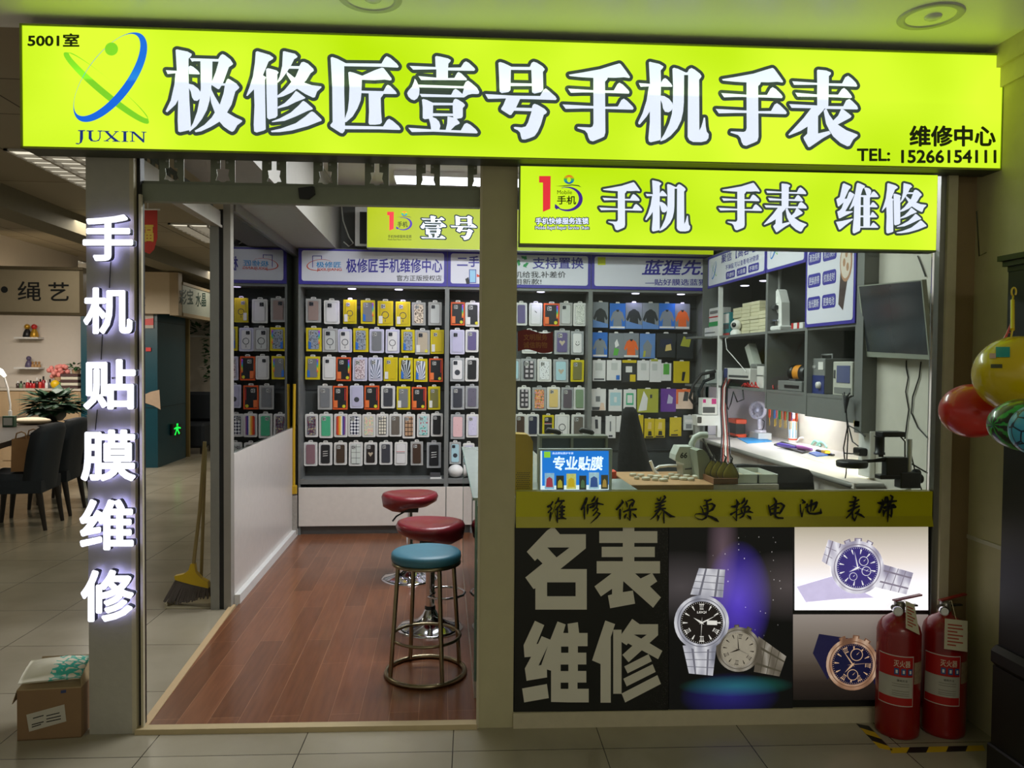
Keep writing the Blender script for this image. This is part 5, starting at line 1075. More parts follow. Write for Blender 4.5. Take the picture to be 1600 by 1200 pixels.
def case_mat(k):
    if k in CM: return CM[k]
    P = {
     'leopard': lambda nt, v, b: _vor(nt, v, 6, [(0, (196, 170, 140)), (.22, (60, 44, 30)), (.42, (222, 206, 184)), (1, (222, 206, 184))]),
     'leopard_grey': lambda nt, v, b: _vor(nt, v, 6, [(0, (220, 222, 230)), (.2, (44, 52, 66)), (.4, (150, 160, 175)), (1, (150, 160, 175))]),
     'leopard_pink': lambda nt, v, b: _vor(nt, v, 7, [(0, (210, 190, 196)), (.25, (130, 96, 104)), (.45, (222, 208, 214)), (1, (222, 208, 214))]),
     'rays': lambda nt, v, b: _rays(nt, v, (110, 118, 140), (222, 224, 240)), 'rays_dark': lambda nt, v, b: _rays(nt, v, (30, 34, 40), (190, 200, 205)),
     'rainbow': lambda nt, v, b: ramp(nt, xyz(nt, v)[0], [(0, (196, 50, 44)), (.18, (226, 120, 40)), (.36, (236, 206, 90)), (.52, (240, 236, 220)), (.68, (60, 70, 150)), (.85, (130, 60, 130)), (1, (130, 60, 130))], 'CONSTANT'),
     'checker': lambda nt, v, b: _chk(nt, v, 4.0, (236, 236, 240), (34, 38, 66), PI/4), 'mono': lambda nt, v, b: _chk(nt, v, 7, (58, 44, 34), (76, 58, 44), PI/4),
     'pastel': lambda nt, v, b: _noi(nt, v, 3, [(0, (228, 176, 176)), (.42, (230, 214, 180)), (.52, (176, 204, 178)), (.6, (226, 196, 206)), (1, (226, 196, 206))]),
     'colourful': lambda nt, v, b: _noi(nt, v, 4, [(0, (50, 40, 60)), (.4, (120, 60, 80)), (.5, (60, 110, 130)), (.58, (216, 190, 120)), (.66, (90, 70, 110)), (1, (90, 70, 110))]),
     'bright': lambda nt, v, b: _noi(nt, v, 5, [(0, (60, 140, 90)), (.4, (214, 80, 90)), (.5, (230, 200, 80)), (.57, (220, 140, 170)), (.65, (90, 120, 190)), (1, (90, 120, 190))]),
     'plaid': lambda nt, v, b: _plaid(nt, v, (228, 222, 206), (44, 42, 42), 3.2, .22), 'plaid_brown': lambda nt, v, b: _plaid(nt, v, (186, 150, 118), (70, 50, 42), 2.6, .2), 'grid': lambda nt, v, b: _plaid(nt, v, (206, 212, 206), (60, 66, 64), 1.9, .07), 'griddark': lambda nt, v, b: _plaid(nt, v, (196, 186, 192), (58, 54, 62), 2.2, .4),
     'hearts': lambda nt, v, b: _vor(nt, v, 6, [(0, (26, 28, 34)), (.24, (226, 228, 232)), (1, (226, 228, 232))]), 'marble': lambda nt, v, b: _noi(nt, v, 5, [(0, (228, 228, 220)), (.5, (120, 130, 126)), (.54, (222, 222, 214)), (1, (222, 222, 214))]),
     'floral': lambda nt, v, b: _vor(nt, v, 7, [(0, (150, 120, 170)), (.18, (206, 202, 226)), (1, (206, 202, 226))]), 'pinkprint': lambda nt, v, b: _vor(nt, v, 7, [(0, (206, 130, 140)), (.16, (228, 188, 190)), (1, (228, 188, 190))]),
     'teal_red': lambda nt, v, b: _noi(nt, v, 3.5, [(0, (190, 60, 80)), (.4, (176, 212, 212)), (.6, (60, 160, 150)), (1, (60, 160, 150))]), 'spotty': lambda nt, v, b: _vor(nt, v, 5, [(0, (40, 42, 52)), (.14, (104, 100, 116)), (1, (104, 100, 116))]),
     'holo': lambda nt, v, b: ramp(nt, xyz(nt, v)[2], [(0, (230, 60, 60)), (.25, (240, 190, 50)), (.45, (70, 200, 90)), (.65, (50, 150, 230)), (.85, (130, 70, 220)), (1, (230, 80, 200))]),
    }
    C = {'black': (34, 35, 38), 'grey': (120, 122, 126), 'graphite': (62, 64, 72), 'rose': (152, 130, 124), 'white': (222, 220, 220), 'clear': (196, 198, 196), 'yellow': (206, 182, 20), 'beige': (186, 172, 150), 'lilac': (190, 186, 214), 'violet': (98, 88, 132), 'olive': (120, 116, 66), 'green': (76, 176, 132), 'taupe': (106, 98, 90), 'mauve': (138, 104, 112), 'brown': (70, 52, 42), 'dark': (40, 34, 34), 'navy': (40, 44, 66), 'sage': (128, 150, 120), 'cream': (218, 190, 120), 'ltblue': (170, 204, 214), 'purplegrey': (92, 82, 92), 'pink': (224, 180, 190), 'red': (190, 40, 50), 'orange': (226, 104, 44), 'blue': (46, 110, 196), 'sky': (96, 134, 190), 'midgrey': (128, 134, 140), 'deep': (44, 48, 50), 'purple': (104, 56, 150), 'lime': (90, 170, 70), 'peach': (226, 196, 176), 'goldgreen': (168, 170, 60)}
    CM[k] = pat('case_'+k, P[k]) if k in P else mat('case_'+k, C[k], .4, var=.06); return CM[k]
FRM = {'yel': mat('pack_yellow', (214, 196, 26), .35), 'org': mat('pack_orange', (222, 92, 42), .35), 'wht': mat('pack_white', (222, 220, 216), .35), 'lil': mat('pack_lilac', (204, 202, 224), .3), 'clr': mat('pack_clear_grey', (176, 176, 174), .2), 'bag': mat('pack_foil', (186, 188, 190), .18, .25, var=.2, scale=40, bump=.25)}
WIN = {'yel': mat('pack_window_yellow', (196, 178, 30), .3), 'org': mat('pack_window_dark', (58, 54, 52), .3), 'wht': mat('pack_window_white', (200, 200, 200), .3), 'lil': mat('pack_window_lilac', (186, 186, 206), .3), 'clr': mat('pack_window_clear', (160, 158, 156), .25), 'bag': mat('pack_window_foil', (150, 154, 158), .2)}
LENS = mat('camera_lens', (18, 18, 20), .15); SLOT = mat('tab_slot', (70, 70, 72), .5); STKO = mat('orange_sticker', (232, 120, 60), .5); STKY = mat('yellow_sticker', (214, 206, 40), .5)
ORDN = ('first', 'second', 'third', 'fourth', 'fifth', 'sixth', 'seventh', 'eighth', 'ninth', 'tenth')
def pack(px0, py0, px1, py1, frame, case, label, group, Y=7.06, extra=()):
    bp_ = back(Y); a0, b1 = bp_.px(px0, py0); a1, b0 = bp_.px(px1, py1); w_, h_ = a1-a0, b1-b0
    t = thing('phone_case_pack', label, 'phone case pack', (a0+w_/2, Y, b0), group)
    tabh = .075*h_; top = b1-tabh; cor = .012 if frame in ('wht', 'lil') else .004
    g = MB(); dz = random.uniform(-.006, .006)
    sk = lambda a, b: (a+(b-b0)*dz*2, b)
    g.prism([sk(*q) for q in rrect(a0, b0, a1, top, cor, 3)], -.022, 0, bp_); g.build('box', FRM[frame], t)
    g = MB(); cx = (a0+a1)/2; tw = .17*w_; g.prism([sk(*q) for q in ((cx-tw, top-.001), (cx+tw, top-.001), (cx+tw, b1-.3*tabh), (cx+tw*.6, b1), (cx-tw*.6, b1), (cx-tw, b1-.3*tabh))], -.008, -.006, bp_)
    tab = g.build('hang_tab', FRM['wht'] if frame != 'bag' else FRM['bag'], t)
    g = MB(); g.face(rrect(cx-tw*.62, top+.25*tabh, cx+tw*.62, top+.55*tabh, .0015, 2), bp_, -.0055); g.build('slot', SLOT, tab)
    mxx, m0, m1 = .09*w_, .06*h_, .06*h_
    g = MB(); g.prism([sk(*q) for q in rrect(a0+mxx, b0+m0, a1-mxx, top-m1, .006, 3)], 0, .0008, bp_); g.build('window', WIN[frame], t)
    cx0, cx1, cy0, cy1 = a0+.17*w_, a1-.17*w_, b0+.085*h_, top-.09*h_
    g = MB(); g.prism([sk(*q) for q in rrect(cx0, cy0, cx1, cy1, .012, 4)], .0008, .006, bp_); pc = g.build('phone_case', case_mat(case), t)
    cw = cx1-cx0
    if 'nocam' not in extra:
        g = MB(); g.prism(rrect(cx0+.08*cw, cy1-.5*cw, cx0+.5*cw, cy1-.09*cw, .006, 3), .006, .0085, bp_, case_mat('graphite') if case in ('white', 'clear', 'beige', 'rose', 'lilac', 'ltblue') else FRM['clr'])
        for (u, v) in ((.2, .21), (.2, .38), (.38, .29)): g.face(disc(cx0+u*cw, cy1-v*cw, .06*cw, 10), bp_, .0088, LENS)
        g.build('camera_cutout', None, pc)
    if 'ring' in extra:
        g = MB(); cy = cy0+.42*(cy1-cy0); ring_face(g, disc((cx0+cx1)/2, cy, .36*cw, 24), disc((cx0+cx1)/2, cy, .29*cw, 24), bp_, .0066); g.face([((cx0+cx1)/2-.03*cw, cy-.68*cw), ((cx0+cx1)/2+.03*cw, cy-.68*cw), ((cx0+cx1)/2+.03*cw, cy-.44*cw), ((cx0+cx1)/2-.03*cw, cy-.44*cw)], bp_, .0066); g.build('magnet_ring', case_mat('graphite'), pc)
    if 'tag' in extra:
        g = MB(); g.prism([(a0+.08*w_, b0+.08*h_), (a0+.33*w_, b0+.08*h_), (a0+.33*w_, b0+.36*h_), (a0+.08*w_, b0+.36*h_)], .006, .0075, bp_); g.build('orange_sticker' if frame == 'org' else 'price_sticker', STKO if frame == 'org' else FRM['wht'], t)
    if 'dot' in extra:
        g = MB(); g.prism(disc(a1-.24*w_, b0+.13*h_, .11*w_, 14), .006, .0078, bp_); g.build('round_sticker', STKY, t)
    if 'holo' in extra:
        g = MB(); g.prism([(a1-.2*w_, b0+.3*h_), (a1-.1*w_, b0+.3*h_), (a1-.1*w_, top-.1*h_), (a1-.2*w_, top-.1*h_)], .006, .007, bp_); g.build('foil_print', case_mat('holo'), t)
    if 'redtext' in extra:
        vs, fs, _ = glyphs('CASE', .0); g = MB(); W_, H_ = .085*w_, .5*h_
        g.add([bp_.p(a1-.11*w_-y*W_, top-.08*h_-x*H_, .0072) for x, y, z in vs], [tuple(reversed(q)) for q in fs]); 
        g = MB(); g.face([(a1-.19*w_, b0+.36*h_), (a1-.13*w_, b0+.36*h_), (a1-.13*w_, top-.1*h_), (a1-.19*w_, top-.1*h_)], bp_, .0072); g.build('side_print', case_mat('red'), t)
    if 'bluelabel' in extra:
        g = MB(); g.face([(cx0-.02*w_, b0+.1*h_), (cx0+.16*w_, b0+.1*h_), (cx0+.16*w_, b0+.34*h_), (cx0-.02*w_, b0+.4*h_)], bp_, .0085); g.build('blue_label', case_mat('blue'), t)
    if 'heart' in extra or 'smile' in extra or 'blob' in extra or 'stripe' in extra or 'script' in extra or 'cross' in extra:
        g = MB(); mx_, my = (cx0+cx1)/2, (cy0+cy1)/2
        if 'heart' in extra: g.face([(mx_, my-.35*cw), (mx_+.3*cw, my+.05*cw), (mx_+.2*cw, my+.2*cw), (mx_, my+.08*cw), (mx_-.2*cw, my+.2*cw), (mx_-.3*cw, my+.05*cw)], bp_, .0066, case_mat('beige'))
        if 'smile' in extra:
            for s_ in (-1, 1): g.face(disc(mx_+s_*.15*cw, my+.12*cw, .05*cw, 10), bp_, .0066, LENS)
            o_ = [(mx_+.28*cw*math.cos(a), my+.28*cw*math.sin(a)) for a in [PI+.3+i*(PI-.6)/8 for i in range(9)]]; i_ = [(mx_+.22*cw*math.cos(a), my+.22*cw*math.sin(a)) for a in [PI+.3+i*(PI-.6)/8 for i in range(9)]]
            g.add([bp_.p(*q, .0066) for q in o_+i_], [(i, i+1, 10+i, 9+i) for i in range(8)], False, LENS)
        if 'blob' in extra: g.face(disc(mx_, my-.3*cw, .3*cw, 12), bp_, .0066, case_mat('graphite'))
        if 'stripe' in extra:
            for s_, m_ in ((.3, 'red'), (.22, 'white'), (.14, 'navy')): g.face([(cx0, my+(s_-.06)*cw), (cx1, my+(s_-.06)*cw), (cx1, my+s_*cw), (cx0, my+s_*cw)], bp_, .0066, case_mat(m_))
        if 'script' in extra:
            for s_ in (-.25, 0, .25): g.face([(mx_-.3*cw, my+s_*cw), (mx_+.25*cw, my+(s_+.05)*cw), (mx_+.3*cw, my+(s_+.12)*cw), (mx_-.25*cw, my+(s_+.08)*cw)], bp_, .0066, FRM['wht'])
        if 'cross' in extra:
            for s_ in (-1, 1): g.face([(mx_-.14*cw, my+.3*cw-s_*.1*cw), (mx_-.1*cw, my+.34*cw-s_*.1*cw), (mx_+.14*cw, my+.3*cw+s_*.1*cw), (mx_+.1*cw, my+.26*cw+s_*.1*cw)], bp_, .0066+s_*.0001, LENS)
        if g.v: g.build('case_print', None, pc)
    return t
FD = {'yel': 'yellow framed', 'org': 'orange framed', 'wht': 'white framed', 'lil': 'pale lilac', 'clr': 'clear', 'bag': 'foil bagged'}
CDn = {'leopard_grey': 'grey leopard', 'leopard_pink': 'pink leopard', 'rays': 'pale sunburst', 'rays_dark': 'dark sunburst', 'checker': 'argyle', 'mono': 'brown diamond', 'plaid_brown': 'brown plaid', 'griddark': 'dark grid', 'colourful': 'multicoloured', 'bright': 'bright floral', 'pinkprint': 'pink printed', 'teal_red': 'teal and red', 'pastel': 'pastel', 'purplegrey': 'purple grey', 'ltblue': 'light blue', 'dark': 'dark brown'}
ROWN = ('top', 'second', 'third', 'fourth', 'fifth', 'bottom')
def row(bay, r, ox, oy, items, group, start=0):
    for i, it in enumerate(items):
        x0, y0, x1, y1, fr_, cs = it[:6]; ex_ = it[6:]
        lab = f"{FD[fr_]} pack with {CDn.get(cs, cs)} phone case, {ORDN[i+start]} in {ROWN[r]} row of {bay}"
        pack(ox+x0/5, oy+y0/5, ox+x1/5, oy+y1/5, fr_, cs, lab, group, extra=ex_)
G1 = 'phone case packs on the left cabinet'; A_ = (450, 440); B_ = (450, 600)
row('left cabinet', 0, *A_, [(140, 118, 258, 320, 'clr', 'rose'), (282, 130, 402, 332, 'wht', 'white'), (432, 125, 535, 330, 'yel', 'yellow', 'ring', 'tag'), (570, 130, 680, 330, 'yel', 'grey', 'holo', 'bluelabel'), (700, 135, 820, 345, 'yel', 'yellow', 'ring', 'tag'), (842, 140, 955, 350, 'yel', 'yellow', 'ring', 'tag'), (970, 147, 1075, 342, 'clr', 'leopard'), (1097, 145, 1200, 342, 'clr', 'clear')], G1)
row('left cabinet', 1, *A_, [(143, 345, 262, 545, 'yel', 'leopard_grey', 'holo', 'bluelabel'), (270, 350, 388, 550, 'clr', 'clear', 'ring'), (392, 355, 500, 553, 'lil', 'white', 'ring'), (512, 348, 628, 550, 'yel', 'leopard_grey', 'bluelabel'), (637, 355, 750, 557, 'lil', 'grey'), (762, 357, 870, 560, 'lil', 'white', 'ring'), (887, 360, 990, 555, 'yel', 'leopard_grey', 'bluelabel'), (995, 363, 1108, 570, 'clr', 'beige', 'tag', 'dot'), (1115, 360, 1217, 565, 'yel', 'yellow', 'tag')], G1)
row('left cabinet', 2, *A_, [(135, 570, 248, 765, 'yel', 'grey', 'bluelabel', 'holo'), (270, 570, 372, 768, 'wht', 'white'), (378, 575, 492, 777, 'org', 'black', 'tag', 'dot', 'holo'), (505, 577, 618, 777, 'lil', 'leopard_pink'), (630, 577, 738, 777, 'lil', 'rays'), (748, 575, 855, 777, 'yel', 'yellow', 'tag'), (868, 580, 975, 777, 'yel', 'rays_dark', 'bluelabel'), (985, 588, 1090, 783, 'yel', 'rays', 'bluelabel'), (1105, 585, 1210, 783, 'org', 'black', 'tag', 'dot', 'redtext')], G1)
row('left cabinet', 3, *A_, [(233, 798, 345, 1000, 'clr', 'grey'), (350, 800, 465, 1000, 'org', 'black', 'tag', 'dot', 'redtext'), (485, 797, 588, 990, 'lil', 'lilac', 'blob', 'nocam'), (597, 797, 712, 1000, 'org', 'black', 'tag', 'dot', 'redtext'), (728, 800, 835, 990, 'wht', 'graphite'), (850, 805, 955, 1000, 'yel', 'grey', 'tag'), (968, 810, 1080, 1000, 'org', 'black', 'tag', 'dot', 'redtext'), (1097, 805, 1190, 1000, 'yel', 'olive', 'tag')], G1)
row('left cabinet', 4, *B_, [(135, 220, 235, 415, 'wht', 'colourful'), (245, 218, 350, 422, 'wht', 'green'), (360, 218, 465, 415, 'wht', 'rainbow', 'nocam'), (470, 222, 572, 412, 'wht', 'checker'), (580, 222, 685, 415, 'wht', 'pastel', 'nocam'), (690, 220, 785, 412, 'wht', 'plaid'), (792, 220, 888, 410, 'wht', 'taupe'), (895, 220, 993, 425, 'wht', 'plaid_brown'), (1008, 220, 1105, 415, 'wht', 'teal_red'), (1117, 215, 1208, 410, 'wht', 'black')], G1)
row('left cabinet', 5, *B_, [(125, 440, 230, 640, 'wht', 'mauve', 'nocam'), (240, 443, 345, 635, 'wht', 'black', 'script', 'nocam'), (360, 443, 460, 632, 'wht', 'mono'), (475, 440, 582, 640, 'wht', 'grid'), (595, 443, 695, 630, 'wht', 'dark', 'heart'), (715, 440, 815, 630, 'wht', 'graphite'), (832, 440, 930, 635, 'wht', 'white', 'stripe', 'nocam'), (960, 435, 1055, 635, 'clr', 'brown'), (1085, 440, 1195, 655, 'bag', 'black', 'script', 'nocam')], G1)
G2 = 'phone case packs on the middle cabinet'; CB = 'middle cabinet'
row(CB, 0, *A_, [(1272, 145, 1380, 342, 'org', 'black', 'tag', 'dot', 'holo'), (1387, 147, 1500, 352, 'wht', 'black', 'tag', 'dot'), (1507, 160, 1610, 352, 'org', 'rose')], G2)
row(CB, 1, *A_, [(1268, 360, 1380, 568, 'lil', 'lilac'), (1387, 360, 1487, 552, 'wht', 'violet'), (1500, 365, 1600, 555, 'wht', 'white')], G2)
row(CB, 2, *A_, [(1268, 580, 1378, 780, 'bag', 'white', 'blob'), (1385, 580, 1487, 780, 'wht', 'black'), (1500, 585, 1600, 780, 'bag', 'grey')], G2)
row(CB, 3, *A_, [(1272, 800, 1378, 1000, 'bag', 'graphite'), (1387, 800, 1487, 992, 'bag', 'spotty', 'nocam'), (1500, 800, 1600, 992, 'bag', 'white')], G2)
row(CB, 4, *B_, [(1272, 222, 1380, 430, 'bag', 'pinkprint', 'nocam'), (1393, 222, 1490, 418, 'wht', 'floral'), (1503, 222, 1600, 418, 'wht', 'sage')], G2)
row(CB, 5, *B_, [(1262, 440, 1350, 625, 'clr', 'ltblue', 'blob'), (1367, 448, 1455, 650, 'wht', 'lilac', 'cross', 'nocam')], G2)
C_, D_ = (800, 370), (800, 570)
row(CB, 0, *C_, [(30, 500, 118, 692, 'wht', 'violet', 'nocam'), (135, 502, 235, 697, 'wht', 'white', 'cross', 'nocam'), (248, 505, 370, 697, 'org', 'black', 'tag', 'dot', 'holo'), (372, 500, 470, 695, 'clr', 'clear'), (480, 503, 580, 697, 'wht', 'marble', 'nocam')], G2, 3)
row(CB, 1, *C_, [(80, 715, 195, 912, 'wht', 'white'), (205, 730, 312, 912, 'wht', 'red'), (332, 715, 450, 918, 'bag', 'violet', 'heart'), (462, 722, 560, 922, 'bag', 'white', 'smile', 'nocam')], G2, 3)
row(CB, 2, *C_, [(-40, 940, 66, 1125, 'bag', 'ltblue'), (72, 938, 190, 1127, 'bag', 'griddark'), (200, 940, 308, 1132, 'wht', 'hearts'), (325, 943, 440, 1137, 'bag', 'ltblue', 'nocam', 'heart'), (460, 948, 560, 1132, 'yel', 'olive')], G2, 3)
row(CB, 3, *D_, [(45, 160, 145, 352, 'wht', 'griddark', 'nocam'), (160, 162, 268, 357, 'bag', 'bright', 'nocam'), (275, 160, 375, 347, 'wht', 'cream'), (385, 162, 482, 352, 'bag', 'purplegrey'), (483, 162, 572, 352, 'wht', 'sage', 'nocam')], G2, 3)
row(CB, 4, *D_, [(20, 372, 112, 552, 'wht', 'brown'), (115, 372, 210, 557, 'wht', 'navy'), (238, 380, 325, 552, 'yel', 'black', 'stripe'), (335, 375, 448, 562, 'wht', 'white', 'ring', 'nocam'), (465, 375, 570, 562, 'wht', 'taupe')], G2, 3)
# ------------------------------------------------------------------ cards and boxes of the corner cabinet
def card(px0, py0, px1, py1, base, prints, label, name='accessory_box', cat='accessory box', group='accessories on the corner cabinet', Y=7.06, dep=.016):
    bp_ = back(Y); a0, b1 = bp_.px(px0, py0); a1, b0 = bp_.px(px1, py1); w_, h_ = a1-a0, b1-b0
    t = thing(name, label, cat, (a0+w_/2, Y, b0), group)
    g = MB(); g.prism([(a0, b0), (a1, b0), (a1, b1-.02*h_), (a0, b1-.02*h_)], -dep, 0, bp_); g.build('card' if dep < .01 else 'box', case_mat(base), t)
    g = MB(); cx = (a0+a1)/2; g.prism([(cx-.14*w_, b1-.02*h_), (cx+.14*w_, b1-.02*h_), (cx+.1*w_, b1+.035*h_), (cx-.1*w_, b1+.035*h_)], -.004, -.002, bp_); g.build('hang_tab', FRM['wht'], t)
    d = .0008
    for nm, M_, pts in prints:
        g = MB(); g.face([(a0+x*w_, b0+y*h_) for x, y in pts], bp_, d); g.build(nm, case_mat(M_), t); d += .0005
    return t
JACK = ((.22, .1), (.78, .1), (.75, .42), (.88, .28), (.97, .36), (.8, .64), (.6, .72), (.4, .72), (.2, .64), (.03, .36), (.12, .28), (.25, .42))
def jk(m_, ex=()): return [('jacket_print', m_, JACK), ('collar_print', 'deep', ((.4, .74), (.6, .74), (.56, .66), (.44, .66)))] + list(ex)
ST = ('lower_band', 'white', ((.04, .03), (.96, .03), (.96, .1), (.04, .1)))
rows3 = [
 [(633, 505, 750, 710, 'midgrey', jk('deep', [('blue_print', 'sky', ((.0, .0), (1, .0), (1, .14), (.0, .3)))]), 'grey card with dark jacket picture'), (765, 515, 885, 722, 'blue', jk('midgrey', [ST]), 'blue card with pale jacket picture'), (890, 510, 1015, 720, 'midgrey', jk('deep', [('blue_print', 'sky', ((.0, .0), (1, .0), (1, .14), (.0, .3)))]), 'grey card with dark jacket picture'), (1020, 512, 1145, 722, 'midgrey', jk('deep', [('blue_print', 'sky', ((.0, .0), (1, .0), (1, .14), (.0, .3)))]), 'grey card with dark jacket picture'), (1150, 515, 1272, 722, 'blue', jk('midgrey', [ST]), 'blue card with pale jacket picture'), (1275, 518, 1388, 724, 'midgrey', jk('orange', [ST]), 'grey card with orange jacket picture')],
 [(630, 742, 745, 942, 'blue', jk('midgrey', [ST]), 'blue card with pale jacket picture'), (757, 748, 870, 947, 'midgrey', [('green_print', 'lime', ((.3, .1), (.6, .1), (.7, .35), (.4, .4))), ('white_print', 'white', ((.45, .4), (.7, .5), (.55, .75), (.4, .6)))], 'grey card with green and white picture'), (873, 748, 990, 945, 'midgrey', jk('orange', [ST]), 'grey card with orange jacket picture'), (1000, 752, 1117, 950, 'sky', [('figure_print', 'midgrey', ((.3, .05), (.7, .05), (.8, .5), (.5, .75), (.2, .5))), ('lime_print', 'goldgreen', ((.2, .05), (.35, .05), (.4, .3), (.25, .3)))], 'slate blue card with grey picture'), (1132, 750, 1275, 942, 'deep', [('dark_print', 'navy', ((.15, .4), (.85, .4), (.8, .75), (.2, .75))), ('yellow_print', 'cream', ((.45, .25), (.8, .3), (.75, .55), (.5, .5)))], 'black card with yellow spot picture'), (1290, 752, 1415, 952, 'deep', [('yellow_print', 'goldgreen', ((.2, .5), (.75, .45), (.85, .75), (.4, .88)))], 'black card with lime picture')],
 [(632, 960, 730, 1127, 'white', [('plug_print', 'clear', ((.2, .5), (.75, .5), (.75, .85), (.2, .85))), ('dots_print', 'graphite', ((.1, .05), (.9, .05), (.9, .12), (.1, .12)))], 'white charger box with dot row'), (742, 960, 852, 1122, 'white', [('plug_print', 'clear', ((.3, .5), (.75, .5), (.75, .85), (.3, .85))), ('blue_print', 'blue', ((.65, .03), (.9, .03), (.9, .25), (.65, .25)))], 'white charger box with blue corner'), (862, 963, 970, 1137, 'deep', [('top_print', 'yellow', ((0, .88), (1, .88), (1, 1), (0, 1))), ('plug_print', 'white', ((.25, .45), (.7, .45), (.7, .72), (.25, .72))), ('yellow_print', 'yellow', ((.55, .03), (.95, .03), (.95, .35), (.55, .35)))], 'black and yellow charger box'), (980, 963, 1072, 1122, 'white', [('plug_print', 'clear', ((.3, .5), (.75, .5), (.75, .85), (.3, .85)))], 'plain white charger box'), (1078, 955, 1165, 1135, 'white', [('plug_print', 'clear', ((.2, .5), (.65, .5), (.65, .8), (.2, .8))), ('lime_print', 'goldgreen', ((.1, .9), (.7, .9), (.7, 1), (.1, 1)))], 'white charger box with lime tab'), (1168, 985, 1243, 1125, 'white', [('green_print', 'lime', ((.2, .35), (.8, .35), (.8, .95), (.2, .95)))], 'small white box with green panel'), (1265, 968, 1385, 1142, 'yellow', [('car_charger_print', 'black', ((.5, .1), (.65, .08), (.75, .5), (.55, .5)))], 'yellow car charger box')],
 [(622, 185, 732, 357, 'white', [('cable_print', 'grey', ((.3, .4), (.6, .4), (.6, .65), (.3, .65))), ('base_print', 'graphite', ((.05, .02), (.7, .02), (.7, .16), (.05, .16))), ('hand_print', 'peach', ((.55, .02), (.95, .02), (.85, .35), (.65, .35)))], 'white cable box with hand picture'), (757, 190, 858, 362, 'white', [('panel_print', 'ltblue', ((.1, .25), (.9, .25), (.9, .85), (.1, .85))), ('device_print', 'white', ((.4, .4), (.6, .4), (.6, .65), (.4, .65)))], 'white box with pale blue panel'), (873, 190, 968, 345, 'white', [('frame_print', 'green', ((.2, .2), (.8, .2), (.8, .8), (.2, .8))), ('inner_print', 'white', ((.3, .3), (.7, .3), (.7, .7), (.3, .7)))], 'white box with green frame picture'), (980, 185, 1142, 373, 'goldgreen', [('earphone_print', 'white', ((.05, .05), (.45, .1), (.5, .6), (.3, .9))), ('bud_print', 'graphite', ((.6, .6), (.7, .6), (.7, .75), (.6, .75)))], 'wide yellow earphone bag'), (1165, 183, 1280, 367, 'purple', [('device_print', 'lilac', ((.4, .35), (.75, .35), (.8, .6), (.5, .75)))], 'purple accessory box'), (1283, 190, 1412, 345, 'peach', [('top_print', 'orange', ((0, .85), (1, .85), (1, 1), (0, 1))), ('holder_print', 'black', ((.4, .4), (.7, .4), (.75, .85), (.5, .9))), ('side_print', 'orange', ((0, .25), (.12, .25), (.12, 1), (0, 1)))], 'orange and white holder box')],
 [(622, 403, 695, 562, 'white', [('cable_print', 'graphite', ((.4, .4), (.7, .4), (.65, .85), (.35, .85)))], 'white cable pack'), (733, 398, 808, 572, 'white', [('cable_print', 'grey', ((.4, .3), (.55, .3), (.55, .75), (.4, .75))), ('code_print', 'graphite', ((.3, .05), (.7, .05), (.7, .13), (.3, .13)))], 'tall white cable pack'), (815, 400, 880, 525, 'white', [], 'white pack half behind the black cloth'), (965, 390, 1025, 545, 'yellow', [], 'yellow pack half behind the black cloth'), (1037, 418, 1110, 572, 'yellow', [('cable_print', 'black', ((.35, .12), (.75, .12), (.7, .35), (.4, .35))), ('loop_print', 'cream', ((.3, .45), (.7, .45), (.7, .8), (.4, .8))), ('base_print', 'black', ((.1, .02), (.9, .02), (.9, .09), (.1, .09)))], 'yellow cable box'), (1115, 420, 1195, 568, 'yellow', [('cable_print', 'black', ((.35, .12), (.75, .12), (.7, .35), (.4, .35))), ('loop_print', 'cream', ((.3, .45), (.7, .45), (.7, .8), (.4, .8))), ('base_print', 'black', ((.1, .02), (.9, .02), (.9, .09), (.1, .09)))], 'yellow cable box'), (1235, 408, 1322, 557, 'yellow', [('curve_print', 'black', ((.35, .25), (.7, .3), (.7, .33), (.35, .28))), ('base_print', 'black', ((.1, .03), (.7, .03), (.7, .1), (.1, .1)))], 'yellow cable box'), (1342, 392, 1430, 510, 'clear', [('strip_print', 'white', ((.1, .5), (.8, .5), (.8, .7), (.1, .7))), ('shade_print', 'grey', ((.2, .1), (.7, .1), (.7, .4), (.2, .4)))], 'clear plastic bag of small parts')],
]
for r, items in enumerate(rows3):
    ox, oy = (C_ if r < 3 else D_)
    for i, (x0, y0, x1, y1, b_, pr, ds) in enumerate(items):
        lab = f"{ds}, {ORDN[i]} in {ROWN[r] if r < 4 else 'lowest'} row of corner cabinet"
        card(ox+x0/5, oy+y0/5, ox+x1/5, oy+y1/5, b_, pr, lab, 'screen_protector_card' if r < 2 else 'accessory_box', 'screen protector' if r < 2 else 'accessory box', 'screen protector cards' if r < 2 else 'accessories on the corner cabinet', dep=.006 if r < 2 else .02)
# on the ledge of the middle cabinet
for i, (px, py) in enumerate(((712, 737), (736, 738))):
    c = at(px, py, 7.0); g = MB(); g.ball((c.x, 7.0, .5+.0605), .07, 20, 14, None, (1.0, .9, .84)); g.build('white_pouch', FRM['wht'], label=('white round pouch on the middle cabinet ledge, left of two', 'white round pouch on the middle cabinet ledge, right of two')[i], cat='pouch', group='white pouches on the ledge')
g = MB(); c = at(681, 750, 6.99); g.box((c.x-.05, 6.93, .5), (c.x+.05, 7.02, .512), FRM['wht']); g.box((c.x-.05, 6.95, .512), (c.x+.04, 7.02, .545), SLOT); g.build('small_box', None, label='small dark tray box on the ledge of the left cabinet', cat='box')
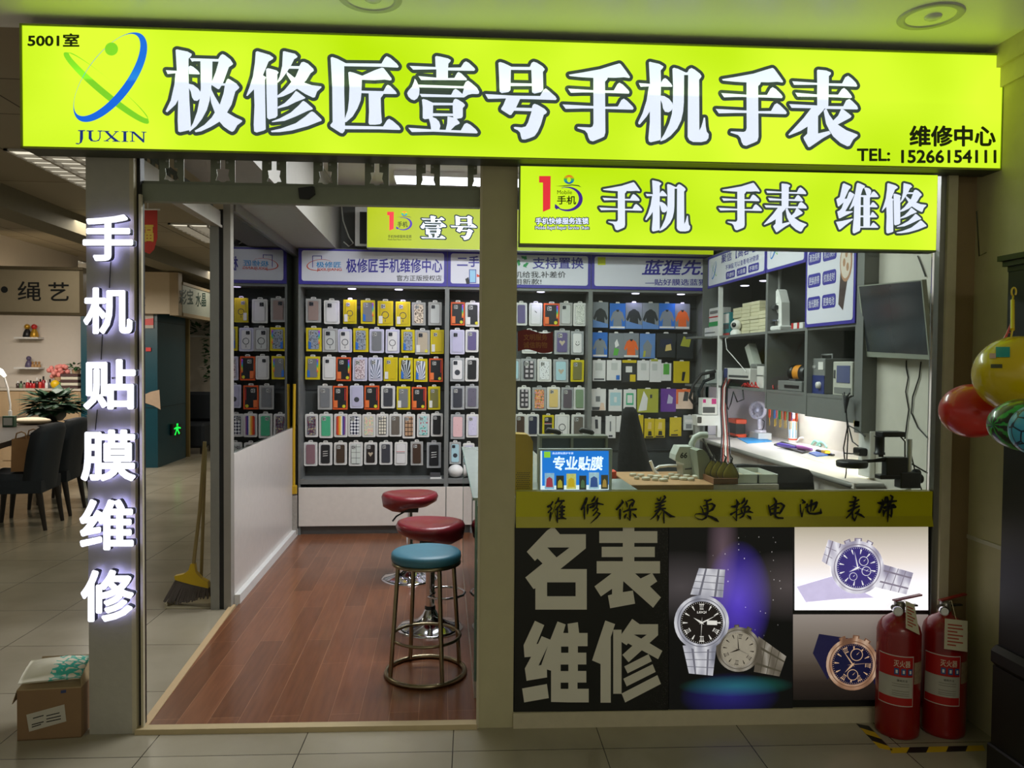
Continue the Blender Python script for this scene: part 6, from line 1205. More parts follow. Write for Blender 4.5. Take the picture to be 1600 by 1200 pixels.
# ------------------------------------------------------------------ repair bench with open cupboards on the right wall
XC, XCB = 2.35, 2.82
sx = side(XC)
def ypx(px, X=XC): return atX(px, 560, X).y
Ya, Yp, Yb, Yc_, Yd = ypx(1106), ypx(1121), ypx(1196.5), ypx(1259), ypx(1338)
ZS1, ZS2, ZS3 = 1.79, 1.365, 1.215
def cupboard(label, y0, y1, zbot, top=True):
    t = thing('open_cupboard', label, 'cupboard', (XC+.18, (y0+y1)/2, zbot)); e = .018
    g = MB()
    for yy in (y0, y1-e): g.box((XC, yy, zbot), (XCB, yy+e, 2.5))
    g.box((XC+.002, y0+e, 2.48), (XCB, y1-e, 2.5)); g.build('carcass', GREY_PANEL, t)
    g = MB(); g.box((XCB-.012, y0+e, zbot), (XCB, y1-e, 2.48)); g.build('back_panel', DARK_PANEL, t)
    for z in (ZS1, ZS2):
        g = MB(); g.box((XC+.002, y0+e, z-.018), (XCB-.012, y1-e, z)); g.build('shelf', GREY_PANEL, t)
    if zbot < ZS2-.05:
        g = MB(); g.box((XC+.004, y0+e, zbot), (XC+.02, y1-e, ZS2-.018)); g.box((XC+.02, y0+e, zbot), (XCB-.012, y1-e, zbot+.012)); g.build('lower_fascia', GREY_PANEL, t)
    return t
ka = cupboard('farthest open wall cupboard over the bench, holding the battery boxes', Yb, 6.9, ZS2-.02)
kb = cupboard('middle open wall cupboard over the bench, holding the white microscope', Yc_, Yb, ZS3+.01)
kc = cupboard('nearest open wall cupboard over the bench, with the tall watch poster', Yd, Yc_, ZS3+.0)
g = MB(); g.box((XC-.005, Yd-.075, ZS3-.05), (XC+.09, Yd, 2.5)); g.build('side_panel', GREY_PANEL, kc)
g = MB(); g.box((XC-.002, Yp-.03, .92), (XC+.03, Yp, 2.21)); g.build('trunking_post', WHITE_PLASTIC, ka)
sh_ = sx.off(.012)
def hdr(par, y0, y1, z0_, z1_):
    g = MB(); g.box((XC-.012, y0, z0_), (XC, y1, z1_)); o = g.build('header_sign', HBLUE, par)
    g = MB(); g.prism(rrect(-y1+.022, z0_+.02, -y0-.022, z1_-.02, .02), 0, .001, sh_); g.build('header_panel', HB, o); return o
ha = hdr(ka, Yb+.004, Ya, 2.215, 2.49); hb = hdr(kb, Yc_+.004, Yb-.004, 2.215, 2.49); hc = hdr(kc, Yd+.004, Yc_-.004, ZS1+.0, 2.49)
def hs(body, par, a0, b0, a1, b1, M, bold=.012):
    """a measured as share of the header from its far end"""
    g = MB(); write(g, body, sh_, a0, b0, a1, b1, .002, bold); return g.build('lettering', M, par)
L_ = lambda y0, y1, s: -y1+(y1-y0)*s
def mini_logo(par, cx, cz, s):
    for nm, M_, ang, a_, b_ in (('logo_blue_orbit', 'mini_blue', 1.0, 1, .42), ('logo_green_orbit', 'mini_green', -.75, .95, .16)):
        A, B = crescent((cx, cz), s*a_, s*b_, (cx-.03*s, cz+.05*s), s*a_*.93, s*b_*.72, ang, 40); g = MB(); ring_face(g, A, B, sh_, .002 if 'blue' in M_ else .0016); g.build(nm, mat(M_, (40, 120, 200) if 'blue' in M_ else (120, 190, 80), .5), par)
y0, y1 = Yb, Ya
mini_logo(ha, L_(y0, y1, .13), 2.36, .085)
hs('聚信【高容电芯】', ha, L_(y0, y1, .27), 2.395, L_(y0, y1, .985), 2.47, HTXT, .014); hs('不弹窗,可以查看电池健康', ha, L_(y0, y1, .35), 2.325, L_(y0, y1, .9), 2.37, HTXT, .004)
for i, tx in enumerate(('不虚标', '大容量', '不鼓包')):
    a = L_(y0, y1, .36+.19*i); g = MB(); g.prism(rrect(a, 2.25, a+.17*(y1-y0)*.95, 2.31, .015), .001, .0015, sh_); o = g.build('pill_label', HTXT, ha)
    g = MB(); write(g, tx, sh_, a+.02, 2.262, a+.17*(y1-y0)*.95-.02, 2.298, .0022, .008); g.build('pill_text', HB, ha)
mini_logo(hb, L_(Yc_, Yb, .22), 2.38, .09); hs('官方授权', hb, L_(Yc_, Yb, .4), 2.385, L_(Yc_, Yb, .95), 2.46, HTXT, .012)
y0, y1 = Yd, Yc_
hs('回收中心', hc, L_(y0, y1, .1), 2.31, L_(y0, y1, .97), 2.455, HTXT, .02)
for r, (a_, b_) in enumerate((('清洗保养', '机芯保养'), ('更换表带', '校准走时'), ('抛光翻新', '更换电池'))):
    for c_, tx in enumerate((a_, b_)):
        s0 = .06+.31*c_; zt_ = 2.27-.145*r; g = MB(); g.prism(rrect(L_(y0, y1, s0), zt_-.085, L_(y0, y1, s0+.27), zt_, .02), .001, .0015, sh_); g.build('pill_label', HTXT, hc)
        g = MB(); write(g, tx, sh_, L_(y0, y1, s0+.025), zt_-.068, L_(y0, y1, s0+.245), zt_-.017, .0022, .01); g.build('pill_text', HB, hc)
g = MB(); wx, wz = L_(y0, y1, .83), 2.13; tp = lambda x, z: (wx+x*.5, wz+z)
g.face([tp(-.03, .0), tp(.05, .17), tp(.16, .15), tp(.1, -.02)], sh_, .0015, mat('print_watch_strap', (66, 50, 50), .5)); g.face([tp(-.13, .0), tp(.06, -.02), tp(-.06, -.26), tp(-.17, -.22)], sh_, .0015, MATS['print_watch_strap'])
g.face([tp(-.01+.14*math.cos(i*PI/10), .02+.115*math.sin(i*PI/10)) for i in range(20)], sh_, .002, mat('print_watch_gold', (170, 128, 100), .5)); g.face([tp(-.015+.115*math.cos(i*PI/10), .02+.095*math.sin(i*PI/10)) for i in range(20)], sh_, .0025, mat('print_watch_dial', (208, 196, 184), .5))
for dx, dz in ((0, .05), (-.05, -.0), (.03, -.03)): g.face([tp(dx+.03*math.cos(i*PI/6), .02+dz+.025*math.sin(i*PI/6)) for i in range(12)], sh_, .003, MATS['print_watch_gold'])
g.build('watch_picture', None, hc)
# corner shelf between the two cabinet runs
t = thing('corner_shelf', 'small grey corner shelf between the phone case wall and the bench cupboards', 'shelf', (2.42, 6.8, ZS2))
for z in (ZS1, ZS2):
    g = MB(); g.box((2.2, Ya-.1, z-.018), (XC-.003, 6.9, z)); g.build('shelf_board', GREY_PANEL, t)

# bench
ZW = .90; XW = 2.24
t = thing('workbench', 'long white repair worktop along the right wall with grey front edge', 'worktop', (2.45, 5.3, 0))
g = MB(); Y0, Y1 = 4.04, 6.86
g.prism(rrect(-Y1, -2.74, -Y0, -XW, .05, 5), 0, .001, Plane((0, 0, ZW), (0, -1, 0), (-1, 0, 0))) if False else g.box((XW+.01, 4.24, ZW-.03), (2.97, Y1, ZW)); g.box((XW+.01, Y0+.01, ZW-.03), (2.42, 4.24, ZW)); g.build('top', WHITE_PANEL, t)
g = MB(); g.tube([(XW+.012, Y1, ZW-.016), (XW+.012, Y0+.06, ZW-.016), (XW+.03, Y0+.02, ZW-.016), (XW+.07, Y0+.012, ZW-.016), (2.42, Y0+.012, ZW-.016)], .017, 8); g.build('edge_band', mat('edge_grey', (130, 128, 122), .4), t)
ys_ = [ypx(px, XW+.04) for px in (1132, 1187, 1228, 1276)]+[Y0+.1]
for i in range(4):
    g = MB(); g.box((XW+.04, ys_[i+1]+.003, .08), (XW+.058, ys_[i]-.003, ZW-.035)); g.build('door', WHITE_PANEL, t)
g = MB(); g.box((XW+.06, 4.24, 0), (2.97, 6.85, .08)); g.box((XW+.06, Y0+.08, 0), (2.42, Y0+.1, ZW-.03)); g.build('base', GREY_PANEL, t)
# back board lit by the strips
struct('trim_7', MB().box((2.97, 4.23, ZW), (2.988, 6.9, ZS2)), mat('bench_backboard', (214, 206, 188), .5))
struct('trim_8', MB().box((2.42, 6.885, ZW), (2.968, 6.9, ZS2-.022)), mat('bench_end_board', (206, 200, 212), .5))
STRIPM = mat('led_strip_warm', (255, 246, 220), .5, emit=9.0, var=0); STRIPV = mat('led_strip_violet', (224, 214, 255), .5, emit=6.0, var=0)
g = MB(); g.box((2.83, Yd+.02, ZS3-.02), (2.87, Yc_-.05, ZS3-.006)); g.build('led_strip', STRIPM, label='bright warm light strip under the nearest wall cupboard', cat='light strip')
g = MB(); g.box((2.72, Yb+.15, ZS2-.034), (2.76, Yb+.6, ZS2-.022)); g.build('led_strip', STRIPV, label='bright violet white light strip under the farthest wall cupboard', cat='light strip')
area('bench_lamp_near', (2.85, (Yd+Yc_)/2, ZS3-.03), .1, .5, 18, (1, .95, .84)); area('bench_lamp_far', (2.74, Yb+.4, ZS2-.045),   .1, .5, 8, (.86, .82, 1.0))
for px, py, nm in ((1160, 449, 'far'), (1190, 442, 'near')):
    c = atX(px, py, 2.5); c.z = 2.47
    g = MB(); g.lathe([(.0, -.006), (.03, -.006), (.036, -.003), (.036, 0)], (2.52, c.y, 2.21), 20); g.build('puck_light', PUCK, ka)
spot('cupboard_beam', (2.52, Yb+.5, 2.19), 2.2, (.62, .5, 1.0), 2.4, .7)

# ---- small builders for the things on shelves
def bx(name, label, cat, px0, px1, zb_, h, X0, X1, M, parts=(), group=None):
    """box standing at height zb_ whose face at X0 spans px0..px1"""
    y1_, y0_ = ypx(px0, X0), ypx(px1, X0); t = thing(name, label, cat, ((X0+X1)/2, (y0_+y1_)/2, zb_), group)
    g = MB(); g.box((X0, y0_, zb_), (X1, y1_, zb_+h), bev=min(.004, h*.2)); g.build('body', M, t)
    pl = side(X0)
    for nm, Mm, (a0, b0, a1, b1) in parts:
        g = MB(); g.prism([(-y1_+(y1_-y0_)*a, zb_+h*b) for a, b in ((a0, b0), (a1, b0), (a1, b1), (a0, b1))], 0, .003, pl); g.build(nm, Mm, t)
    return t, y0_, y1_
GRY = mat('device_grey', (120, 122, 120), .45); GRYD = mat('device_dark_grey', (70, 72, 74), .45); IVO = mat('ivory_card', (214, 208, 176), .6); TEALB = mat('teal_card', (40, 120, 124), .5); REDP = mat('red_plastic', (190, 42, 40), .4); ORP = mat('orange_plastic', (226, 80, 44), .4); BLP = mat('blue_device', (40, 52, 110), .4); GRNP = mat('green_card', (40, 150, 80), .5); SCR = mat('device_screen', (84, 90, 128), .25)
# battery boxes: three piles
yA, yB = ypx(1141, 2.42), ypx(1192, 2.42); cols_ = 4; k_ = 0
for c_, (nb, wd) in enumerate(((8, .26), (9, .26), (9, .26), (6, .2))):
    yy0 = yA-(yA-yB)*(sum((.26, .26, .26, .2)[:c_]))/.98; yy1 = yy0-(yA-yB)*wd/.98
    for i in range(nb):
        g = MB(); dx = random.uniform(-.006, .006); g.box((2.44+dx, yy1+.004, ZS1+i*.0285), (2.6+dx, yy0-.004, ZS1+i*.0285+.027), IVO, bev=.002)
        g.build('battery_box', None, label=f"cream battery box, {('lowest', 'second', 'third', 'fourth', 'fifth', 'sixth', 'seventh', 'eighth', 'ninth')[i]} from the shelf in the {('farthest', 'second', 'third', 'nearest')[c_]} pile", cat='battery box', group='cream battery boxes piled in the cupboard')
bx('tool_box_card', 'teal and white printed box beside the cream battery boxes', 'box', 1129, 1139, ZS1, .2, 2.42, 2.52, TEALB, (('label_panel', FRM['wht'], (.1, .55, .9, .95)), ('dark_panel', GRYD, (.1, .3, .9, .5)), ('red_panel', REDP, (0, 0, 1, .12))))
# little white camera
c = atX(1150, 517, 2.40); c.z = ZS1
t = thing('security_camera', 'small white round headed security camera in front of the battery boxes', 'camera', c); g = MB(); g.lathe([(.045, 0), (.046, .02), (.03, .04), (.02, .045)], c, 20); g.build('base', WHITE_PLASTIC, t)
g = MB(); g.ball(c+EZ*.08, .043, 18, 12); g.build('head', WHITE_PLASTIC, t); g = MB(); g.lathe([(.022, .032), (.018, .045), (0, .046)], c+EZ*.08, 16, axis=(-.8, -.7, 0)); g.build('lens', BLACK, t)
g = MB(); g.tube([c+Vector((.02, .06, -.0)), Vector((XC-.012, c.y+.07, ZS1-.03)), Vector((XC-.015, c.y+.03, ZS1-.12)), Vector((XC-.01, c.y-.15, ZS1-.2)), Vector((XC+.02, c.y-.3, ZS1-.3))], .004, 6); g.build('camera_cable', WHITE_PLASTIC, label='thin white cable hanging from the shelf of the security camera', cat='cable')
# microscope
c = atX(1222, 508, 2.42); c.z = ZS1
t = thing('microscope', 'white bench microscope standing in the middle cupboard', 'microscope', c)
g = MB(); g.box(c+Vector((-.06, -.09, 0)), c+Vector((.08, .07, .035)), bev=.008); g.build('base', WHITE_PLASTIC, t)
g = MB(); g.prism([(-.0, .03), (.06, .03), (.05, .2), (.0, .29), (-.03, .3), (-.03, .26), (.0, .24), (.005, .12)], -.03, .03, Plane(c, (0, -1, 0), EZ)); g.build('arm', WHITE_PLASTIC, t)
g = MB(); q = c+Vector((0, .05, 0)); g.lathe([(.012, .13), (.02, .15), (.022, .2), (.012, .2)], q, 14); g.lathe([(.026, .2), (.026, .29), (.014, .3)], q, 16); g.build('body_tube', WHITE_PLASTIC, t); g = MB(); g.lathe([(.013, .3), (.013, .44), (.017, .44), (.017, .47)], q, 14); g.build('eyepiece_tube', GRY, t)
g = MB(); g.tube([c+Vector((-.03, .08, .17)), c+Vector((-.03, .03, .17))], .018, 12); g.build('focus_knob', GRYD, t); g = MB(); g.box(c+Vector((-.05, -.02, .07)), c+Vector((.05, .09, .08))); g.lathe([(.03, .04), (.03, .07)], q, 16); g.build('stage', CHROME, t)
for i, px in enumerate((1236, 1245)): bx('component_box', ('white and red component box right of the microscope base', 'second white and red component box, nearer the divider')[i], 'box', px, px+8, ZS1, .045, 2.40, 2.5, FRM['wht'], (('red_panel', REDP, (0, 0, .35, 1)),))
# items on lower shelves
t, a_, b_ = bx('label_printer', 'white desktop label printer with blue side in the farthest cupboard', 'printer', 1132, 1172, ZS2, .15, 2.40, 2.62, FRM['wht'], (('blue_side', BLP, (0, .3, .14, .98)), ('slot', GRYD, (.2, .5, .95, .62)), ('dark_base', BLACK, (.15, .0, 1, .4))))
c = Vector((2.5, (a_+b_)/2-.12, ZS2+.152)); t = thing('barcode_scanner', 'pale handheld scanner standing on the label printer', 'scanner', c)
g = MB(); g.hexa([c+Vector(v) for v in ((-.03, -.1, 0), (.03, -.1, 0), (.03, .0, 0), (-.03, .0, 0), (-.03, .05, .2), (.03, .05, .2), (.03, .13, .17), (-.03, .13, .17))]); g.build('handle', mat('scanner_pale', (190, 194, 184), .4), t); g = MB(); g.box(c+Vector((-.04, -.13, 0)), c+Vector((.04, -.01, .035)), bev=.01); g.build('foot', GRY, t)
bx('small_carton', 'small white carton at the near end of the farthest cupboard', 'box', 1183, 1193, ZS2, .17, 2.42, 2.52, FRM['wht'], (('lid_edge', GRY, (0, .55, 1, .6)),))
g = MB(); c = atX(1168, 600, 2.39)
for i in range(9): g.tube([Vector((2.385+.008*math.sin(i*2), ypx(1160+i*2.6, 2.385), ZS2+.006)), Vector((2.375+.006*math.cos(i), ypx(1163+i*2.6, 2.38), ZS2+.03+.02*math.sin(i*3))), Vector((2.385, ypx(1166+i*2.6, 2.385), ZS2+.006))], .005, 6)
g.build('test_leads', REDP, label='tangle of red test leads lying before the label printer', cat='cable')
t, a_, b_ = bx('coil_station', 'grey base station with an orange ringed coil in the middle cupboard', 'device', 1216, 1253, ZS2, .07, 2.40, 2.6, GRY, (('dark_slot', BLACK, (.3, .3, .9, .6)),))
c = Vector((2.48, (a_+b_)/2, ZS2+.125)); g = MB(); g.lathe([(.055, -.07), (.06, -.05), (.06, -.03), (.05, -.028), (.05, .028), (.06, .03), (.06, .05), (.055, .07)], c, 22, axis=(-.35, .93, 0)); g.build('coil', BLACK, t); g = MB(); g.lathe([(.0565, -.026), (.0565, .026)], c, 22, axis=(-.35, .93, 0)); g.build('orange_ring', mat('orange_coil', (214, 140, 40), .4), t)
g = MB(); g.box((2.42, (a_+b_)/2-.05, ZS2+.07), (2.56, (a_+b_)/2+.05, ZS2+.085)); g.build('cradle', GRYD, t)
c = Vector((2.42, ypx(1209, 2.42), ZS2)); t = thing('red_stand', 'small red wire stand beside the coil station', 'stand', c); g = MB()
for dx in (-.02, .02): g.tube([c+Vector((dx, .06, .006)), c+Vector((dx, -.0, .1)), c+Vector((dx, -.05, .006))], .005, 6)
g.tube([c+Vector((-.03, .0, .1)), c+Vector((.03, 0, .1))], .005, 6); g.build('frame_wire', REDP, t); g = MB(); g.ball(c+Vector((0, 0, .125)), .022, 12, 8); g.build('ball_tip', FRM['wht'], t)
t, a_, b_ = bx('power_supply', 'grey bench power supply with dark blue lower front', 'power supply', 1268, 1289, ZS2, .225, 2.39, 2.62, GRY, (('blue_front', BLP, (.0, .0, 1, .52)), ('screen', FRM['wht'], (.55, .68, .9, .9)), ('button', FRM['clr'], (.1, .72, .35, .8))))
g = MB(); g.lathe([(.022, 0), (.02, .018), (.0, .018)], (2.387, (a_+b_)/2-.03, ZS2+.055), 16, axis=(-1, 0, 0)); g.build('dial_knob', FRM['wht'], t); g = MB(); g.tube([(2.45, a_+.02, ZS2+.225), (2.45, a_+.02, ZS2+.25), (2.45, b_-.02, ZS2+.25), (2.45, b_-.02, ZS2+.225)], .006, 6); g.build('carry_handle', GRY, t)
t, a_, b_ = bx('bench_meter', 'pale grey bench meter with a blue screen, next to the power supply', 'meter', 1302, 1332, ZS2, .205, 2.38, 2.6, mat('meter_ivory', (186, 186, 176), .45), (('screen', SCR, (.22, .38, .9, .88)), ('button_row', GRYD, (.06, .5, .14, .75)), ('keypad', GRY, (.1, .06, .95, .24))))
g = MB(); g.tube([(2.5, a_+.03, ZS2+.205), (2.5, a_+.05, ZS2+.24), (2.5, b_-.1, ZS2+.24), (2.5, b_-.08, ZS2+.205)], .005, 6); g.build('carry_handle', CHROME, t)
# bench items
def on(px, py, z=ZW): q = atz(px, py, z); return q
c = on(1143, 682); t = thing('tool_holder', 'orange and black square tool holder at the far end of the bench', 'holder', c)
g = MB(); g.box(c+Vector((0, -.1, 0)), c+Vector((.1, .1, .03)), bev=.005); g.box(c+Vector((0, -.1, .12)), c+Vector((.1, .1, .16)), bev=.005); g.build('orange_frame', ORP, t); g = MB(); g.box(c+Vector((.005, -.09, .03)), c+Vector((.09, .09, .12))); g.build('black_drum', BLACK, t)
c = on(1181, 685); t = thing('desk_fan', 'small white desk fan standing on its white box', 'fan', c+EZ*.055); z5 = EZ*.055
g = MB(); g.box(c+Vector((-.02, -.1, 0)), c+Vector((.1, .1, .054)), bev=.003); g.build('fan_box', FRM['wht'], label='flat white carton under the small desk fan', cat='box')
FANW = mat('fan_white', (222, 214, 226), .35); c = c+z5+Vector((.04, 0, 0))
g = MB(); g.lathe([(.05, 0), (.05, .015), (.04, .022)], c, 20); g.build('base', FANW, t); g = MB(); g.tube([c+EZ*.02, c+Vector((0, .02, .06)), c+Vector((0, .03, .13))], [.022, .02, .014], 10); g.build('neck', FANW, t)
h = c+Vector((-.01, .04, .19)); ax_ = Vector((-.8, -.6, .1)).normalized(); g = MB(); g.lathe([(.0, -.02), (.075, -.02), (.082, -.01), (.082, .012), (.075, .02), (.06, .018), (.055, .0)], h, 28, axis=ax_, caps=False); g.build('head_ring', FANW, t)
g = MB(); xa = ax_.orthogonal().normalized(); ya = ax_.cross(xa)
for i in range(14): a = 2*PI*i/14; d = xa*math.cos(a)+ya*math.sin(a); g.tube([h+ax_*.026+d*.012, h+ax_*.024+d*.076], .0022, 5)
g.lathe([(.022, .02), (.022, .03), (0, .032)], h, 16, axis=ax_); g.build('grille', FRM['lil'], t); g = MB(); g.tube([c+Vector((0, -.03, .015)), c+Vector((0, -.07, .05)), c+Vector((0, -.08, .1)), c+Vector((0, -.045, .11))], .004, 6); g.build('fan_cable', BLACK, t)
def slabz(name, label, cat, pts, z, h, M, group=None):
    P = [atz(x, y, z) for x, y in pts]; g = MB(); g.add([q for q in P]+[q+EZ*h for q in P], [(3, 2, 1, 0), (4, 5, 6, 7)]+[(i, (i+1) % 4, 4+(i+1) % 4, 4+i) for i in range(4)]); return g.build(name, M, label=label, cat=cat, group=group)
slabz('cutting_mat', 'bright blue work mat lying on the bench before the fan', 'mat', ((1152, 685), (1192, 683.5), (1206, 690), (1168, 693)), ZW+.001, .004, mat('blue_mat', (60, 150, 210), .5))
slabz('phone_slab', 'dark flat tablet by the orange tool holder', 'tablet', ((1136, 681.5), (1160, 680), (1168, 682.5), (1146, 684)), ZW+.001, .01, BLACK)
c = on(1238.5, 691); t = thing('spray_can', 'white spray can with orange and blue stripes standing on the bench', 'spray can', c)
g = MB(); g.lathe([(.034, 0), (.036, .005), (.036, .205), (.03, .222), (.016, .228)], c, 24); g.build('can_body', FRM['wht'], t); g = MB(); g.lathe([(.017, .226), (.017, .25), (.006, .256)], c, 14); g.build('nozzle', FRM['wht'], t)
g = MB(); g.lathe([(.0364, .02), (.0364, .032)], c, 24); g.lathe([(.0364, .178), (.0364, .2)], c, 24); g.build('orange_band', ORP, t)
g = MB()
for i in range(9): a0 = 2*PI*i/9; g.add([c+Vector((.0366*math.cos(a0+da), .0366*math.sin(a0+da), zz)) for zz in (.04, .17) for da in (0, .2)], [(0, 1, 3, 2)])
g.build('blue_stripes', mat('can_stripe', (110, 170, 200), .5), t)
cols = [ORP, REDP, mat('tool_blue', (60, 110, 190), .4), ORP, GRNP, mat('tool_green', (60, 150, 60), .4), ORP, mat('tool_violet', (110, 90, 180), .4), REDP, ORP]
for i in range(10):
    y_ = ypx(1204+i*4, 2.5); c = Vector((2.5+.03*(i % 2), y_, ZS3-.105)); t = thing('screwdriver', f"hanging precision screwdriver under the middle cupboard, {ORDN[i]} from the far end", 'screwdriver', c, 'screwdrivers hanging under the cupboard')
    g = MB(); g.lathe([(.007, .03), (.01, .04), (.009, .085), (.011, .1), (.006, .105)], c, 10); g.build('handle', cols[i], t); g = MB(); g.lathe([(.003, -.03), (.003, .03)], c, 6); g.build('blade', mat('tool_brass', (206, 170, 60), .35, .6), t)
def rod(name, label, cat, a, b, r, M, z=ZW, group=None):
    A, B = atz(*a, z+r), atz(*b, z+r); g = MB(); g.tube([A, A.lerp(B, .1), A.lerp(B, .6), B], [r*.7, r, r, r*.6], 10); return g.build(name, M, label=label, cat=cat, group=group)
slabz('parts_tray', 'black shallow tool tray lying along the bench front', 'tray', ((1209, 696), (1222, 692), (1270, 704), (1254, 709)), ZW+.001, .012, BLACK)
rod('marker_pen', 'thick purple marker lying across the black tray', 'pen', (1215, 694), (1243, 699), .015, mat('purple_marker', (92, 70, 170), .4), ZW+.014)
rod('marker_pen', 'pink lilac tube lying behind the black tray', 'pen', (1245, 698), (1268, 702), .017, mat('pink_marker', (190, 110, 190), .4), ZW+.014)
rod('tape_dispenser', 'yellow tipped cutter knife near the bench end', 'knife', (1276, 704), (1303, 711), .013, BLACK, ZW+.001)
g = MB(); A = atz(1290, 708, ZW+.03); g.box(A+Vector((-.02, -.03, 0)), A+Vector((.02, .03, .02)), bev=.004); g.build('tape_roll', mat('yellow_tool', (230, 180, 30), .4), label='small yellow roll sitting on the cutter knife', cat='tape')
slabz('blue_pad', 'small blue pad at the near end of the bench', 'pad', ((1264, 709), (1284, 706), (1296, 712), (1276, 714)), ZW+.001, .01, mat('blue_pad', (70, 110, 200), .5))
for i, (a, b) in enumerate((((1245, 690), (1262, 691)), ((1268, 694), (1282, 697)), ((1276, 696), (1292, 699)))):
    g = MB(); A, B = atz(*a, ZW+.01), atz(*b, ZW+.01); mdl = A.lerp(B, .5)+EZ*.035
    g.tube([A, A.lerp(mdl, .6)+EZ*.012, mdl, mdl.lerp(B, .5)+EZ*.008, B], .008, 8); g.build('cable_loop', FRM['wht'] if i == 0 else mat('mint_plastic', (150, 210, 190), .4), label=('white cable loop lying behind the pink tube', 'mint green cable loop behind the cutter knife, farther one', 'mint green cable loop behind the cutter knife, nearer one')[i], cat='cable')
slabz('paper_sheet', 'white paper sheet at the near end of the bench', 'paper', ((1248, 712), (1272, 705), (1312, 716), (1288, 724)), ZW+.0005, .001, mat('white_paper', (226, 222, 212), .7))
# pink box and white reader in the corner, with the dark hoses
c = at(1108, 648, 6.35); t = thing('pink_box', 'white and pink printed box on the white reader in the corner', 'box', c)
g = MB(); g.box(c+Vector((-.06, 0, 0)), c+Vector((.07, .1, .14)), bev=.002); g.build('body', FRM['wht'], t)
g = MB(); pk = Plane(c, (1, 0, 0), EZ); g.face([(-.055, .1), (-.03, .1), (-.03, .13), (-.055, .13)], pk, .001, mat('magenta_print', (206, 50, 130), .5)); g.face([(.02, .09), (.06, .09), (.06, .135), (.02, .135)], pk, .001, MATS['magenta_print']); g.face([(-.055, .015), (.05, .015), (.05, .065), (-.055, .065)], pk, .001, GRYD); g.build('printed_panels', None, t)
c2_ = at(1106, 665, 6.33); t = thing('card_reader', 'white angled card reader with dark window under the pink box', 'reader', c2_)
g = MB(); q = lambda x, z, y=0: c2_+Vector((x, y, z)); h1_ = (c.z-c2_.z)-.004
g.hexa([q(-.09, .0), q(.1, .0), q(.1, 0, .12), q(-.09, 0, .12), q(-.1, h1_), q(.1, h1_), q(.1, h1_, .12), q(-.1, h1_, .12)]); g.build('body', WHITE_PLASTIC, t); g = MB(); g.prism(rrect(-.092, .02, -.055, h1_-.012, .008), .0, .003, Plane(c2_, (1, 0, 0), EZ)); g.build('window', BLACK, t)
g = MB(); g.box((c2_.x-.095, c2_.y+.04, WF), (c2_.x-.055, c2_.y+.1, c2_.z)); g.build('stand_post', GRY, t)
for i, pts in enumerate((((1118, 580), (1096, 585), (1083, 602), (1078, 622), (1085, 632), (1099, 628)), ((1115, 590), (1100, 596), (1092, 612), (1093, 635)))):
    g = MB(); g.tube([at(x, y, 6.5+.03*i) for x, y in pts], .014, 8); g.build('air_hose', RUBBER, label=('thick black hose bending down at the corner shelf, outer one', 'thick black hose bending down at the corner shelf, inner one')[i], cat='hose', group='black hoses at the corner')
c = atX(1110, 600, 2.43); c.z = ZS2; t = thing('air_pump', 'small grey white pump on the corner shelf where the hoses start', 'pump', c); g = MB(); g.box(c+Vector((-.05, -.06, 0)), c+Vector((.1, .08, .13)), bev=.01); g.build('body', mat('pump_white', (190, 194, 190), .4), t); g = MB(); g.box(c+Vector((-.03, -.063, .05)), c+Vector((.02, -.058, .1))); g.build('outlet', BLACK, t)
t, a_, b_ = bx('stacked_carton', 'white and green carton standing on the corner shelf', 'box', 1107, 1122, ZS1+.085, .17, 2.39, 2.5, FRM['wht'], (('green_band', GRNP, (0, .05, 1, .28)), ('red_line', REDP, (0, .5, 1, .56)), ('grey_line', GRY, (.1, .7, .9, .85))))
bx('flat_carton', 'low white carton on the corner shelf under the green one', 'box', 1099, 1121, ZS1, .083, 2.37, 2.52, FRM['wht'], (('print_line', GRY, (.1, .4, .8, .5)),))
# bundles of cables on the trunking post
for i, M_ in enumerate((BLACK, mat('cable_red', (150, 60, 50), .5), FRM['wht'], MATS['cable_red'], BLACK)):
    x = 1127+i*2.4; g = MB(); g.tube([at(x+6, 590+i, 6.3), at(x, 606, 6.15), at(x-1, 640, 6.0), at(x+1+i*.4, 680, 5.6), at(x-1+i*1.5, 722, 5.2)], .0055, 6); g.build('hanging_cable', M_, label=f"{('black', 'red', 'white', 'second red', 'second black')[i]} cable hanging down the white trunking post", cat='cable', group='cables hanging by the trunking post')
g = MB(); g.tube([at(1136, 592, 6.0), at(1134, 628, 5.95), at(1138, 640, 5.95), at(1142, 630, 5.95), at(1146, 612, 5.9), at(1152, 628, 5.9), at(1162, 624, 5.9), at(1160, 604, 5.95)], .006, 6); g.build('hanging_cable', BLACK, label='black cable looping below the label printer shelf', cat='cable')

# ---- wall monitor, its cables, socket strip and microscope stand
XM = 2.385
t = thing('wall_monitor', 'grey framed monitor switched off, mounted tilted on the right wall', 'monitor', Vector((XM, 4.0, 1.75)))
Pm = [atX(1354, 557.5, 2.37), atX(1452.5, 562, 2.33), atX(1440.5, 437, 2.29), atX(1340, 446.5, 2.33)]
nm_ = (Pm[1]-Pm[0]).cross(Pm[3]-Pm[0]).normalized(); nm_ = -nm_ if nm_.x > 0 else nm_
g = MB(); bk = [q-nm_*.022 for q in Pm]; g.hexa(bk+[q for q in Pm]); g.build('case', mat('monitor_silver', (140, 144, 132), .4), t)
sc = [Pm[0]*(1-a)*(1-b)+Pm[1]*a*(1-b)+Pm[2]*a*b+Pm[3]*(1-a)*b for a, b in ((.025, .075), (.985, .06), (.985, .985), (.025, .985))]
g = MB(); g.add([q+nm_*.001 for q in sc], [(0, 1, 2, 3)]); g.build('screen', mat('monitor_screen', (52, 55, 58), .12, var=.02), t)
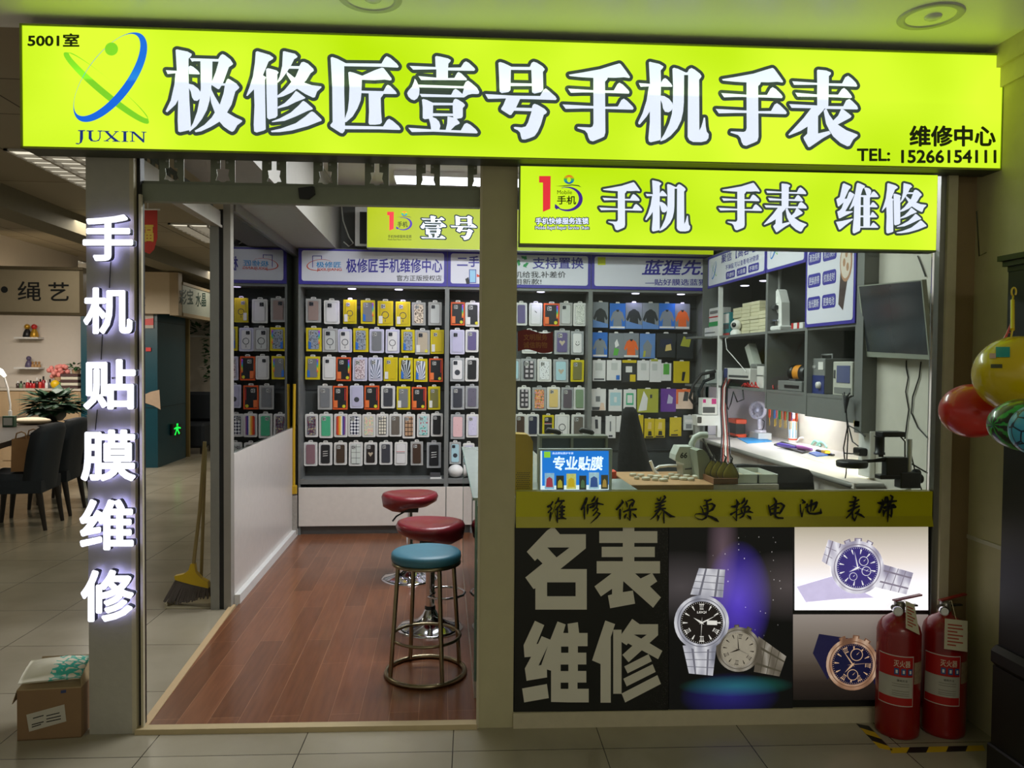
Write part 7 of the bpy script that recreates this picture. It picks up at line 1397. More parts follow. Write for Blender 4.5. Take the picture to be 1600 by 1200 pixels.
g = MB(); m_ = (Pm[0]+Pm[1]+Pm[2]+Pm[3])/4; g.box(m_+Vector((.02, -.06, -.06)), (XR, m_.y+.06, m_.z+.06)); g.build('wall_bracket', BLACK, t)
for i, pts in enumerate((((1416, 563), (1416, 576), (1419, 590), (1415, 612), (1420, 640), (1417, 660), (1414, 686)), ((1439, 565), (1436, 590), (1426, 620), (1424, 645), (1434, 668), (1449, 684)), ((1434, 400), (1440, 415), (1446, 432)))):
    g = MB(); g.tube([atX(x, y, XR-.006) for x, y in pts], .0035, 6); g.build('monitor_cable', BLACK, label=('black cable hanging from the left underside of the wall monitor', 'black cable hanging from the right underside of the wall monitor', 'black cable on the wall above the monitor')[i], cat='cable')
g = MB(); yv = [ypx(px, XR) for px in (1349, 1370)]
a_, b_ = atX(1349, 742, XR), atX(1369, 674, XR); t = thing('socket_panel', 'white tall socket panel on the wall below the monitor', 'socket', (XR-.02, (a_.y+b_.y)/2, a_.z))
g = MB(); g.box((XR-.035, b_.y, a_.z), (XR, a_.y, b_.z), bev=.004); g.build('panel', WHITE_PLASTIC, t)
for z_, M_ in ((.3, mat('plug_yellow', (190, 160, 70), .5)), (.14, BLACK)):
    g = MB(); g.box((XR-.085, b_.y+.02, a_.z+z_-.02), (XR-.035, a_.y-.03, a_.z+z_+.025), bev=.006); g.build('plug', M_, t)
for i, pts in enumerate((((1322, 640), (1324, 668), (1318, 700), (1320, 720)), ((1322, 642), (1325, 680), (1322, 740), (1317, 768)), ((1323, 655), (1332, 690), (1341, 697)), ((1324, 664), (1340, 672), (1352, 682)), ((1320, 708), (1331, 709), (1343, 708)))):
    g = MB(); g.tube([atX(x, y, 2.3) for x, y in pts], .004, 6); g.build('electric_cable', BLACK, label=f"black electric cable below the nearest cupboard, {ORDN[i]} of five", cat='cable', group='electric cables by the socket panel')
g = MB(); q = atX(1322, 627, 2.3); q2_ = atX(1321, 645, 2.3)
for i in range(7): g.tube([q+Vector((.01, .06-.02*i, .04+.01*math.sin(i*2))), q+Vector((0, .03-.01*i, .02)), q2_], .004, 5)
g.build('cable_bundle', BLACK, label='bundle of black cables gathered under the bench meter', cat='cable')
# microscope camera stand by the window
Ym = 3.62
def am(x, y, Y=Ym): return at(x, y, Y)
ZD = am(1400, 800).z
t = thing('desk', 'white desk under the window strip carrying the microscope stand', 'desk', (2.1, 3.65, 0))
zt_ = .9; g = MB(); g.box((1.72, 3.46, zt_-.03), (2.4, 3.86, zt_), bev=.004); g.build('top', WHITE_PANEL, t)
for x_ in (1.75, 2.34):
    for y_ in (3.49, 3.8): g = MB(); g.box((x_, y_, 0), (x_+.035, y_+.035, zt_-.03)); g.build('leg', GRY, t)
b0 = am(1420, 740); b0.z = zt_
t = thing('microscope_stand', 'black camera microscope on a steel column with a ring light arm', 'microscope', b0)
g = MB(); g.box(b0+Vector((-.14, -.1, 0)), b0+Vector((.06, .08, .015)), bev=.004); g.build('base', WHITE_PLASTIC, t)
zc0, zc1 = zt_+.015, am(1420, 686).z; g = MB(); g.lathe([(.0125, zc0-b0.z), (.0125, zc1-b0.z)], b0, 18); g.build('column', mat('column_steel', (196, 198, 196), .3, .4), t)
def pbox(name, x0, y0, x1, y1, dep, M, par, Y=Ym, yo=0, bev=.004):
    a, b = at(x0, y1, Y), at(x1, y0, Y); g = MB(); g.box((a.x, Y-dep/2+yo, a.z), (b.x, Y+dep/2+yo, b.z), bev=bev); return g.build(name, M, par)
pbox('focus_block', 1402, 737, 1434, 762, .06, BLACK, t); pbox('carriage', 1381, 714, 1415, 746, .05, BLACK, t, yo=-.0); pbox('lower_jaw', 1371, 741, 1404, 748, .055, BLACK, t)
g = MB(); c = am(1390, 0); cz0, cz1 = am(1390, 710).z, am(1390, 683).z; c.z = 0; g.lathe([(.026, cz0), (.026, cz0+.01), (.022, cz0+.012), (.022, cz1), (.03, cz1+.004)], c, 20); g.build('lens_tube', BLACK, t)
pbox('camera_head', 1373, 674, 1409, 682, .07, BLACK, t)
for px in (1432, 1436): 
    g = MB(); q = am(px, 740 if px == 1432 else 748); g.lathe([(.022, -.012), (.024, 0), (.022, .012)], q, 16, axis=(1, 0, 0)); g.build('focus_knob', RUBBER, t)
g = MB(); q = am(1331, 725); g.lathe([(.0, -.012), (.07, -.014), (.073, -.006), (.073, .012), (.068, .016), (.0, .016)], q, 36); rl = g.build('ring_lamp', BLACK, t); g = MB(); g.lathe([(.0, -.0155), (.066, -.0155), (.066, -.0145)], q, 30); g.build('diffuser', FRM['wht'], rl)
g = MB(); g.tube([am(1348, 721), am(1365, 720), am(1384, 718)], [.009, .008, .012], 8); g.build('lamp_arm', BLACK, t)
pbox('lens_screw', 1373, 709, 1380, 714, .012, BLACK, t, bev=.002)
g = MB(); g.tube([am(1407, 682), am(1414, 690), am(1414, 715), am(1420, 722), am(1430, 728), am(1449, 739)], .004, 6); g.tube([am(1424, 712), am(1432, 745), am(1440, 765)], .0035, 6); g.build('camera_cable', BLACK, t)

# ------------------------------------------------------------------ counter behind the window
TOPZ = .91
t = thing('wooden_work_table', 'pale cabinet table behind the window with a wooden board top', 'table', (1.0, 4.25, 0))
fa, fb_ = at(988, 757, 4.0), at(1217, 757, 4.0)
g = MB(); g.box((fa.x+.02, 4.0, 0), (fb_.x, 4.46, TOPZ-.03)); g.build('body', mat('cabinet_pale', (168, 178, 164), .5), t)
wr_ = at(1114, 757, 4.0).x; g = MB(); g.box((fa.x-.01, 3.985, TOPZ-.03), (wr_, 4.47, TOPZ), bev=.003); g.build('wooden_top', mat('board_wood', (166, 130, 88), .5, var=.15), t)
g = MB(); g.box((wr_+.002, 4.0, TOPZ-.03), (fb_.x, 4.46, TOPZ-.005)); g.build('white_top', WHITE_PANEL, t)
DISC = mat('watch_part_pale', (196, 192, 172), .35, .2)
for i in range(16):
    px = 990+i*6.4+random.uniform(-2, 2); py = 744+(i*5 % 9); q = atz(px, py, TOPZ); r_ = random.choice((.016, .02, .024, .018))
    g = MB(); g.lathe([(r_*.9, 0), (r_, .003), (r_, .013), (r_*.85, .016)], q, 14); g.build('watch_movement_holder', DISC, label='pale round watch holder lying among others on the wooden board', cat='watch holder', group='watch holders on the wooden board')
Yk = 4.22
pl_m = back(Yk)
t = thing('arched_stand', 'grey green upright slab with an arched top on the wooden board', 'stand', at(1095, 748, Yk))
g = MB(); A_p = [pl_m.px(x, y) for x, y in ((1087, 747), (1104, 747), (1104.5, 725), (1103, 715), (1099, 707), (1094, 702), (1088, 701), (1083, 703), (1084, 712), (1086, 730))]; zmin = min(b for a, b in A_p); A_p = [(a, b-(zmin-TOPZ)) for a, b in A_p]; g.prism(A_p, -.06, .06, pl_m); g.build('slab', mat('grey_green_metal', (134, 142, 126), .4), t)
c = at(1070, 747, 4.36); c.z = TOPZ
t = thing('watch_machine', 'white watch machine with black numerals and a hinged arch', 'machine', c)
WM = mat('machine_white', (178, 184, 174), .4)
g = MB(); pm = back(4.30); Q = [pm.px(x, y) for x, y in ((1068, 748), (1084, 748), (1084, 703), (1062, 703), (1056, 716), (1055, 724), (1066, 730))]; zmin = min(b for a, b in Q); Q = [(a, b-(zmin-TOPZ)) for a, b in Q]; g.prism(Q, -.12, 0, pm); g.build('body', WM, t)
g = MB(); write_px(g, '66', pm, 1063, 707, 1074, 716, .002, .03, None, .1); g.build('numerals', BLACK, t)
g = MB()
for i in range(4): g.prism(disc(*pm.px(1058+i*3, 723+i*.8), .006, 12), 0, .004, pm)
g.build('buttons', FRM['wht'], t)
g = MB(); g.prism([pm.px(*q) for q in ((1084, 730), (1070, 732), (1070, 734), (1084, 733))], 0, .003, pm); g.build('vent_line', GRYD, t)
g = MB(); ar = [at(1080, 706, 4.34), at(1081, 694, 4.34), at(1086, 684, 4.34), at(1094, 680, 4.34), at(1105, 680, 4.34)]; g.tube(ar, .02, 8); g.build('hinged_arch', WM, t); g = MB(); g.tube([at(1098, 684, 4.34), at(1108, 705, 4.36), at(1117, 720, 4.38)], .006, 6); g.build('hinge_rod', GRYD, t)
g = MB(); g.tube([at(1024, 733, 4.4), at(1030, 729, 4.42), at(1045, 727.5, 4.42), at(1060, 728, 4.42), at(1068, 731, 4.42)], .009, 8); g.tube([at(1016, 720, 4.4), at(1022, 735, 4.4), at(1032, 745, 4.38)], .009, 8); g.build('curved_tube', WHITE_PLASTIC, label='curved white tube standing behind the wooden board', cat='tube')
# pear-shaped holders in a tray
t = thing('wooden_tray', 'small wooden tray at the right end of the wooden board', 'tray', atz(1130, 757, TOPZ))
q0, q1 = at(1114, 757, 4.0), at(1152, 757, 4.0); g = MB(); x0_, x1_ = q0.x, q1.x
g.box((x0_, 3.99, TOPZ), (x1_, 4.22, TOPZ+.008)); g.box((x0_, 3.99, TOPZ+.008), (x1_, 4.0, TOPZ+.03)); g.box((x0_, 4.21, TOPZ+.008), (x1_, 4.22, TOPZ+.03)); g.box((x0_, 4.0, TOPZ+.008), (x0_+.01, 4.21, TOPZ+.03)); g.box((x1_-.01, 4.0, TOPZ+.008), (x1_, 4.21, TOPZ+.03)); g.build('tray_body', mat('tray_wood', (122, 84, 54), .5), t)
OLV = mat('olive_leather', (110, 100, 26), .35, var=.15)
for i in range(5):
    c = Vector((x0_+.022+i*.021, 4.17-i*.036, TOPZ+.009)); t = thing('dust_blower', f"olive pear shaped blower bulb in the wooden tray, {ORDN[i]} from the back", 'blower', c, 'olive blower bulbs in the tray')
    pr = [(.0, 0), (.03, .004), (.042, .025), (.04, .045), (.028, .07), (.014, .09), (.009, .1)]
    g = MB(); n_ = 16; ax1 = Vector((.86, -.5, 0)); ax2 = Vector((.5, .86, 0)); RG_ = [[c+EZ*h+ax1*(r_*math.cos(2*PI*j/n_))+ax2*(r_*.33*math.sin(2*PI*j/n_)) for j in range(n_)] for r_, h in pr]
    g.add([q for R_ in RG_ for q in R_], [(a*n_+j, a*n_+(j+1) % n_, (a+1)*n_+(j+1) % n_, (a+1)*n_+j) for a in range(len(pr)-1) for j in range(n_)], True); g.build('bulb', OLV, t)
    g = MB(); g.tube([c+EZ*h+ax1*(r_*1.0) for r_, h in pr]+[c+EZ*h-ax1*(r_*1.0) for r_, h in pr[::-1]], .0025, 5); g.build('black_seam', BLACK, t)
    g = MB(); g.tube([c+EZ*.098, c+EZ*.125+ax1*.008, c+EZ*.14-ax1*.004], [.007, .005, .003], 6); g.build('nozzle', BLACK, t)
for i, (x0, x1) in enumerate(((1152, 1184), (1185, 1216))):
    a, b = at(x0, 757, 4.03).x, at(x1, 757, 4.03).x; t = thing('clear_bin', ('clear plastic parts bin beside the wooden tray', 'clear plastic parts bin at the right end of the pale table')[i], 'bin', ((a+b)/2, 4.15, TOPZ-.005), 'clear bins on the pale table')
    g = MB(); z_ = TOPZ-.005; e = .004; g.box((a, 4.03, z_), (b, 4.3, z_+e)); g.box((a, 4.03, z_), (b, 4.03+e, z_+.05)); g.box((a, 4.3-e, z_), (b, 4.3, z_+.05)); g.box((a, 4.03, z_), (a+e, 4.3, z_+.05)); g.box((b-e, 4.03, z_), (b, 4.3, z_+.05)); g.build('bin_shell', mat('bin_frosted', (200, 206, 196), .3), t)
    g = MB(); g.box((a+.01, 4.05, z_+e), (b-.01, 4.28, z_+.025)); g.build('small_parts', mat('small_parts', (170, 160, 130), .6, var=.4, scale=90), t)
# black chair between table and bench
Yh = 4.48; ph = back(Yh)
c = at(1210, 765, Yh); t = thing('office_chair', 'black rounded office chair between the pale table and the bench', 'chair', (c.x, Yh+.25, 0))
BLKF = mat('chair_fabric', (26, 28, 30), .8)
Q = [ph.px(x, y) for x, y in ((1147, 768), (1147, 733), (1152, 727), (1165, 726), (1250, 731), (1264, 734), (1270, 742), (1273, 768), (1272, 800), (1260, 815), (1160, 812), (1150, 800))]; g = MB(); g.prism(Q, -.05, 0, ph); g.build('backrest', BLKF, t)
sx0, sx1 = at(1150, 800, Yh).x, at(1268, 800, Yh).x; g = MB(); g.box((sx0, Yh+.08, .44), (min(sx1, 2.2), Yh+.5, .52), bev=.03); g.build('seat', BLKF, t)
g = MB(); g.lathe([(.03, .06), (.03, .44)], ((sx0+sx1)/2, Yh+.28, 0), 14); g.build('gas_column', BLACK, t)
g = MB(); cc_ = Vector(((sx0+sx1)/2, Yh+.28, .05))
for i in range(5): a = 2*PI*i/5; g.tube([cc_, cc_+Vector((.2*math.cos(a), .2*math.sin(a), -.02))], .018, 8)
g.build('star_base', BLACK, t)
g = MB(); g.box(((sx0+sx1)/2-.04, Yh+.05, .42), ((sx0+sx1)/2+.04, Yh+.08, .7)); g.build('back_bar', BLACK, t)
# black cloth over a stand
Yd_ = 5.0; n_ = 28; prof = [(816, 962, 1025), (790, 963, 1022), (762, 964, 1018), (745, 965, 1016), (720, 966, 1015), (700, 967, 1009), (675, 969, 1003), (655, 971, 998), (645, 972, 996), (640, 974, 994), (636, 977, 990)]
g = MB(); RG_ = []
for k, (py, xl, xr) in enumerate(prof):
    a, b = at(xl, py, Yd_), at(xr, py, Yd_); cx = (a.x+b.x)/2; hw = (b.x-a.x)/2
    RG_.append([Vector((cx+hw*math.cos(2*PI*j/n_)*(1+(.05*math.sin(j*1.35+k*.25) if 0 < k < 9 else 0)), Yd_+hw*.8*math.sin(2*PI*j/n_)*(1+.06*math.sin(j*1.7)), a.z)) for j in range(n_)])
low = [Vector((q.x, q.y, .02)) for q in RG_[0]]; RG_ = [low]+RG_
g.add([q for R_ in RG_ for q in R_], [(a*n_+j, a*n_+(j+1) % n_, (a+1)*n_+(j+1) % n_, (a+1)*n_+j) for a in range(len(RG_)-1) for j in range(n_)], True); g.add(RG_[-1], [tuple(range(n_))], True); g.add(low, [tuple(range(n_))[::-1]])
g.build('draped_cloth', mat('black_cloth', (7, 8, 8), .95, bump=.4, scale=25), label='tall black cloth draped over a stand behind the wooden board', cat='cloth')

# ------------------------------------------------------------------ glass counter along the aisle
t = thing('glass_counter', 'glass sided sales counter along the aisle behind the window pillar', 'counter', (.45, 4.5, 0))
GE = glass_mat('counter_glass', (206, 232, 222)); GEDGE = mat('glass_edge_green', (120, 150, 138), .2)
xk = .15
g = MB(); g.box((xk, 3.5, .012), (.62, 5.6, .09)); g.build('base', WHITE_PANEL, t)
g = MB(); g.box((xk+.012, 3.51, .09), (.6, 3.53, .92)); g.box((.6, 3.51, .09), (.62, 5.6, .92)); g.build('body_panel', mat('counter_panel', (150, 150, 146), .5), t)
g = MB(); g.box((xk, 3.5, .09), (xk+.007, 5.6, .92)); g.build('side_glass', GE, t)
g = MB(); g.box((xk-.01, 3.5, .92), (.95, 4.05, .932)); g.box((xk-.01, 4.05, .92), (.63, 5.61, .932)); g.build('top_glass', mat('counter_top', (150, 160, 152), .15), t)
g = MB(); g.box((xk-.002, 5.592, .09), (xk+.009, 5.602, .92)); g.box((xk-.002, 3.498, .09), (xk+.009, 3.508, .92)); g.box((xk-.012, 3.5, .919), (xk-.009, 5.61, .934)); g.build('glass_edge', GEDGE, t)
for z in (.36, .64):
    g = MB(); g.box((xk+.01, 3.54, z), (.58, 5.58, z+.008)); g.build('glass_shelf', GE, t)
g = MB(); g.box((.66, 3.51, 0), (.93, 4.03, .92)); g.build('front_cabinet', MATS['counter_panel'], t)
# lit screen
Yz = 3.62; pz = back(Yz)
c = [pz.px(844, 768), pz.px(955, 768), pz.px(955, 703), pz.px(844, 703)]; zb_ = .932
t = thing('advert_screen', 'lit blue advertising screen standing on the counter behind the pane', 'screen', ((at(900, 768, Yz)).x, Yz, zb_))
g = MB(); a, b = at(841, 770, Yz), at(957, 701, Yz); g.box((a.x, Yz+.001, zb_), (b.x, Yz+.025, b.z), bev=.003); g.build('case', mat('screen_case', (170, 176, 176), .35), t)
bl = mat('screen_blue', (14, 120, 232), .4, emit=.95, var=.06, scale=3); bw_ = mat('screen_white', (226, 236, 255), .4, emit=1.05, var=.0)
def sface(name, pts, M, d): g = MB(); g.face([pz.px(*q) for q in pts], pz, d); return g.build(name, M, t)
sface('display', ((845, 704.5), (951, 704.5), (951, 768), (845, 768)), bl, .0008); sface('lit_edge', ((844.5, 704.5), (847, 704.5), (847, 768), (844.5, 768)), bw_, .0012); sface('lower_band', ((847, 759), (951, 757), (951, 768), (847, 768)), bw_, .001)
g = MB(); write_px(g, '专业贴膜', pz, 864, 713, 942, 735, .0015, .03, None, .03); g.build('headline', bw_, t)
g = MB(); write_px(g, '高品质贴膜护专家', pz, 863, 706.5, 896, 710, .0015, .008); g.build('small_line', bw_, t)
sface('badge', ((850, 705.5), (860, 705.5), (860, 715), (850, 715)), mat('screen_lime', (150, 210, 60), .4, emit=.9), .0015)
for i, (x0, y0, x1, y1, c_) in enumerate(((851, 739, 866, 764, (150, 190, 240)), (869, 743, 881, 765, (40, 40, 34)), (885, 740, 900, 764, (210, 200, 120)), (905, 743, 916, 765, (44, 46, 48)), (920, 738, 936, 764, (170, 200, 230)), (939, 742, 950, 764, (60, 56, 44)))):
    o = sface('phone_picture', ((x0, y0), (x1, y0), (x1, y1), (x0, y1)), mat(f'screen_phone_{i}', c_, .4, emit=.8, var=.3, scale=60), .0018)
    g = MB(); mx_ = (x0+x1)/2; g.face([pz.px(*q) for q in ((x0+2, y1-3), (x1-2, y1-3), (x1-3, y0+9), (mx_, y0+6), (x0+3, y0+9))], pz, .0022); g.build('picture_spot', mat(f'screen_spot_{i}', ((190, 60, 90), (200, 180, 60), (230, 190, 40), (90, 120, 90), (60, 90, 170), (190, 150, 80))[i], .4, emit=.6), o)
# display stand with two black rolls behind it
Yr = 3.86; t = thing('display_rack', 'low frame rack with two dark panels behind the lit screen', 'rack', (at(895, 740, Yr).x, Yr, .932))
a, b = at(843, 700, Yr), at(950, 681, Yr); g = MB(); g.box((a.x, Yr, b.z-.012), (b.x+.0, Yr+.1, b.z)); g.box((a.x, Yr, .932), (a.x+.012, Yr+.1, b.z-.012)); g.box((b.x-.012, Yr, .932), (b.x, Yr+.1, b.z-.012)); mxx_ = at(894, 700, Yr).x; g.box((mxx_-.006, Yr, .932), (mxx_+.006, Yr+.1, b.z-.012)); g.build('frame_bars', mat('rack_metal', (120, 124, 112), .4, .4), t)
g = MB(); g.box((a.x+.012, Yr+.03, .932), (b.x-.012, Yr+.04, b.z-.012)); g.build('dark_panels', mat('dark_print', (40, 58, 66), .3, var=.4, scale=12), t)
for i, (x0, x1) in enumerate(((855, 879), (908, 931))):
    g = MB(); z_ = b.z+.012; xa_, xb_ = at(x0, 680, Yr).x, at(x1, 680, Yr).x
    g.tube([(xa_, Yr+.05, z_+.004), (xa_+.01, Yr+.05, z_+.012), ((xa_+xb_)/2, Yr+.05, z_+.008), (xb_-.01, Yr+.05, z_), (xb_, Yr+.05, z_-.008+.004)], [.008, .014, .013, .012, .006], 10); g.build('black_roll', RUBBER, label=('left black roll lying on top of the frame rack', 'right black roll lying on top of the frame rack')[i], cat='roll', group='black rolls on the frame rack')
Yy = 3.6; t = thing('yellow_speaker', 'mustard yellow rounded speaker box by the window pillar', 'speaker', (at(818, 760, Yy).x, Yy, .932)); py_ = back(Yy)
a, b = py_.px(798, 680)[0], py_.px(833, 680)[0]; zt_ = py_.px(820, 679)[1]; g = MB(); g.prism([(a, .932), (b, .932), (b, zt_-.035), (b-.012, zt_-.01), (b-.03, zt_), (a, zt_+.004)], -.1, 0, py_); g.build('case', mat('mustard_plastic', (176, 140, 18), .4), t)
g = MB()
for i in range(8):
    for j in range(10): g.face(disc(a+.03+i*.008+(j % 2)*.004, .95+j*.009, .0025, 6), py_, .001)
g.build('grille_holes', BLACK, t)
c = at(958, 752, 4.3); g = MB(); g.box((c.x-.02, 4.3, .5), (c.x+.02, 4.36, c.z+.06), bev=.006); g.build('red_container', ORP, label='small red container between the screen and the black cloth', cat='container')

# ------------------------------------------------------------------ lamps on the shop ceiling
def ceiling_lamp(x, y, label, e):
    t = thing('ceiling_lamp', label, 'ceiling light', (x, y, 3.005), 'long lamps on the shop ceiling')
    g = MB(); g.box((x-.95, y-.12, 3.02), (x+.95, y+.12, ZS)); g.build('housing', FRM['wht'], t)
    g = MB(); g.box((x-.94, y-.11, 3.005), (x+.94, y+.11, 3.02)); g.build('diffuser', mat('lamp_diffuser', (240, 246, 255), .5, emit=3.0, var=0), t)
ceiling_lamp(.6, 5.3, 'long white lamp on the middle of the shop ceiling', 3); ceiling_lamp(.5, 4.2, 'long white lamp on the shop ceiling nearest the window', 3); ceiling_lamp(.55, 6.36, 'long white lamp on the shop ceiling before the inner yellow sign', 3)
# ------------------------------------------------------------------ the hall and the craft shop on the left
TRO = mat('troffer_diffuser', (226, 220, 200), .5, emit=1.1, var=.05, scale=6); TRL = mat('troffer_louvre', (170, 165, 160), .35, .3)
def troffer(x0, y0, y1, label, w_=.6):
    z = ZH-.004; t = thing('ceiling_light', label, 'ceiling light', (x0+w_/2, (y0+y1)/2, z-.03), 'hall ceiling lights')
    g = MB(); e = .025
    for a in ((x0, y0, x0+w_, y0+e), (x0, y1-e, x0+w_, y1), (x0, y0, x0+e, y1), (x0+w_-e, y0, x0+w_, y1)): g.box((a[0], a[1], z-.012), (a[2], a[3], z))
    g.build('frame', FRM['wht'], t)
    g = MB(); g.box((x0+e, y0+e, z-.004), (x0+w_-e, y1-e, z-.002)); g.build('diffuser', TRO, t)
    g = MB()
    for k in (1, 2): g.box((x0+w_*k/3-.012, y0+e, z-.03), (x0+w_*k/3+.012, y1-e, z-.004))
    n = int((y1-y0)/.12)
    for i in range(1, n): yy = y0+(y1-y0)*i/n; g.box((x0+e, yy-.003, z-.026), (x0+w_-e, yy+.003, z-.004))
    g.build('louvre', TRL, t)
a = atz(5, 231, ZH); troffer(a.x, a.y, a.y+1.25, 'long louvred ceiling light above the glowing letters, nearest one')
a = atz(10, 393, ZH); troffer(a.x, a.y, a.y+2.0, 'louvred ceiling light above the rope craft shop sign')
a = atz(262, 348, ZH); troffer(a.x, a.y, a.y+1.3, 'louvred ceiling light seen through the doorway beside the red banner')
CRF = mat('craft_fascia', (172, 158, 134), .6, var=.04)
Yf = 9.0; pf_ = back(Yf); xr_ = at(129, 450, Yf).x; zf0, zf1 = at(60, 488, Yf).z, at(60, 421, Yf).z
t = thing('shop_fascia', 'beige shop fascia board with black lettering above the craft shop', 'sign', (-7.3, Yf, zf0))
g = MB(); g.box((-9.5, Yf, zf0), (xr_, Yf+.14, zf1)); g.build('board', CRF, t)
g = MB(); g.box((-9.5, Yf-.02, zf0-.03), (xr_+.01, Yf+.14, zf0)); g.box((-9.5, Yf-.02, zf1), (xr_+.01, Yf+.14, zf1+.03)); g.box((xr_-.03, Yf-.006, zf0), (xr_+.01, Yf+.14, zf1)); g.build('edge_trim', mat('fascia_brown', (96, 84, 62), .6), t)
g = MB(); g.face(disc(*pf_.px(7, 452.5), .036, 18), pf_, .003); g.build('dot', BLACK, t)
label_part('lettering', '绳', pf_, 27.5, 439.5, 64, 470, BLACK, t, .008); label_part('lettering', '艺', pf_, 75.5, 441, 107.5, 470, BLACK, t, .01)
CW = mat('craft_wall', (214, 204, 192), .6, var=.03); Yw = 12.0
xw1 = -5.10
struct('wall_craft', MB().box((-13.4, Yw, 0), (xw1, Yw+.1, ZH)), CW)
struct('wall_craft_side', MB().box((xw1-.03, 9.16, zf1+.04), (xw1, 11.38, ZH)), CW)
# wall shelves with little figures
def wshelf(px0, px1, py, label):
    a, b = at(px0, py, Yw), at(px1, py, Yw); g = MB(); g.box((a.x, Yw-.18, a.z-.025), (b.x, Yw, a.z)); g.build('wall_shelf', FRM['wht'], label=label, cat='shelf', group='white shelves in the craft shop'); return a.z
z1 = wshelf(32, 69, 527, 'upper white wall shelf in the craft shop'); z2 = wshelf(32, 70, 573.5, 'lower white wall shelf in the craft shop')
def figure(name, label, px, z, h, M1, M2):
    c = at(px, 560, Yw-.09); c.z = z; t = thing(name, label, 'ornament', c); g = MB(); g.lathe([(h*.26, 0), (h*.3, h*.06), (h*.24, h*.35), (h*.14, h*.55), (h*.1, h*.6)], c, 14); g.build('body', M1, t)
    g = MB(); g.ball(c+EZ*h*.76, h*.2, 12, 8); g.build('head', M2, t)
figure('figurine', 'dark and gold figurine on the upper white shelf', 43, z1, .2, BLACK, mat('gold_paint', (196, 150, 50), .35, .5)); figure('figurine', 'gold figurine with red top on the upper white shelf', 54, z1, .2, MATS['gold_paint'], REDP); figure('figurine', 'slim violet figurine on the lower white shelf', 45, z2, .17, mat('violet_ceramic', (90, 80, 110), .4), MATS['violet_ceramic'])
for i, px in enumerate((51, 56, 61)): figure('figurine', ('small tan figure on the lower shelf, next to the violet one', 'middle small tan figure on the lower shelf', 'small tan figure at the end of the lower shelf')[i], px, z2, .09, mat('tan_ceramic', (170, 130, 84), .5), MATS['tan_ceramic'])
# sideboard with bottles
Ys = 11.5; a, b = at(-30, 606, Ys), at(126, 606, Ys); zs = at(60, 607, Ys).z
LW = mat('light_wood', (178, 152, 118), .5, var=.12, scale=6)
t = thing('sideboard', 'light wooden sideboard along the back wall of the craft shop', 'sideboard', ((a.x+b.x)/2, Ys+.2, 0))
g = MB(); g.box((a.x, Ys, 0), (b.x, Yw-.02, zs-.03)); g.build('body', LW, t); g = MB(); g.box((a.x-.02, Ys-.02, zs-.03), (b.x+.01, Yw-.02, zs)); g.build('top', mat('pale_top', (196, 186, 170), .5), t)
n = 5
for i in range(n):
    x0 = a.x+(b.x-a.x)*i/n; x1 = a.x+(b.x-a.x)*(i+1)/n
    for z0_, z1_ in ((.1, zs*.5), (zs*.52, zs-.06)): g = MB(); g.box((x0+.02, Ys-.012, z0_), (x1-.02, Ys, z1_)); d_ = g.build('drawer', LW, t); g = MB(); g.ball(((x0+x1)/2, Ys-.025, (z0_+z1_)/2), .016, 8, 6); g.build('knob', GRYD, d_)
bc = [(60, 44, 40), (96, 120, 90), (130, 110, 100), (170, 30, 34), (160, 26, 40), (190, 40, 40), (60, 24, 26), (200, 60, 50), (150, 20, 30), (220, 216, 214), (90, 90, 92), (120, 130, 140), (60, 140, 110), (120, 180, 90)]
for i, cc in enumerate(bc):
    px = 28+i*5.0; c = at(px, 600, Ys+.12); c.z = zs; h = (.1, .1, .08, .12, .11, .1, .15, .13, .17, .12, .13, .11, .16, .13)[i]; t = thing('paint_bottle', f"small coloured bottle on the craft shop sideboard, {('first', 'second', 'third', 'fourth', 'fifth', 'sixth', 'seventh', 'eighth', 'ninth', 'tenth', 'eleventh', 'twelfth', 'thirteenth', 'last')[i]} from its left end", 'bottle', c, 'bottles on the sideboard')
    g = MB(); g.lathe([(.022, 0), (.024, .004), (.024, h*.62), (.012, h*.7)], c, 12); g.build('glass_body', mat(f'bottle_{i}', cc, .3), t); g = MB(); g.lathe([(.012, h*.7), (.012, h)], c, 10); g.build('cap', BLACK if i % 3 else FRM['wht'], t)
def leaves(mb, c, R_, n, L, W_, up=.3, sq=.8):
    for i in range(n):
        a = random.uniform(0, 2*PI); e = random.uniform(-.25, 1.2); d = Vector((math.cos(a)*math.cos(e), math.sin(a)*math.cos(e), math.sin(e)*sq)); p = c+d*R_*random.uniform(.45, 1.0); s_ = d.cross(EZ); s_ = s_.normalized() if s_.length > 1e-3 else Vector((1, 0, 0)); t_ = (d+Vector((0, 0, -.5+up*random.random()))).normalized(); l = L*random.uniform(.7, 1.2)
        mb.add([p, p+t_*l*.4+s_*W_*.5, p+t_*l, p+t_*l*.4-s_*W_*.5, p+t_*l*.45+EZ*.012], [(0, 1, 4), (1, 2, 4), (2, 3, 4), (3, 0, 4)])
c = at(92, 592, Ys+.15); c.z = zs; t = thing('flower_bouquet', 'pink flower bouquet in a paper cone on the sideboard', 'flowers', c)
g = MB(); g.lathe([(.03, 0), (.035, .02), (.06, .16)], c, 14); g.build('paper_cone', mat('kraft_paper', (188, 150, 108), .7), t)
g = MB(); random.seed(3)
for i in range(34): a = random.uniform(0, 2*PI); r_ = random.uniform(0, .15); g.ball(c+Vector((r_*math.cos(a), r_*.6*math.sin(a), .24+random.uniform(-.06, .09)-r_*.2)), .034, 8, 6)
g.build('blossoms', mat('pink_petals', (226, 140, 132), .6, var=.2), t)
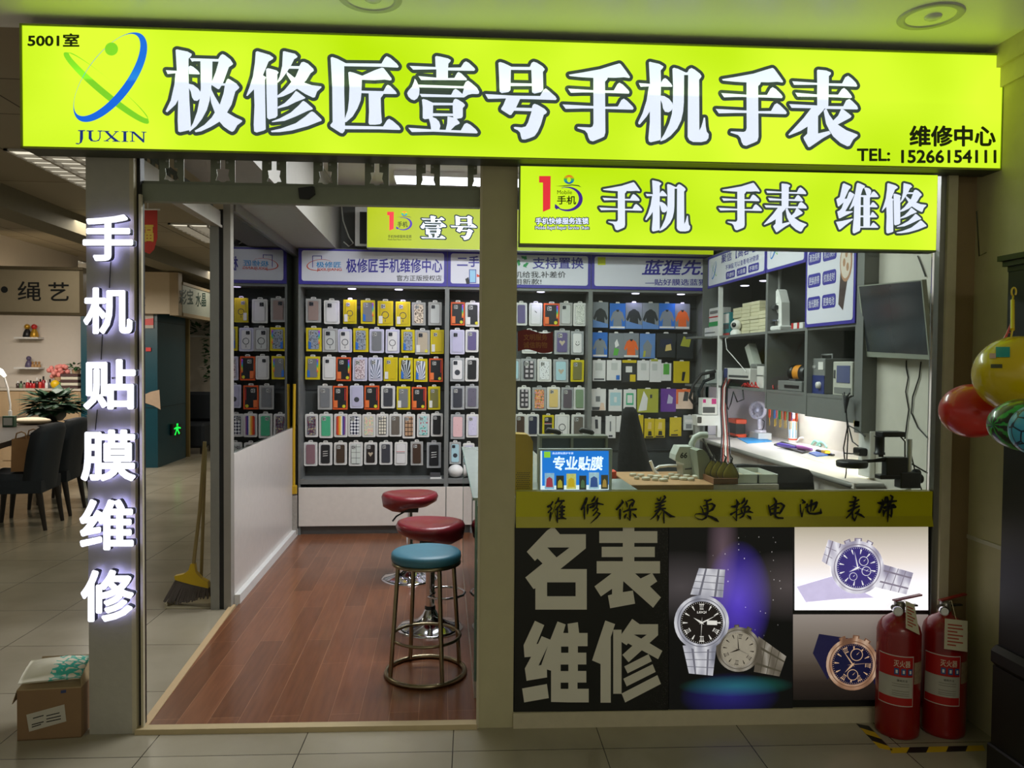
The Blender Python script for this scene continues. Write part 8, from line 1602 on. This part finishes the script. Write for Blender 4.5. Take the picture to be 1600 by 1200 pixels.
for i in range(5):
    a_, b_ = at(98+(i % 2), 604-i*4.6, Ys+.1), at(129, 604-i*4.6, Ys+.1); g = MB(); g.box((a_.x, Ys+.02, zs+i*.042), (b_.x-.03, Ys+.32, zs+.04+i*.042), bev=.004); g.build('folded_bag', mat('ivory_box', (206, 200, 180), .6) if i % 2 else mat('dark_plum', (74, 50, 48), .6), label=f"flat packet in the stack at the right end of the sideboard, {('lowest', 'second', 'middle', 'fourth', 'topmost')[i]} of five", cat='packet', group='flat packets stacked on the sideboard')
c = at(119, 585, Ys+.2); c.z = zs+.212; t = thing('small_plant', 'small green plant standing on the stack of packets', 'plant', c); g = MB(); g.lathe([(.05, 0), (.06, .06)], c, 12); g.build('pot', LW, t); g = MB(); leaves(g, c+EZ*.08, .09, 40, .07, .04); g.build('foliage', mat('leaf_green', (40, 84, 44), .5, var=.3), t)
c = at(86, 606, Ys+.03); c.z = zs; g = MB(); g.ball(c+EZ*.06, .06, 14, 8, None, (1, .8, 1)); g.build('yellow_ornament', mat('yellow_paint', (226, 184, 20), .4), label='yellow round ornament on the sideboard above the big plant', cat='ornament')
# table
ZT_ = .80; P = [atz(-40, 705, ZT_), atz(102, 662, ZT_), atz(62, 648, ZT_), atz(-90, 655, ZT_)]
t = thing('tea_table', 'long dark edged wooden table in front of the craft shop', 'table', sum(P, Vector())/4-EZ*ZT_)
g = MB(); g.hexa([q-EZ*.05 for q in P]+P); g.build('tabletop', mat('dark_table', (52, 42, 32), .35, var=.2), t)
ctr = sum(P, Vector())/4
for q in P: q2_ = q.lerp(ctr, .16); g = MB(); g.box((q2_.x-.035, q2_.y-.035, 0), (q2_.x+.035, q2_.y+.035, ZT_-.05)); g.build('leg', mat('table_leg', (70, 54, 40), .5), t)
c = atz(84, 657, ZT_); t = thing('potted_plant', 'big dark leaved potted plant on the right end of the table', 'plant', c)
g = MB(); g.lathe([(.09, 0), (.13, .05), (.14, .12), (.13, .13)], c, 20); g.build('pot', mat('dark_pot', (40, 46, 42), .4), t); g = MB(); random.seed(11); leaves(g, c+EZ*.16, .28, 190, .17, .13, .3, .6); g.build('foliage', mat('dark_leaf', (26, 54, 34), .45, var=.3), t); g = MB()
for i in range(12): a = i*.52; g.tube([c+EZ*.12, c+Vector((.1*math.cos(a), .1*math.sin(a), .22)), c+Vector((.24*math.cos(a), .24*math.sin(a), .26))], .005, 5)
g.build('stems', mat('stem_green', (60, 90, 50), .6), t)
c = atz(16, 659, ZT_); t = thing('table_lamp', 'white bent table lamp with a glowing head on the table', 'lamp', c)
g = MB(); g.lathe([(.07, 0), (.07, .015), (.03, .025)], c, 18); g.lathe([(.02, .02), (.02, .13)], c, 12); g.build('base', FRM['wht'], t); Yl = c.y; g = MB(); g.tube([c+EZ*.12, at(16, 632, Yl), at(12, 606, Yl), at(7, 590, Yl)], .011, 8); g.build('arm', FRM['wht'], t)
g = MB(); g.tube([at(8, 588, Yl), at(1, 580, Yl), at(-7, 576, Yl)], [.018, .03, .026], 10); g.build('lamp_head', mat('lamp_head_lit', (255, 250, 235), .5, emit=3.0, var=0), t)
c = atz(15, 667, ZT_); g = MB(); g.box(c+Vector((-.06, -.03, 0)), c+Vector((.06, .03, .12)), mat('frame_green', (56, 84, 64), .4), bev=.004); g.box(c+Vector((-.045, -.034, .02)), c+Vector((.045, -.03, .1)), FRM['clr']); g.build('desk_calendar', None, label='small green framed stand at the foot of the table lamp', cat='frame')
c = atz(50, 663, ZT_); g = MB(); g.ball(c+EZ*.041, .2, 20, 8, None, (1, .7, .2)); g.build('cushion_pad', mat('linen', (190, 176, 150), .8), label='pale flat cushion lying on the table beside the plant', cat='cushion')
# chairs
CH = mat('navy_upholstery', (30, 36, 44), .75, bump=.1, scale=40); CL = mat('dark_leg', (38, 28, 22), .45)
A, B = atz(65, 830, 0), atz(93, 814, 0); ey_ = (B-A); wch = ey_.length; ey_.normalize(); ex_ = Vector((-ey_.y, ex_.x if False else 0, 0)); ex_ = Vector((-ey_.y, ey_.x, 0)); ex_ = ex_ if ex_.x < 0 else -ex_
wch = .5; B = A+ey_*wch
def cp(x, y, z): return A+ex_*x+ey_*y+EZ*z          # x forward from the back, y across
c0_ = cp(.27, wch/2, 0)
def make_chair(label):
    t = thing('dining_chair', label, 'chair', c0_, 'dark upholstered chairs at the table')
    g = MB(); n = 10; lay = []
    for k, (z, x0, off) in enumerate(((.34, .0, .0), (.5, -.02, .0), (.7, -.05, -.01), (.88, -.085, .0), (.93, -.08, .03), (.94, -.05, .05))):
        rg = []
        for i in range(n+1): y = off+(wch-2*off)*i/n; rg.append(cp(x0-.05*math.sin(PI*i/n)+.035, y, z+.02*math.sin(PI*i/n)))
        for i in range(n, -1, -1): y = off+(wch-2*off)*i/n; cur_ = 0.11 if i in (0, n) and k < 4 else .0; rg.append(cp(x0+.065-.04*math.sin(PI*i/n)+.035+cur_*.6, y, z+.01*math.sin(PI*i/n)))
        lay.append(rg)
    m_ = len(lay[0]); g.add([q for r_ in lay for q in r_], [(k*m_+i, k*m_+(i+1) % m_, (k+1)*m_+(i+1) % m_, (k+1)*m_+i) for k in range(len(lay)-1) for i in range(m_)], True); g.add(lay[-1], [tuple(range(m_))], True); g.add(lay[0], [tuple(range(m_))[::-1]]); g.build('backrest', CH, t)
    g = MB(); g.hexa([cp(.0, .0, .34), cp(.5, .0, .34), cp(.5, wch, .34), cp(.0, wch, .34), cp(.0, .0, .45), cp(.52, -.01, .47), cp(.52, wch+.01, .47), cp(.0, wch, .45)]); g.hexa([cp(.03, .02, .45), cp(.5, .02, .47), cp(.5, wch-.02, .47), cp(.03, wch-.02, .45), cp(.05, .05, .5), cp(.47, .05, .52), cp(.47, wch-.05, .52), cp(.05, wch-.05, .5)]); g.build('seat', CH, t)
    for x, y in ((.03, .03), (.03, wch-.03), (.47, .03), (.47, wch-.03)):
        d = -.05 if x < .1 else .03; g = MB(); g.tube([cp(x, y, .35), cp(x+d, y, 0.0)], [.03, .017], 8); g.build('leg', CL, t)
    return t
ch = make_chair('nearest dark upholstered dining chair, with the paper bag on its seat')
s1 = ey_*.66+Vector((0, 0, 0)); copy_tree(ch, s1, 'middle dark upholstered dining chair, mostly behind the nearest one'); copy_tree(ch, ey_*1.34, 'farthest dark upholstered dining chair in the row')
t = thing('paper_bag', 'brown paper shopping bag standing on the nearest dining chair', 'bag', cp(.2, .22, .52)); g = MB()
q = [cp(.12, .1, .525), cp(.28, .1, .525), cp(.28, .38, .525), cp(.12, .38, .525)]; qt = [cp(.12, .1, .82), cp(.27, .1, .82), cp(.25, .38, .82), cp(.13, .38, .82)]; g.add(q+qt, [(3, 2, 1, 0)]+[(i, (i+1) % 4, 4+(i+1) % 4, 4+i) for i in range(4)]); g.build('bag_body', mat('kraft_bag', (150, 112, 74), .75, var=.1), t)
g = MB()
for y in (.1, .38): g.tube([cp(.15, y, .82), cp(.16, y, .87), cp(.19, y, .885), cp(.23, y, .87), cp(.24, y, .82)], .006, 6)
g.build('twisted_handle', MATS['kraft_bag'], t)
# fascias beside the teal column, banner and signs
Yg = 11.25; a, b = at(135, 460, Yg), at(265, 460, Yg); zg0, zg1 = at(240, 490, Yg).z, at(240, 425, Yg).z
t = thing('shop_fascia', 'beige fascia board above the teal column', 'sign', ((a.x+b.x)/2, Yg, zg0)); g = MB(); g.box((a.x, Yg, zg0), (b.x, Yg+.14, zg1)); g.build('board', CRF, t); g = MB(); g.box((b.x, Yg-.004, zg0-.02), (b.x+.12, Yg+.15, zg1)); g.build('end_post', mat('fascia_end', (140, 124, 96), .6), t); pg = back(Yg)
label_part('lettering', '室', pg, 216, 462, 227, 478, BLACK, t, .02); label_part('lettering', '1', pg, 218, 434, 226, 452, BLACK, t, .02)
xs = b.x+.125; psd = Plane((xs, 0, 0), (0, 1, 0), (0, 0, 1)); qa = psd.px(266, 470)
t = thing('shop_fascia', 'white fascia board with dark green lettering running back along the hall', 'sign', (xs, 12.6, 2.3)); zA_, zB_ = psd.px(272, 486)[1], psd.px(272, 441)[1]
g = MB(); g.box((xs-.12, Yg+.16, zA_), (xs, 15.5, zB_)); g.build('board', mat('fascia_pale', (150, 154, 140), .6), t); g = MB(); g.box((xs-.13, Yg+.16, zA_-.05), (xs+.01, 15.5, zA_)); g.box((xs-.13, Yg+.16, zB_), (xs+.01, 15.5, zB_+.04)); g.build('edge_trim', MATS['fascia_end'], t)
GL = mat('green_lettering', (20, 50, 40), .5)
label_part('lettering', '彩宝', psd, 281, 452, 302, 476, GL, t, .01); label_part('lettering', '水晶', psd, 306, 457, 322, 479, GL, t, .01)
pt = back(11.39); t = thing('wall_notice', 'white and red notice on the teal column under the fascia', 'notice', pt.W(226, 513, .004)); g = MB(); g.prism(rect(pt, 205, 490, 240, 513), .0, .006, pt); g.build('sheet', mat('notice_white', (170, 160, 150), .6), t); g = MB(); g.face([pt.px(*q) for q in ((205, 501), (240, 497), (240, 508), (205, 508))], pt, .008, REDP); g.build('red_field', None, t)
g = MB(); g.prism(rect(pt, 228, 543, 236, 549), 0, .006, pt); g.build('red_sticker', REDP, label='small red sticker on the teal column', cat='sticker')
pe = Plane((-4.032, 0, 0), (0, 1, 0), (0, 0, 1)); t = thing('exit_sign', 'green glowing emblem sign low on the teal column', 'sign', pe.W(274, 680)); c4 = rect(pe, 266.5, 662.5, 280.5, 680); g = MB(); g.prism(c4, 0, .03, pe); g.build('case', BLACK, t)
EG = mat('exit_green', (20, 230, 70), .5, emit=1.3, var=0); a0, b0 = min(q[0] for q in c4), min(q[1] for q in c4); W_, H_ = max(q[0] for q in c4)-a0, max(q[1] for q in c4)-b0
g = MB()
for P_ in (((.42, .8), (.6, .8), (.6, .98), (.42, .98)), ((.35, .45), (.62, .45), (.62, .75), (.35, .75)), ((.15, .58), (.35, .62), (.35, .72), (.15, .68)), ((.62, .6), (.88, .52), (.9, .62), (.62, .72)), ((.35, .45), (.46, .45), (.3, .12), (.18, .16)), ((.5, .45), (.62, .45), (.8, .2), (.68, .12))): g.face([(a0+W_*x, b0+H_*y*.98) for x, y in P_], pe, .032)
g.build('emblem', EG, t)
Yn = 7.0; pn = back(Yn); t = thing('hanging_banner', 'red hanging banner with gold swirls below the hall ceiling', 'banner', at(234, 400, Yn)); g = MB(); g.prism([pn.px(*q) for q in ((214, 328), (246, 328), (246, 372), (241, 390), (234, 397), (224, 393), (214, 400))], 0, .004, pn); g.build('cloth', mat('banner_red', (176, 46, 34), .7), t)
g = MB(); g.tube([pn.W(212, 327.5), pn.W(250, 327.5)], .008, 8); g.tube([pn.W(231, 327), Vector((pn.W(231, 327).x, Yn, ZH))], .003, 5); g.build('rod', FRM['wht'], t); g = MB(); write_px(g, '福', pn, 216, 350, 240, 378, .006, .03); g.build('gold_character', mat('gold_yellow', (214, 180, 50), .5), t)
# shop at the end of the hall
Ye = 14.2; a, b = at(296, 600, Ye), at(345, 600, Ye)
struct('wall_end_shop', MB().box((a.x, Ye, 0), (b.x+.6, Ye+.1, 2.45)), CW)
g = MB(); q = at(293.5, 700, 12.7); g.box((q.x-.03, 12.67, 0), (q.x+.03, 12.73, 2.4)); struct('post_2', g, mat('post_yellow', (120, 104, 60), .6))
g = MB(); a2, b2 = at(297, 524, Ye-.2), at(330, 524, Ye-.2); g.box((a2.x, Ye-.25, a2.z-.03), (b2.x, Ye, a2.z)); g.build('wall_shelf', FRM['wht'], label='white wall shelf with plants at the end of the hall', cat='shelf')
c = at(312, 518, Ye-.12); t = thing('trailing_plant', 'dark plant standing on the shelf at the end of the hall', 'plant', Vector((c.x, c.y, a2.z))); g = MB(); leaves(g, Vector((c.x, c.y, a2.z+.06)), .22, 60, .16, .08); g.build('foliage', MATS['leaf_green'], t)
c = at(327, 530, Ye-.3); t = thing('trailing_plant', 'hanging dark vine beside the white wall at the end of the hall', 'plant', c-EZ*.5); g = MB()
for k in range(9): leaves(g, c-EZ*.09*k, .09, 9, .12, .07, .1)
g.build('foliage', MATS['leaf_green'], t)
c = atz(303, 700, 0); c = Vector((at(303, 700, 13.3).x, 13.3, 0)); t = thing('dark_armchair', 'dark chair with a grey cloth at the end of the hall', 'chair', c)
g = MB(); g.box(c+Vector((-.3, -.3, .1)), c+Vector((.25, .3, .5)), bev=.04); g.build('seat', CH, t); g = MB(); g.box(c+Vector((-.3, .2, .5)), c+Vector((.25, .32, 1.0)), bev=.05); g.build('backrest', CH, t); g = MB()
for x in (-.25, .2):
    for y in (-.25, .25): g.box(c+Vector((x-.02, y-.02, 0)), c+Vector((x+.02, y+.02, .12)))
g.build('legs_frame', CL, t)
c = Vector((at(322, 640, 13.75).x+.3, 13.75, 0)); t = thing('side_table', 'small wooden side table at the end of the hall', 'table', c); g = MB(); g.box(c+Vector((-.2, -.2, .68)), c+Vector((.3, .2, .72))); g.build('tabletop', LW, t)
for x in (-.18, .26): g = MB(); g.box(c+Vector((x-.02, -.18, 0)), c+Vector((x+.02, -.14, .68))); g.build('leg', LW, t)
# broom and dustpan leaning by the post
Yb_ = 4.99
t = thing('broom', 'yellow headed broom with grey bristles leaning on the post', 'broom', at(292, 940, Yb_)); pbr = back(Yb_)
g = MB(); g.tube([at(302, 884, Yb_), at(312, 800, Yb_+.01), at(320, 690, Yb_+.03)], .0115, 10); g.build('handle', mat('broom_pole', (150, 132, 84), .4), t)
g = MB(); g.prism([pbr.px(*q) for q in ((299, 880), (305, 880), (307, 893), (316, 903), (326, 908), (327, 918), (300, 912), (275, 905), (274, 899), (288, 896), (296, 890))], -.02, .02, pbr); g.build('head', mat('broom_yellow', (206, 172, 20), .4), t)
g = MB(); random.seed(5)
for i in range(60):
    s_ = i/59; x0, y0 = 276+50*s_, 905+11*s_; x1, y1 = 258+70*s_+random.uniform(-2, 2), 932+8*math.sin(PI*min(1, s_+.2))+random.uniform(-2, 2)
    for k in (-1, 1): g.tube([pbr.W(x0, y0)+Vector((0, .012*k, 0)), pbr.W(x1, y1)+Vector((0, .03*k, 0))], .0045, 5)
g.build('bristles', mat('bristle_grey', (92, 84, 80), .8, var=.3), t)
t = thing('dustpan', 'beige long handled dustpan under the broom', 'dustpan', atz(290, 951, 0)); PAN = mat('dustpan_beige', (176, 166, 138), .5)
d0, d1, d2, d3 = atz(257, 951, 0.0), atz(328, 951.5, 0), atz(328, 935, 0), atz(266, 935, 0); d0, d1, d2, d3 = d0, d1, Vector((d1.x, d1.y+.25, 0)), Vector((d0.x+.02, d0.y+.25, 0))
g = MB(); g.hexa([d0+EZ*.001, d1+EZ*.001, d2+EZ*.001, d3+EZ*.001, d0+EZ*.006, d1+EZ*.006, d2+EZ*.006, d3+EZ*.006]); g.hexa([d3, d2, d2+Vector((0, .01, 0)), d3+Vector((0, .01, 0)), d3+EZ*.1, d2+EZ*.1, d2+Vector((0, .01, .1)), d3+Vector((0, .01, .1))]); g.hexa([d0, d0+Vector((.008, 0, 0)), d3+Vector((.008, 0, 0)), d3, d0+EZ*.03, d0+Vector((.008, 0, .03)), d3+Vector((.008, 0, .1)), d3+EZ*.1]); g.build('pan', PAN, t)
dm = (d2+d3)/2; g = MB(); tp_ = at(321, 700, dm.y+.02); g.tube([Vector((at(314, 903, dm.y).x, dm.y, .09)), tp_], .011, 10); g.build('handle', MATS['broom_pole'], t)
# yellow handled mop by the left cabinet
Ym_ = 6.86; t = thing('mop', 'yellow handled mop leaning between the partition and the left cabinet', 'mop', at(458, 838, Ym_)); g = MB(); g.tube([at(459, 768, Ym_), at(459, 690, Ym_), at(460, 600, Ym_)], .013, 8); g.build('handle', mat('mop_yellow', (186, 148, 20), .4), t); g = MB(); a, b = at(453, 772, Ym_), at(464, 758, Ym_); g.box((a.x, Ym_-.02, a.z), (b.x, Ym_+.02, b.z), bev=.006); g.build('clamp', MATS['mop_yellow'], t)
g = MB(); a, b = at(450, 826, Ym_), at(464, 774, Ym_); g.box((a.x, Ym_-.02, .03), (b.x, Ym_+.02, b.z)); g.build('mop_head', mat('mop_grey', (150, 144, 136), .9, var=.3, scale=60, bump=.4), t)
